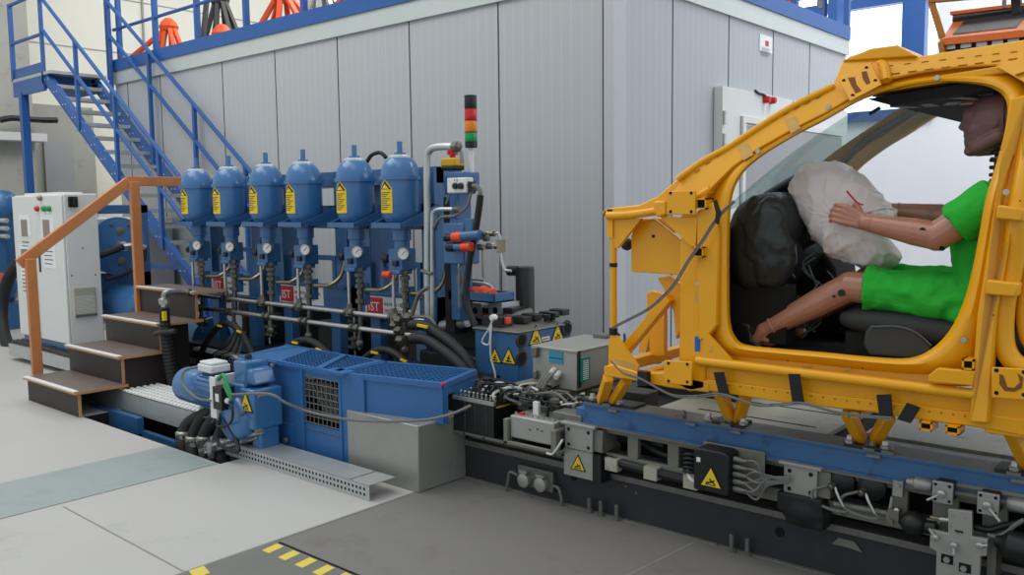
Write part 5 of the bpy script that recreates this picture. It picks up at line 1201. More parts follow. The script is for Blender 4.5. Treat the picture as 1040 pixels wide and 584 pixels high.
b = MB('cable_grey'); b.tube([at(u, v, Y=3.38) for u, v in ((1040, 528), (1030, 534), (1022, 541), (1012, 545), (1003, 543))], .008); b.use('cable_black'); b.tube([at(u, v, Y=3.4) for u, v in ((990, 535), (1005, 538), (1020, 534), (1040, 530))], .012); tag(b.build('hose_line'), 'black and pale leads crossing at the lower right frame edge', 'hose')

# ================================================================== FRONT ELECTRONICS on the sled nose
b = MB('black'); b.mm((-3.40, 3.40, .285), (-2.62, 4.3, .30)); b.use('dull_steel'); b.mm((-3.40, 3.395, .285), (-2.62, 3.402, .30)); b.use('black'); b.mm((-3.0, 3.6, .30), (-2.55, 4.3, .46)); b.mm((-3.3, 3.75, .3), (-3.0, 4.3, .5)); b.use('dark_steel')
for k in range(5): b.lathe((-3.3 + k * .15, 3.396, .292), (0, -1, 0), [(0, .008), (.006, .006)], 8)
tag(b.build('nose_shelf'), 'black shelf with screws carrying electronics at the nose of the sled', 'shelf')
ar = thing('amplifier_rack', 'black ribbed amplifier rack with rows of silver plugs and cables on top', 'electronics', (-3.22, 3.5, .30))
b = MB('black'); b.mm((-3.385, 3.40, .302), (-3.08, 3.68, .475)); b.use('dark_steel')
for x in (-3.30, -3.22, -3.14): b.mm((x, 3.396, .31), (x + .012, 3.40, .47))
b.build('body', parent=ar, bevel=.004)
b = MB('alu'); b.mm((-3.39, 3.40, .475), (-3.08, 3.415, .495)); b.mm((-3.39, 3.66, .475), (-3.08, 3.68, .49)); b.build('rail', parent=ar)
for i in range(9):
    for j in range(3):
        b = MB('steel'); x = -3.36 + i * .032; y = 3.44 + j * .08; b.lathe((x, y, .475), (.3, -.35, 1), [(0, .009), (.03, .009), (.032, .007), (.055, .006)], 8); b.build('plug', parent=ar)
b = MB('warn_yellow'); b.mm((-3.085, 3.42, .46), (-3.078, 3.66, .468)); b.build('stripe', parent=ar)
hb = thing('recorder_box', 'grey metal recorder box with carrying handles on the sled nose', 'electronics', (-2.76, 3.42, .31))
b = MB('alu'); b.mm((-2.93, 3.36, .34), (-2.64, 3.56, .46)); b.mats = ['alu']; b.use('alu'); b.build('body', parent=hb, bevel=.008)
b = MB('frame_grey'); b.mm((-2.96, 3.34, .305), (-2.61, 3.36, .325)); b.mm((-2.96, 3.34, .305), (-2.93, 3.38, .44)); b.mm((-2.645, 3.34, .305), (-2.61, 3.38, .43)); b.mm((-2.61, 3.34, .305), (-2.60, 3.58, .325)); b.mm((-2.61, 3.34, .42), (-2.60, 3.56, .44)); b.build('handle_frame', parent=hb, bevel=.005)
b = MB('steel')
for k in range(8): b.lathe((-2.92 + k * .036, 3.40, .46), (0, 0, 1), [(0, .008), (.01, .008)], 8)
b.use('red'); b.box((-2.88, 3.4, .465), (.03, .02, .012)); b.use('black'); b.box((-2.75, 3.45, .50), (.012, .012, .08)); b.build('connector', parent=hb)
b = MB('label_white'); b.box((-2.83, 3.46, .49), (.035, .02, .07)); b.build('post', parent=hb)
b = MB('black'); 
for x, z in ((-2.75, .41), (-2.80, .40), (-2.72, .405)): b.mm((x, 3.358, z), (x + .012, 3.36, z + .006))
b.build('marking', parent=hb)
b = MB('cable_white'); b.tube([(-2.66, 3.33, .31), (-2.62, 3.325, .315), (-2.585, 3.33, .36), (-2.575, 3.35, .39)], .006); tag(b.build('white_lead'), 'white lead beside the recorder box handle', 'cable')
cm_ = thing('data_computer', 'silver measuring computer case with blue panel and teal connector', 'computer', (-2.98, 3.9, .56))
C0, C1, CYa, CYb, Cz0, Cz1 = at(541, 370, Y=3.72).x, at(586, 380, Y=3.72).x, 3.72, 4.22, .545, .765
b = MB('alu'); b.mm((C0, CYa, Cz0), (C1, CYb, Cz1)); b.mm((C0 - .006, CYa - .006, Cz1 - .012), (C1 + .006, CYb + .006, Cz1 + .004)); b.build('case', parent=cm_, bevel=.004)
b = MB('screen_blue'); q0 = at(558, 356, Y=CYa); q1 = at(572, 370, Y=CYa); b.mm((q0.x, CYa - .004, q1.z), (q1.x, CYa, q0.z)); b.use('ink'); b.mm((q0.x, CYa - .005, q0.z - .04), (q1.x, CYa - .004, q0.z - .035)); b.build('blue_panel', parent=cm_)
b = MB('teal'); q = at(593, 380, X=C1); b.mm((C1, q.y - .05, Cz0 + .05), (C1 + .02, q.y + .03, Cz1 - .04)); b.use('label_white')
for k in range(10): b.mm((C1 + .02, q.y - .035, Cz0 + .06 + k * .011), (C1 + .022, q.y + .015, Cz0 + .065 + k * .011))
b.use('black'); b.mm((C1, CYa + .0, Cz0 + .02), (C1 + .012, CYa + .02, Cz1)); b.mats[0] = 'teal'; b.build('connector', parent=cm_)
b = MB('dull_steel'); b.box((C0 + .03, CYa - .015, Cz1 - .03), (.04, .03, .06)); b.box((C0 + .03, CYa - .015, Cz0 + .06), (.03, .02, .05)); b.box((C1 + .0, CYb - .12, Cz0 + .12), (.04, .12, .14)); b.box((C0 + .16, CYb - .05, Cz1 + .015), (.10, .05, .03)); b.build('latch', parent=cm_, bevel=.006)
b = MB('cable_white'); 
for k in range(3): b.tube([(C0 + .14 + .02 * k, CYa - .005, Cz0 + .09), (C0 + .13 + .02 * k, CYa - .06, Cz0 + .07), (C0 + .11 + .02 * k, CYa - .1, Cz0 + .0), (C0 + .13 + .03 * k, CYa - .12, Cz0 - .06)], .012, 6, 8)
b.mats = ['cable_grey']; b.build('lead', parent=cm_)
b = MB('cable_white'); b.lathe((C0 + .155, CYa, Cz0 + .10), (.2, -1, -.3), [(0, .018), (.05, .016)], 10); b.lathe((C0 + .19, CYa, Cz0 + .085), (.2, -1, -.3), [(0, .018), (.05, .016)], 10); b.build('plug', parent=cm_)
b = MB('cable_black'); b.tube([(C0 + .2, CYb - .02, Cz1), (C0 + .21, CYb, Cz1 + .04), (C0 + .25, CYb, Cz1 + .02)], .008); b.tube([(C0 + .30, CYb - .02, Cz1), (C0 + .31, CYb - .04, Cz1 + .035), (C0 + .34, CYb - .08, Cz1 + .0)], .008); b.build('loop', parent=cm_)
b = MB('frame_grey'); b.mm((-3.28, 3.70, .50), (-2.72, 3.78, .515)); b.mm((-3.28, 3.72, .35), (-3.22, 3.8, .50)); b.mm((-3.2, 3.6, .42), (-2.80, 4.3, .54)); b.mm((-3.42, 3.72, .49), (-3.22, 3.80, .515)); tag(b.build('support_bracket', bevel=.004), 'pale metal bracket plate under the silver computer', 'bracket')
b = MB('black'); b.mm((-2.66, 3.70, .45), (-2.52, 4.6, .57)); b.use('dark_steel')
for k in range(12): b.lathe((-2.6, 3.74 + k * .06, .57), (0, 0, 1), [(0, .012), (.006, .01)], 8)
tag(b.build('cross_block', bevel=.004), 'black drilled cross block between computer and yellow frame', 'block')
b = MB('dull_steel'); b.mm((-2.70, 3.43, .40), (-2.52, 3.62, .50)); b.use('dark_steel')
for k in range(5): b.box((-2.76 + .035 * k, 3.45 + .05 * k, .50), (.045, .04, .03))
b.use('beam_blue'); b.mm((-2.56, 3.44, .46), (-2.49, 3.7, .54)); tag(b.build('coupling_block', bevel=.004), 'steel coupling block with studs at the left end of the blue beam', 'block')
# cable tangle
rnd.seed(3)
tg = thing('cable_tangle', 'tangle of grey, white and black measuring cables over the sled nose', 'cables', (-3.0, 3.55, .5))
for k in range(34):
    x, y = rnd.uniform(-3.34, -3.0), rnd.uniform(3.42, 3.62); m = rnd.choice(['cable_grey', 'cable_black', 'cable_black', 'cable_white', 'dark_steel'])
    b = MB(m); P = [V((x, y, .50)), V((x + rnd.uniform(-.04, .08), y + .02, rnd.uniform(.53, .58)))]
    for j in range(3): P.append(V((x + .12 * (j + 1) + rnd.uniform(-.06, .06), rnd.uniform(3.45, 3.75), rnd.uniform(.475, .56))))
    b.tube(P, rnd.uniform(.004, .009), 6, 6); b.build('cable', parent=tg)
for k in range(12):
    m = rnd.choice(['cable_black', 'cable_white', 'cable_grey', 'dull_steel']); b = MB(m)
    x, y, r = rnd.uniform(-2.98, -2.62), rnd.uniform(3.5, 3.66), rnd.uniform(.04, .09)
    b.tube([V((x + r * math.cos(a), y + .6 * r * math.sin(a), .49 + .03 * math.sin(a + k) + .004 * k)) for a in [2 * PI * q / 9 for q in range(8)]], .008, 5, 6); b.build('coil', parent=tg)
for k in range(7):
    b = MB('black' if k % 2 else 'dull_steel'); b.lathe((-3.0 + .07 * k, 3.52 + .03 * (k % 3), .50 + .01 * (k % 2)), (1, .3 * (-1) ** k, .1), [(0, .012), (.01, .02), (.07, .02), (.08, .012)], 10); b.build('plug', parent=tg)

# ================================================================== ORANGE RIG top right, behind the car
rg = thing('floodlight_rig', 'orange framed rig with sloping dark panels hanging behind the car roof', 'rig', (-1.2, 6.0, 2.5))
YR = 6.0
def rp(u, v, y=YR): return at(u, v, Y=y)
def pxprism(b, pts, y, th): b.prism([at(u, v, Y=y) for u, v in pts], (0, th, 0))
HQ = [rp(955, 43), rp(1110, 27), rp(1120, 2, 6.3), rp(968, 22, 6.3)]
def hq(a, c, off=0):
    p = HQ[0].lerp(HQ[1], a).lerp(HQ[3].lerp(HQ[2], a), c); return p + V((0, -off, off))
b = MB('orange_rig'); b.prism([hq(0, 0), hq(1, 0), hq(1, 1), hq(0, 1)], (0, .03, 0)); b.build('hood', parent=rg)
b = MB('dark_steel'); b.prism([hq(.06, .30, .004), hq(.50, .30, .004), hq(.54, .98, .004), hq(.09, .98, .004)], (0, .003, 0)); b.prism([hq(.60, .30, .004), hq(1, .30, .004), hq(1, .98, .004), hq(.62, .98, .004)], (0, .003, 0)); b.build('panel', parent=rg)
b = MB('dark_steel'); p = [rp(967, 22, 6.29), rp(968, 14, 6.35), rp(1120, -6, 6.35), rp(1120, 3, 6.29)]; b.prism(p, (0, .02, 0)); b.build('upper_panel', parent=rg)
b = MB('orange_rig'); b.bar(rp(966, 14, 6.3), rp(1100, -2, 6.3), .05, .02); b.bar(rp(955, 43), rp(1100, 28), .03, .04); b.build('edge_bar', parent=rg)
b = MB('red'); b.bar(rp(956, 43), rp(958, 56), .03, .05); b.mats = ['yellow_dark']; b.build('leg', parent=rg)
b = MB('dark_steel'); b.bar(rp(958, 50, 6.1), rp(1100, 36, 6.1), .1, .06); b.use('steel')
for k in range(5): b.box(rp(966 + 16 * k, 48 - 1.5 * k, 6.05), (.06, .05, .03))
b.build('lamp_strip', parent=rg)
b = MB('rust'); b.bar(rp(946, 2), rp(957, 38), .035, .035); b.bar(rp(944, -1), rp(1100, -18), .05, .05); b.mats = ['yellow_dark']; b.build('strut', parent=rg)
b = MB('black'); b.bar(rp(1032, -5, 6.1), rp(1033, 14, 6.1), .05, .05); b.bar(rp(1034, 8, 6.0), rp(1050, 10, 6.0), .02, .02); b.build('hanger', parent=rg)
b = MB('grey_panel'); b.bar(rp(1020, -3, 6.1), rp(1020, 8, 6.1), .02, .02); b.use('yellow_dark'); b.bar(rp(944, 1, 6.1), rp(1010, -5, 6.1), .02, .03); b.build('cross_rod', parent=rg)
# ================================================================== YELLOW CAR BODY
YC = 3.30
def yc(v): return YC + max(0, 190 - v) * .0018
def cp_(u, v, dy=0): return at(u, v, Y=yc(v) + dy)
def cprism(b, pts, th, dy=0):
    P = [at(u, v, Y=yc(v) + dy) for u, v in pts]; b.prism(P, (0, th, 0))
car = thing('test_car', 'cut-down bright yellow car body shell with reinforced pillars bolted on the sled', 'car', (-1.2, 3.4, .6))
RING = [((741, 250), (712, 250)), ((741, 300), (712, 300)), ((742, 327), (712, 335)), ((747, 342), (713, 352)), ((758, 350), (725, 366)), ((792, 354), (785, 373)),
        ((840, 358), (838, 379)), ((887, 362.5), (887, 385)), ((923, 363.5), (940, 390)), ((945, 355), (985, 392)), ((964, 336), (1003, 380)), ((978, 308), (1012, 345)),
        ((987, 276), (1018, 300)), ((994, 240), (1024, 250)), ((1001, 202), (1031, 205)), ((1012, 165), (1040, 160)), ((1021, 130), (1050, 120)), ((1022, 103), (1058, 85)),
        ((1006, 89), (1034, 64)), ((971, 84), (973, 66)), ((933, 86), (930, 72)), ((896, 94.5), (888, 80)), ((871, 104), (857, 90)), ((839, 122), (825, 107)),
        ((808, 138), (795, 124)), ((771, 161), (760, 144)), ((752, 180), (730, 163)), ((743, 205), (713, 195))]
sec = [(0, .13), (0, .02), (.10, -.005), (.25, -.012), (.40, 0), (.55, .015), (.62, .03), (.80, .03), (.95, .025), (1.0, .03), (1.0, .15)]
rings = []
for k, dy in sec:
    rr = []
    for (iu, iv), (ou, ov) in RING:
        u, v = iu + (ou - iu) * k, iv + (ov - iv) * k
        rr.append(at(u, v, Y=yc(v) + dy))
    rings.append(catmull(rr, 4, True))
b = MB('yellow'); N = len(rings[0])
for i in range(len(rings) - 1):
    b.add(rings[i] + rings[i + 1], [(k, (k + 1) % N, N + (k + 1) % N, N + k) for k in range(N)])
b.add(rings[-1] + rings[0], [(k, (k + 1) % N, N + (k + 1) % N, N + k) for k in range(N)])
bmv = b
o = b.build('door_frame', parent=car, angle=50)
bm = bmesh.new(); bm.from_mesh(o.data); bmesh.ops.remove_doubles(bm, verts=bm.verts, dist=1e-5); bmesh.ops.recalc_face_normals(bm, faces=bm.faces); bm.to_mesh(o.data); bm.free(); o.data.set_sharp_from_angle(angle=math.radians(50))
# same ring for the far side of the shell
YFAR = 4.62
def yf(v): return YFAR
far = []
for k, dy in sec:
    rr = []; k *= .62
    for (iu, iv), (ou, ov) in RING:
        u, v = iu + (ou - iu) * k, iv + (ov - iv) * k
        p = at(u, v, Y=yc(v) + dy); lean = yc(v) - YC; rr.append(V((p.x, YFAR - lean - dy, p.z)))
    far.append(catmull(rr, 4, True))
b = MB('yellow')
for i in range(len(far) - 1): b.add(far[i] + far[i + 1], [(k, (k + 1) % N, N + (k + 1) % N, N + k) for k in range(N)])
b.build('far_door_frame', parent=car)
b = MB('black')
def farp(u, v, dy=0): p = at(u, v, Y=yc(v)); return V((p.x, YFAR - (yc(v) - YC) - dy, p.z))
P = [farp(u, v, .12) for u, v in ((758, 158), (795, 130), (839, 107), (871, 90), (900, 80), (940, 73), (1000, 70))]
b.tube(P, .016, 5, 8); b.mats = ['dash_black']; b.build('far_pillar_trim', parent=car)

# --- A-pillar reinforcement: boxed rail on top of the door ring
b = MB('yellow'); cprism(b, [(676, 205), (700, 172), (740, 149.5), (781, 123.5), (812, 105.5), (846, 88), (868, 82), (864, 100), (838, 115), (806, 131), (769, 152), (744, 170), (724, 190), (712, 208)], .06, -.02); b.build('pillar_box', parent=car, bevel=.006)
b = MB('yellow'); b.tube([cp_(u, v, -.02) for u, v in ((688, 182), (715, 163), (740, 149.5), (781, 122.5), (812, 104.5), (847, 87.5))], .014, 4, 10); b.build('pillar_tube', parent=car)
b = MB('yellow_dark')
for i in range(12):
    t0 = i / 12; u0 = 705 + 135 * t0; v0 = 175 - 80 * t0 - 5 * math.sin(PI * t0); a = cp_(u0, v0, -.0215); c = cp_(u0 + 5.5, v0 - 3.3, -.0215); b.bar(a, c, .002, .004, (0, 1, 0))
b.build('seam', parent=car)
b = MB('scuff')
for u, v in ((755, 155), (803, 128)): cprism(b, [(u - 6, v - 7), (u + 4, v - 10), (u + 10, v + 2), (u, v + 8)], .002, -.023)
b.build('bare_patch', parent=car)
# --- roof rail
b = MB('yellow'); cprism(b, [(845, 88), (854, 64), (862, 57), (884, 50), (911, 46.5), (931, 57.5), (970, 51), (1013, 44.5), (1060, 37), (1120, 28), (1120, 75), (1060, 66), (1005, 67), (971, 69), (933, 74), (893, 83), (860, 96)], .16, -.02); b.build('roof_rail', parent=car, bevel=.008)
b = MB('yellow'); b.prism([at(854, 62, Y=3.50), at(884, 49, Y=3.50), at(911, 45.5, Y=3.50), at(931, 57, Y=3.50)], (0, .3, .0)); b.build('roof_gusset', parent=car, bevel=.006)
b = MB('yellow_dark')
for i in range(9):
    u = 905 + i * 17; v = 75 - i * 2.1; a = cp_(u, v, -.022); c = cp_(u + 9, v - 1.2, -.022); b.bar(a, c, .002, .007, (0, 1, 0))
for i in range(8):
    u = 900 + i * 18; v = 67 - i * 2.0; a = cp_(u, v, -.022); c = cp_(u + 7, v - 1.0, -.022); b.bar(a, c, .002, .003, (0, 1, 0))
b.build('slot_row', parent=car)
b = MB('yellow'); b.tube([cp_(u, v, -.03) for u, v in ((893, 67), (896, 66), (899, 72), (900, 82))], .020, 3, 10); b.build('gusset_tube', parent=car)
b = MB('yellow'); cprism(b, [(1011, 67), (1050, 55), (1120, 50), (1120, 110), (1045, 90), (1040, 83.5)], .03, -.05); b.build('shoulder_plate', parent=car, bevel=.003)
b = MB('scuff'); b.bar(cp_(1031, 76, -.055), cp_(1044, 72, -.055), .003, .018, (0, 1, 0)); b.build('bare_patch', parent=car)
def plate(pts, holes, nm, rust=None, dy=-.06, th=.014):
    b = MB('yellow'); cprism(b, pts, th, dy); pl = b.build(nm, parent=car, bevel=.003)
    b = MB('hole')
    for u, v in holes: b.lathe(cp_(u, v, dy - .0005), (0, -1, 0), [(0, .007), (.001, .007)], 10)
    b.build('bolt_hole', parent=pl)
    if rust:
        b = MB('rust')
        for pp in rust: cprism(b, pp, .001, dy - .0012)
        b.build('rust_patch', parent=pl)
plate([(851, 79.5), (884, 63), (895, 86), (863, 103)], [(857, 82), (880, 69), (889, 82), (866, 97)], 'mounting_plate', [[(861, 79), (868, 78), (870, 86), (875, 92), (869, 95), (865, 88)], [(875, 73), (880, 72), (884, 84), (880, 86), (876, 80)]], -.07)
plate([(677, 194), (706, 193.5), (706, 218), (677, 218)], [(681, 196), (702, 196), (681, 215), (702, 215)], 'mounting_plate', None, -.06)
plate([(674, 366), (703, 367.5), (702, 392), (674, 389)], [(679, 369), (698, 370), (679, 387), (698, 388)], 'mounting_plate', None, -.06)
plate([(1007, 373), (1060, 376), (1060, 408), (1007, 404)], [(1012, 376), (1012, 399), (1040, 378), (1040, 401)], 'mounting_plate', [[(1015, 380), (1019, 381), (1023, 393), (1030, 394), (1036, 388), (1033, 379), (1039, 383), (1038, 394), (1030, 398), (1020, 397), (1015, 390)]], -.06)

# --- B-pillar outer post and rear frame
b = MB('yellow'); cprism(b, [(1025, 100), (1045, 95), (1040, 150), (1024, 250), (1012, 320), (1004, 431), (984, 429), (992, 320), (1003, 250), (1015, 170)], .05, -.035); b.build('pillar_post', parent=car, bevel=.008)
for pts in ([(1013, 208), (1040, 212), (1038, 225), (1011, 222)], [(1002, 284), (1034, 288), (1032, 302), (1000, 299)]):
    b = MB('yellow'); cprism(b, pts, .07, -.06); b.build('hinge_bracket', parent=car, bevel=.006)
b = MB('yellow'); b.tube([cp_(u, v, .02) for u, v in ((1050, 120), (1037, 200), (1028, 270), (1020, 310), (1020, 350), (1035, 372), (1070, 385))], .035, 5, 12); b.build('rear_door_flange', parent=car)
b = MB('yellow'); b.tube([cp_(u, v, .06) for u, v in ((1062, 180), (1046, 270), (1040, 320), (1048, 350), (1080, 372))], .025, 5, 12); b.build('rear_inner_flange', parent=car)
b = MB('yellow'); cprism(b, [(1000, 398), (1140, 410), (1140, 460), (1000, 440)], .14, .0); b.build('rear_sill', parent=car, bevel=.006)
b = MB('yellow'); cprism(b, [(1036, 50), (1060, 60), (1043, 180), (1030, 250), (1018, 310), (1012, 310), (1020, 240), (1030, 150)], .12, .03); b.build('pillar_inner', parent=car, bevel=.006)
# square tube stubs
def stub(u, v, w, h, dy=-.05, ln=.08, nm='tube_stub'):
    a = cp_(u - w / 2, v - h / 2, dy); c = cp_(u + w / 2, v + h / 2, dy); b = MB('yellow'); t = .006
    b.mm((a.x, a.y, c.z), (c.x, a.y + ln, c.z + t)); b.mm((a.x, a.y, a.z - t), (c.x, a.y + ln, a.z)); b.mm((a.x, a.y, c.z), (a.x + t, a.y + ln, a.z)); b.mm((c.x - t, a.y, c.z), (c.x, a.y + ln, a.z)); b.use('hole'); b.mm((a.x + t, a.y + .012, c.z + t), (c.x - t, a.y + ln, a.z - t)); b.build(nm, parent=car)
stub(711.5, 207, 11, 11); stub(708.5, 256, 11, 11); stub(983, 370.5, 12, 12); stub(940, 433, 13, 11, -.03); stub(967, 437, 14, 11, -.03)
stub(868, 421.5, 12, 8, .02)
b = MB('yellow'); cprism(b, [(952, 374), (990, 377), (988, 392), (942, 388), (943, 381)], .03, -.05); b.build('gusset_plate', parent=car, bevel=.004)

# --- sill: tube, box, ledge
b = MB('yellow'); b.tube([cp_(u, v, -.02) for u, v in ((708, 366), (790, 376), (880, 387), (940, 394.5), (990, 400.5))], .020, 3, 12); b.build('sill_tube', parent=car)
b = MB('yellow'); cprism(b, [(708, 370), (880, 391), (1004, 404), (1004, 424), (880, 407), (800, 398), (708, 385)], .12, .005); b.build('sill_box', parent=car, bevel=.006)
b = MB('yellow'); cprism(b, [(700, 383), (800, 396), (880, 405), (1004, 421), (1140, 440), (1140, 462), (992, 434), (928, 425.5), (880, 418), (801, 410), (720, 397), (700, 394)], .14, -.005); b.build('sill_ledge', parent=car, bevel=.005)
b = MB('yellow_dark')
for i in range(16):
    u = 745 + i * 15.5; v = 373 + i * 1.95; a = cp_(u, v, .0); c = cp_(u + 7, v + .9, .0); b.bar(a + V((0, -.024, 0)), c + V((0, -.024, 0)), .003, .004, (0, 1, 0))
for i in range(22):
    u = 740 + i * 12; v = 391 + i * 1.58; b.lathe(cp_(u, v, -.006), (0, -1, 0), [(0, .004), (.001, .004)], 6)
b.build('weld_marks', parent=car)
b = MB('scuff')
for u, v in ((875, 368), (818, 372), (860, 374)): cprism(b, [(u - 4, v), (u + 3, v - 1), (u + 5, v + 1.5), (u - 3, v + 2)], .001, .018)
b.build('paint_chip', parent=car)
b = MB('steel')
for u, v in ((770, 153.5), (841, 109), (952, 79), (711, 235), (709, 288), (979, 345), (1022, 195)):
    b.lathe(cp_(u, v, -.022), (0, -1, 0), [(0, .011), (.004, .010)], 12)
b.build('target_stud', parent=car)
b = MB('black')
for u, v in ((1009, 320), (1016, 152), (1036, 204), (876, 374), (800, 366)): b.lathe(cp_(u, v, -.036), (0, -1, 0), [(0, .003), (.001, .003)], 6)
b.build('target_stud', parent=car)

# --- front frame: hinge pillar post, fender rail, uprights
b = MB('yellow'); cprism(b, [(691, 218), (716, 218), (716, 395), (700, 398), (689, 392)], .09, -.01); b.build('hinge_post', parent=car, bevel=.008)
b = MB('yellow'); cprism(b, [(707, 215), (724, 205), (730, 240), (728, 330), (716, 345), (709, 345)], .04, -.028); b.build('post_flange', parent=car, bevel=.006)
b = MB('yellow'); b.tube([cp_(u, v, .0) for u, v in ((617, 219), (640, 218), (672, 213), (700, 205), (722, 192))], .019, 4, 12); b.build('fender_tube', parent=car)
b = MB('yellow'); cprism(b, [(614, 212), (649, 208), (668, 199), (690, 180), (712, 178), (700, 200), (670, 210), (640, 215), (618, 218)], .10, .0); b.build('fender_plate', parent=car, bevel=.006)
b = MB('yellow'); cprism(b, [(664, 204), (675, 204), (677, 218), (668, 221), (663, 216)], .07, -.05); b.build('clamp_block', parent=car, bevel=.008)
b = MB('yellow'); cprism(b, [(616, 212), (622, 212), (622, 242), (616, 240)], .05, .0); b.use('yellow_dark'); b.cyl(cp_(615, 217, .02), cp_(613, 217, .02), .012); b.build('end_cap', parent=car)
b = MB('yellow'); cprism(b, [(619, 221), (651, 222), (627, 252), (620, 252)], .02, .01); b.build('gusset_plate', parent=car)
b = MB('yellow'); b.tube([cp_(623, 245, .02), cp_(623, 300, .02), cp_(623.5, 372, .02)], .0165, 0, 12); b.build('front_upright', parent=car)
b = MB('tape_black'); b.cyl(cp_(623, 267, .02), cp_(623, 271, .02), .0185); b.cyl(cp_(623, 333, .02), cp_(623, 340, .02), .0195); b.build('tape', parent=car)
b = MB('yellow'); cprism(b, [(670, 220), (708, 221), (706, 254)], .015, -.03); b.build('gusset_plate', parent=car)
b = MB('yellow'); cprism(b, [(641, 240), (645, 226), (664, 222), (684, 238), (694, 246), (693, 279.5), (641, 276)], .02, .07); b.build('blank_plate', parent=car, bevel=.004)
b = MB('hole'); b.box(cp_(663.5, 240, .068), (.012, .004, .012)); b.build('square_hole', parent=car)
b = MB('yellow'); b.mm(cp_(645, 222, .08), cp_(690, 236, .5)); b.build('shelf', parent=car, bevel=.006)
b = MB('dark_steel'); b.ball(cp_(637, 248, .16), .03); b.build('rubber_mount', parent=car)
# bulkhead panels spanning across
b = MB('yellow'); cprism(b, [(667, 282), (680, 280), (692, 290), (692, 335), (686, 345), (684, 318), (676, 298)], .4, .12); b.build('wheel_arch', parent=car, bevel=.006)
b = MB('yellow'); b.bar(cp_(634, 358, .10), cp_(680, 302, .10), .05, .045); b.build('diagonal_strut', parent=car, bevel=.005)
b = MB('yellow'); cprism(b, [(656, 299), (661, 295), (675, 299), (675, 362), (660, 362)], .03, .30); b.build('rear_plate', parent=car, bevel=.004)
b = MB('yellow'); cprism(b, [(648, 358), (658, 315), (664, 315), (656, 358)], .05, .5); b.use('yellow_dark'); cprism(b, [(661, 330), (668, 330), (668, 370), (661, 370)], .04, .6); b.build('rear_leg', parent=car)
for (a0, y0, a1, y1) in (((630, 372), .05, (690, 352), 1.1), ((655, 382), .05, (715, 358), 1.1)):
    p = cp_(*a0, y0); b = MB('yellow'); b.bar(p, (p.x, YFAR, p.z), .05, .05, (0, 0, 1)); b.build('cross_tube', parent=car, bevel=.004)
b = MB('yellow'); cprism(b, [(618, 344), (627, 342), (648, 372), (646, 380), (618, 372)], .015, -.0); b.use('scuff'); cprism(b, [(624, 364), (643, 369), (647, 376), (625, 371)], .001, -.0015); b.build('foot_gusset', parent=car)
b = MB('yellow'); cprism(b, [(613, 372), (622, 370), (650, 379), (676, 378), (720, 388), (720, 399), (680, 394), (640, 386), (613, 382)], .07, -.01); b.build('front_sill', parent=car, bevel=.006)
# V legs down to the blue beam
def leg(u0, v0, dy0, u1, v1, dy1, w=.045, m='yellow'):
    b = MB(m); b.bar(at(u0, v0, Y=YC + dy0), at(u1, v1, Y=YC + dy1), w, w); b.build('mounting_leg', parent=car, bevel=.004)
leg(618, 384, .06, 611, 407, .16); leg(637, 386, .06, 623, 408, .16, .04)
leg(729, 394, .06, 744, 427, .19); leg(759, 397, .06, 749, 428, .19)
leg(861, 418, .06, 874, 446, .19); leg(903, 422, .06, 889, 447, .19)
leg(1028, 438, .06, 1046, 476, .19)
b = MB('dark_steel')
for u, v in ((607, 408), (635, 411), (741, 430), (878, 449), (1035, 470)):
    p = at(u, v, Y=3.47); b.box((p.x, 3.49, .585), (.14, .11, .012))
b.use('steel')
for u, v in ((604, 402), (631, 408), (722, 420), (757, 424), (865, 443), (901, 446), (1032, 466)):
    p = at(u, v, Y=3.47); b.lathe((p.x, 3.45, .59), (0, 0, 1), [(0, .02), (.012, .02), (.014, .014), (.03, .012)], 8)
b.build('foot_plate', parent=car)
# lower triangular gusset + blue tape + bare patch
b = MB('yellow'); cprism(b, [(714, 333), (745, 367), (714, 366)], .01, -.03); b.build('gusset_plate', parent=car)
b = MB('blue_tape'); cprism(b, [(705.5, 342), (711, 341), (711, 357), (705.5, 357)], .001, -.0115); b.build('blue_tape', parent=car)
b = MB('scuff'); cprism(b, [(706, 295), (711, 296), (711, 306), (708, 309), (705, 304)], .001, -.0115); cprism(b, [(719, 355), (723, 352), (724, 355), (720, 358)], .001, -.0315); b.build('bare_patch', parent=car)
for pts in ([(724.5, 378), (735, 378), (741, 401), (730, 400)], [(800.5, 380), (812, 380), (817, 411), (805, 411)], [(890, 401), (905, 400.5), (907, 423), (893, 423)], [(921, 409), (935, 414), (925, 430), (911, 426)]):
    b = MB('tape_black'); cprism(b, pts, .004, -.044); b.build('tape_strap', parent=car)
# cables along the front
wr = thing('wiring', 'bundle of grey wires taped to the front post and running along the yellow sill', 'cables', cp_(700, 250, -.1))
for k in range(2):
    b = MB('cable_grey'); o = k * 1.8
    b.tube([cp_(u + o, v + o * .4, -.08) for u, v in ((745, 204), (734, 214), (724, 226), (712, 245), (698, 265), (684, 288), (668, 305), (655, 315), (640, 323), (628, 329), (621, 333))], .0036, 5, 6); b.build('wire', parent=wr)
    b = MB('cable_grey'); b.tube([cp_(u + o, v + o, -.05) for u, v in ((620, 366), (632, 378), (650, 384), (668, 394), (684, 401), (705, 402), (733, 400), (765, 410), (790, 410), (815, 409), (845, 417), (868, 421), (890, 423), (905, 424))], .0034, 5, 6); b.build('wire', parent=wr)
b = MB('tape_black'); cprism(b, [(724, 204), (727, 203), (731, 215), (729, 228), (726, 226), (727, 216)], .01, -.09); b.build('tape', parent=wr)
b = MB('tape_black'); b.bar(cp_(654, 377, -.03), cp_(654, 391, -.03), .05, .03, (0, 1, 0)); b.build('tape', parent=wr)

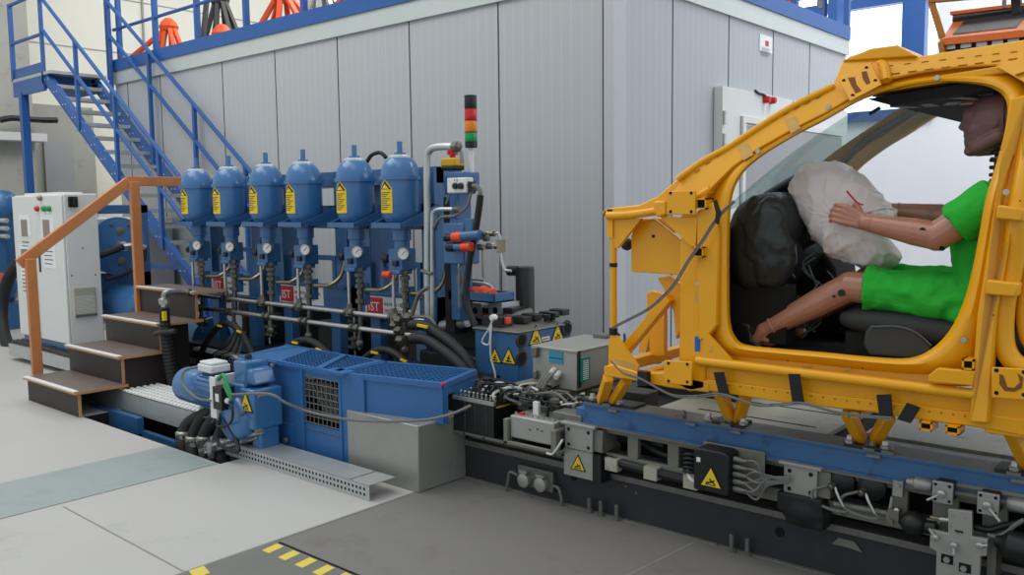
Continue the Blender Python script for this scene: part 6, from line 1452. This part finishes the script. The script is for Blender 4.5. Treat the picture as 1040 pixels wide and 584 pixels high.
# --- windscreen, roof skin, header, firewall, dashboard
b = MB('windscreen_glass')
g = [[], []]
for i in range(9):
    t = i / 8
    for j in range(9):
        s_ = j / 8
        lo_n, lo_f = V((-1.80, 3.46, 1.50)), V((-1.80, 4.46, 1.50)); hi_n = V((-1.16, 3.56, 1.965)); hi_f = V((-1.16, 4.42, 1.965))
        a = lo_n.lerp(lo_f, s_); c = hi_n.lerp(hi_f, s_); p = a.lerp(c, t); p += V((-.07 * math.sin(PI * s_), 0, .04 * math.sin(PI * s_) + .03 * math.sin(PI * t))); g[0].append(p)
b.add(g[0], [(i * 9 + j, i * 9 + j + 1, (i + 1) * 9 + j + 1, (i + 1) * 9 + j) for i in range(8) for j in range(8)])
o = b.build('windscreen', parent=car); so = o.modifiers.new('glass', 'SOLIDIFY'); so.thickness = .004
b = MB('white_wall')
def gp(t, s_): 
    lo_n, lo_f = V((-1.80, 3.46, 1.50)), V((-1.80, 4.46, 1.50)); hi_n = V((-1.16, 3.56, 1.965)); hi_f = V((-1.16, 4.42, 1.965)); return lo_n.lerp(lo_f, s_).lerp(hi_n.lerp(hi_f, s_), t) + V((-.07 * math.sin(PI * s_) - .006, 0, .04 * math.sin(PI * s_) + .03 * math.sin(PI * t) + .006))
b = MB('dash_black'); n0 = V((-1.16, 3.5, 1.955)); 
b.prism([(-1.20, 3.52, 1.95), (-.45, 3.52, 2.005), (-.45, 3.52, 1.97), (-1.10, 3.52, 1.915)], (0, 1.0, 0)); b.mats = ['interior']; b.build('roof_lining', parent=car, disp=.004, dscale=20)
b = MB('yellow'); b.prism([(-1.24, 3.50, 1.99), (-.3, 3.50, 2.05), (-.3, 3.50, 2.02), (-1.20, 3.50, 1.965)], (0, .98, 0)); b.build('roof_skin', parent=car, bevel=.006)
b = MB('dash_grey')
for k in range(9):
    x = -1.08 + .07 * k; b.box((x, 3.62 + .05 * (k % 3), 1.925 + .045 * (k / 9)), (.05, .12, .02), Matrix.Rotation(.4 * (k % 3 - 1), 3, 'Z'))
b.use('yellow_dark'); b.box((-.86, 3.75, 1.93), (.12, .05, .015)); b.use('black'); b.bar((-1.22, 3.75, 1.935), (-1.26, 3.74, 1.91), .012, .014); b.build('roof_fittings', parent=car)
b = MB('interior'); b.mm((-1.78, 3.42, .92), (-.4, 4.5, .93)); b.mm((-1.80, 3.44, .9), (-1.77, 4.5, 1.45)); b.mm((-.62, 4.40, .93), (-.3, 4.5, 1.1)); b.build('floor_pan', parent=car)
b = MB('interior'); b.mm((-1.66, 4.48, .9), (-.5, 4.53, 1.16)); b.prism([(-1.68, 4.46, .9), (-1.68, 4.46, 1.5), (-1.58, 4.46, 1.42), (-1.57, 4.46, .9)], (0, .05, 0)); b.build('far_side_trim', parent=car)
b = MB('dash_black'); b.mm((-1.45, 3.95, .93), (-.6, 4.12, 1.10)); b.prism([(-1.75, 3.9, .95), (-1.4, 3.9, .95), (-1.45, 3.9, 1.25), (-1.6, 3.9, 1.45), (-1.75, 3.9, 1.45)], (0, .28, 0)); b.mats = ['interior']; b.build('tunnel', parent=car, bevel=.02)
ds = car
b = MB('dash_black'); rr = []
for j in range(9):
    y = 3.43 + j * 1.0 / 8; k = 1 if 0 < j < 8 else .94
    prof = [(-1.78, 1.25), (-1.78, 1.50), (-1.70, 1.575), (-1.60, 1.60), (-1.52, 1.585), (-1.475, 1.52), (-1.47, 1.43), (-1.50, 1.33), (-1.54, 1.24), (-1.62, 1.16), (-1.70, 1.15)]
    c0 = V((-1.63, y, 1.4)); rr.append([c0 + (V((x, y, z)) - c0) * k for x, z in prof])
b.loft(rr); b.build('dashboard', parent=ds, disp=.015, dscale=9, subsurf=2, angle=180)
b = MB('dash_black'); b.ball((-1.590, 3.50, 1.39), (.128, .085, .215), Matrix.Rotation(-.22, 3, 'Y'), 72, 48)
for v in b.v:
    w = abs(noise.noise(V((v.x * 9 + v.z * 4, v.y * 4, v.z * 6 - v.x * 8)))) * -.030 + noise.noise(v * 4) * .03 + abs(noise.noise(V((v.x * 24 - v.z * 16, v.y * 8, v.z * 14 + v.x * 12)))) * -.012
    v += (v - V((-1.59, 3.52, 1.39))).normalized() * w
b.build('plastic_sheet', parent=ds, angle=180)
b = MB('dash_grey'); P = []
b.tube([(-1.70, 3.72, 1.585), (-1.60, 3.72, 1.64), (-1.52, 3.72, 1.675), (-1.44, 3.72, 1.67), (-1.40, 3.72, 1.63)], .014, 6, 8); b.build('cowl_edge', parent=ds)
b = MB('interior'); b.prism([(-1.70, 3.73, 1.58), (-1.60, 3.73, 1.635), (-1.52, 3.73, 1.67), (-1.44, 3.73, 1.665), (-1.40, 3.73, 1.60), (-1.44, 3.73, 1.50), (-1.7, 3.73, 1.5)], (0, .4, 0)); b.build('instrument_hood', parent=ds)
b = MB('interior'); b.mm((-1.76, 3.50, .95), (-1.50, 3.60, 1.2)); b.cyl((-1.55, 3.66, 1.36), (-1.36, 3.66, 1.47), .04); b.build('column_shroud', parent=ds)
b = MB('dash_grey'); rnd.seed(5)
for k in range(16):
    x, z = rnd.uniform(-1.62, -1.36), rnd.uniform(1.08, 1.36); b.tube([(x, 3.62, z), (x + rnd.uniform(-.05, .05), 3.6, z - .05), (x + rnd.uniform(-.05, .05), 3.63, z - .12)], .004, 4, 5)
b.build('loose_wire', parent=ds)
b = MB('black'); b.lathe((-1.40, 3.66, 1.45), (1, 0, .55), [(0, .03), (.02, .05), (.03, .05), (.04, .02)], 16)
for an in [2 * PI * k / 40 for k in range(0)]: pass
ww = V((1, 0, .45)).normalized(); uu = V((0, 1, 0)); vv_ = ww.cross(uu); cc = V((-1.42, 3.70, 1.46))
b.tube([cc + uu * (.13 * math.cos(a)) + vv_ * (.13 * math.sin(a)) for a in [2 * PI * k / 16 for k in range(16)]], .013, 4, 10, True); b.bar(cc - uu * .12, cc + uu * .12, .03, .02); b.build('steering_wheel', parent=ds)
# seat
se = car
b = MB('seat_black'); rr = []
for x, z0_, z1_, w in ((-1.30, 1.06, 1.10, .19), (-1.24, 1.02, 1.135, .22), (-1.05, .99, 1.14, .235), (-.85, .98, 1.115, .235), (-.66, .98, 1.10, .23), (-.58, .99, 1.10, .22)):
    rr.append([V((x, 3.68 + w * math.cos(a), (z0_ + z1_) / 2 + (z1_ - z0_) / 2 * (abs(math.sin(a)) ** .5) * (1 if math.sin(a) > 0 else -1))) for a in [2 * PI * k / 20 for k in range(20)]])
b.loft(rr); b.build('seat_cushion', parent=se, subsurf=1, angle=180)
b = MB('seat_black'); rr = []
for t in range(7):
    q = V((-.60, 3.68, 1.06)).lerp(V((-.42, 3.68, 1.72)), t / 6); w = .23 - .04 * (t / 6) ** 3; d_ = .07 if t < 6 else .03
    rr.append([q + V((d_ * math.cos(a), w * math.sin(a), 0)) for a in [2 * PI * k / 18 for k in range(18)]])
b.loft(rr); b.build('seat_backrest', parent=se, subsurf=1, angle=180)
b = MB('seat_plastic'); b.prism([at(u, v, Y=3.44) for u, v in ((878, 336), (884, 331), (912, 331), (930, 337), (944, 350), (950, 362), (930, 366), (882, 362), (876, 350))], (0, .05, 0)); b.build('seat_side_trim', parent=se, bevel=.012, seg=3)
b = MB('dash_grey'); b.tube([at(u, v, Y=3.435) for u, v in ((884, 332), (910, 331.5), (930, 337.5), (946, 351))], .004, 4, 6); b.build('seat_trim_edge', parent=se)
b = MB('interior'); b.mm((-1.25, 3.5, .93), (-.6, 3.86, 1.03)); b.build('seat_frame', parent=se)
# ================================================================== CRASH TEST DUMMY (left side profile, looking towards the dashboard)
dm = thing('crash_test_dummy', 'seated crash test dummy in green shirt and shorts with hands on the deflated airbag', 'dummy', (-.8, 3.66, 1.0))
D0 = 3.66
S_N, S_F = V((-.735, 3.49, 1.545)), V((-.735, 3.83, 1.545))
E_N = at(952, 240, Y=3.455); W_N = at(880, 226, Y=3.455)
E_F = V((-.935, 3.90, 1.475)); W_F = at(905, 214, Y=3.86)
H_N, H_F = V((-.78, 3.58, 1.175)), V((-.78, 3.74, 1.175))
K_N = at(864, 291, Y=3.545); K_F = V((K_N.x - .01, 3.80, K_N.z + .01))
A_N = at(778, 334, Y=3.53); A_F = V((A_N.x + .02, 3.80, A_N.z))
b = MB('dummy_skin')
# trunk core (hidden under clothes), limbs as one merged surface
b.ball((-.765, D0, 1.19), (.11, .16, .10)); b.ball((-.77, D0, 1.33), (.095, .13, .13)); b.ball((-.765, D0, 1.46), (.10, .15, .12)); b.cap((-.74, 3.53, 1.54), (-.74, 3.79, 1.54), .06, .06)
for s, e, w in ((S_N, E_N, W_N), (S_F, E_F, W_F)):
    b.cap(s, e, .062, .055)
    d = (w - e).normalized(); b.ball(e, (.053, .052, .055)); b.cap(e, e.lerp(w, .35), .053, .051); b.cap(e.lerp(w, .3), w, .052, .033)
for h, k, a in ((H_N, K_N, A_N), (H_F, K_F, A_F)):
    b.cap(h, k, .085, .062); b.ball(k + V((-.005, 0, -.005)), (.062, .058, .062)); b.cap(k, k.lerp(a, .4), .060, .057); b.cap(k.lerp(a, .35), a, .058, .040)
    b.cap(a, a + V((-.035, 0, -.05)), .042, .036); b.cap(a + V((.02, 0, -.045)), a + V((-.09, 0, -.03)), .032, .03)
# hands: palm plus five fingers
def hand(w, sgn, knu):
    d = (knu - w).normalized(); side = V((0, sgn, 0)); up = V((0, 0, 1)); up = (up - d * up.dot(d)).normalized(); back = d.cross(up) * 1
    for t in (-.024, -.008, .008, .024): b.cap(w + up * t * .7, knu + up * t * 1.25 + d * (-.004 if abs(t) > .01 else .0), .017, .0135, 12)
    into = V((-.35, .75 * sgn, -.25)).normalized()
    for i, (t, L) in enumerate(((.031, .040), (.0105, .045), (-.0105, .043), (-.031, .034))):
        k0 = knu + up * t; k1 = k0 + (d * .8 + V((0, .3 * sgn, -.12))).normalized() * L; k2 = k1 + (d * .35 + into * .9).normalized() * (L * .62); k3 = k2 + into * (L * .5)
        b.cap(k0, k1, .0115, .0098, 12); b.cap(k1, k2, .0098, .0090, 12); b.cap(k2, k3, .0088, .0078, 12)
    t0 = w + d * .022 + up * .02 + V((0, .012 * sgn, 0)); t1 = t0 + (d * .6 + up * .45 + V((0, .55 * sgn, 0))).normalized() * .042; t2 = t1 + (d * .75 + V((0, .6 * sgn, 0.05))).normalized() * .032
    b.cap(t0, t1, .0135, .0115, 12); b.cap(t1, t2, .0112, .009, 12)
KN = at(856, 217.5, Y=3.45)
hand(W_N + (KN - W_N).normalized() * .012, 1, KN)
hand(W_F, -1, W_F + V((-.085, -.01, .012)))
o = b.build('body', parent=dm, remesh=.0042, smooth_it=3); 
# joint holes, seams and screws on the limbs
b = MB('black')
for p, r in ((at(937, 234, Y=3.408), .011), (at(879, 229, Y=3.428), .006), (at(880, 223, Y=3.43), .005), (at(953, 236, Y=3.41), .004)): b.lathe(p, (0, -1, 0), [(-.012, r), (.002, r)], 14)
for p, r in ((at(854.5, 297.5, Y=3.483), .014), (at(847, 301, Y=3.485), .006), (at(764, 334.5, Y=3.485), .012)): b.lathe(p, (0, -1, 0), [(-.012, r), (.003, r)], 14)
b.ball(at(957, 245, Y=3.45), (.018, .036, .036)); b.lathe(at(970, 222, Y=3.427), (0, -1, 0), [(-.02, .010), (.003, .010)], 14); b.lathe(at(955.5, 213.5, Y=3.862), (0, -1, 0), [(-.01, .013), (.004, .013)], 14)
b.build('joint_hole', parent=dm)
b = MB('dummy_skin')
def band(p, q, t, r):
    c = p.lerp(q, t); d = (q - p).normalized(); b.lathe(c - d * .006, d, [(0, r * .96), (.002, r), (.010, r), (.012, r * .96)], 24)
band(E_N, W_N, .93, .0365); band(E_F, W_F, .9, .038); band(K_N, A_N, .9, .046); b.mats = ['dummy_skin']; b.build('joint_ring', parent=dm)
# black foot pad
b = MB('black'); b.prism([at(u, v, Y=3.49) for u, v in ((744, 330), (752, 326), (762, 330), (764, 345), (775, 352), (770, 360), (752, 356), (744, 345))], (0, .09, 0)); b.build('foot_plate', parent=dm, bevel=.012)

# head
hd = MB('dummy_head'); hx, hz = -.775, 1.838
hd.ball((hx + .012, D0, hz + .014), (.108, .078, .098)); hd.ball((hx - .040, D0, hz - .012), (.066, .064, .105)); hd.ball((hx - .045, D0, hz - .065), (.058, .052, .055)); hd.ball((hx - .015, D0, hz - .055), (.07, .058, .06)); hd.cap((hx - .05, D0, hz - .085), (hx - .02, D0, hz - .075), .040, .05); hd.ball((hx - .078, D0, hz - .103), (.024, .032, .020)); hd.ball((hx - .082, D0, hz + .035), (.026, .052, .034))
hd.cap((hx - .100, D0, hz + .02), (hx - .115, D0, hz - .010), .009, .010, 12); hd.ball((hx - .106, D0, hz - .016), (.016, .013, .009))
hd.cap((hx - .092, D0 - .018, hz - .046), (hx - .092, D0 + .018, hz - .046), .010, .010, 10); hd.cap((hx - .088, D0 - .016, hz - .060), (hx - .088, D0 + .016, hz - .060), .010, .010, 10)
for s in (-1, 1):
    hd.cap((hx - .10, D0 + s * .012, hz + .037), (hx - .082, D0 + s * .048, hz + .034), .008, .007, 10); hd.ball((hx - .05, D0 + s * .045, hz - .02), (.035, .02, .03)); hd.cap((hx - .05, D0 + s * .035, hz - .09), (hx + .025, D0 + s * .055, hz - .055), .025, .028, 12)
    hd.ball((hx + .015, D0 + s * .074, hz + .0), (.016, .006, .024))
ho = hd.build('head', parent=dm, remesh=.0045, smooth_it=3)
b = MB('red'); b.ball((hx + .055, D0, hz + .015), (.070, .074, .082)); b.mats = ['dummy_head']; b.build('skull_cap', parent=dm)
b = MB('ink')
b.tube([V((hx + .045 + .0 * k, D0 - .079 * math.cos(a), hz + .02 + .10 * math.sin(a))) for k, a in enumerate([-.6 + .25 * i for i in range(9)])], .0018, 2, 5); b.build('skull_seam', parent=dm)
# neck of stacked discs
b = MB('black'); b.cyl((-.745, D0, 1.60), (-.74, D0, 1.77), .030)
for k in range(5): b.lathe((-.744, D0, 1.61 + k * .027), (0, 0, 1), [(0, .040), (.003, .044), (.011, .044), (.014, .040)], 24)
b.mm((-.78, D0 - .045, 1.745), (-.71, D0 + .045, 1.775)); b.use('dull_steel')
for k in range(3): b.lathe((-.744, D0, 1.624 + k * .04), (0, 0, 1), [(0, .041), (.005, .041)], 24)
b.box((-.765, D0 - .05, 1.765), (.03, .01, .008)); b.box((-.735, D0 - .05, 1.762), (.015, .01, .006)); b.build('neck', parent=dm)

# green shirt
def ell(c, rx, ry, n=28, e=1.0): return [V((c[0] + rx * math.copysign(abs(math.cos(a)) ** e, math.cos(a)), c[1] + ry * math.copysign(abs(math.sin(a)) ** e, math.sin(a)), c[2])) for a in [2 * PI * k / n for k in range(n)]]
b = MB('shirt_green')
tor = [((-.775, 1.195), .135, .185), ((-.775, 1.24), .128, .175), ((-.775, 1.30), .125, .165), ((-.772, 1.38), .130, .17), ((-.770, 1.45), .128, .185), ((-.762, 1.51), .112, .195), ((-.755, 1.55), .090, .185), ((-.750, 1.58), .065, .12), ((-.748, 1.60), .05, .062)]
rr = [ell((x, D0, z), rx, ry, 28, .9) for (x, z), rx, ry in tor]; b.loft(rr)
def sleeve(s, e, sg):
    d = (e - s).normalized(); P = [s + d * t for t in (-.02, .04, .09, .135, .150)]; R_ = [.085, .082, .078, .080, .076]; b.sweep(P, R_, 22)
sleeve(S_N, E_N, -1); sleeve(S_F, E_F, 1)
b.ball(S_N + V((0, .02, -.01)), (.085, .06, .08)); b.ball(S_F + V((0, -.02, -.01)), (.085, .06, .08))
b.folds(b.build('shirt', parent=dm, remesh=.007, smooth_it=3), .009, .13)
b = MB('black'); b.tube([V((-.748 + .056 * math.cos(a), D0 + .068 * math.sin(a), 1.598 + .01 * math.cos(a))) for a in [2 * PI * k / 16 for k in range(16)]], .006, 3, 8, True); b.build('collar', parent=dm)
# shorts
b = MB('shirt_green')
for h, k in ((H_N, K_N), (H_F, K_F)):
    hem = h.lerp(k, .86 if h is H_N else .8); d = (hem - h).normalized(); q = h.lerp(hem, .5)
    b.sweep([h + V((.03, 0, 0)), h.lerp(hem, .3), q, h.lerp(hem, .8), hem, hem + d * .006], [.112, .104, .096, .090, .090, .078], 24)
b.ball((-.775, D0, 1.195), (.155, .19, .11)); b.ball((-.80, 3.53, 1.13), (.11, .07, .06)); b.ball((-.775, D0, 1.25), (.135, .17, .06))
b.folds(b.build('shorts', parent=dm, remesh=.007, smooth_it=2), .012, .11)
# ------------------------------------------------------------------ airbag (inflated outline, wrinkled)
b = MB('bag_plastic')
OUT = [(806, 186), (812, 173), (822, 165), (838, 165), (855, 166), (869, 174), (881, 182), (893, 196), (903, 208), (909, 216), (907, 230), (900, 242), (907, 252), (914, 262), (908, 271), (893, 274), (876, 273), (865, 268), (850, 264), (838, 256), (828, 243), (820, 228), (812, 214), (806, 200)]
cu, cv = 858, 220; rr = []
NL = 56
for i in range(NL + 1):
    a = -PI / 2 + PI * i / NL; k = max(math.cos(a), .01) ** .62; dy = .135 * math.sin(a)
    rr.append(catmull([at(cu + (u - cu) * k, cv + (v - cv) * k, Y=3.66) + V((0, dy, 0)) for u, v in OUT], 8, True))
b.loft(rr)
c = V((-1.22, 3.66, 1.50))
def ridge(p): return 1 - abs(noise.noise(p)) * 2
for v in b.v:
    n_ = (v - c).normalized(); q = V((v.x * .8 + v.z * .6, v.y, v.z * .8 - v.x * .6))
    w = noise.noise(v * 5) * .020 + (ridge(V((q.x * 4, q.y * 5, q.z * 11))) ** 5) * .014 + (ridge(V((v.x * 17, v.y * 9, v.z * 6)) + V((3, 1, 7))) ** 5) * .008 + (ridge(v * 26) ** 5) * .0035 - .010
    v += n_ * w
o = b.build('airbag', angle=180)
tag(o, 'crumpled whitish deflated airbag between the dummy hands and the dashboard', 'airbag')
b = MB('red'); b.tube([at(u, v, Y=3.518) for u, v in ((860, 194), (866, 201), (871, 206), (877, 208))], .004, 5, 6); b.mats = ['lamp_red']; b.build('red_mark', parent=o)
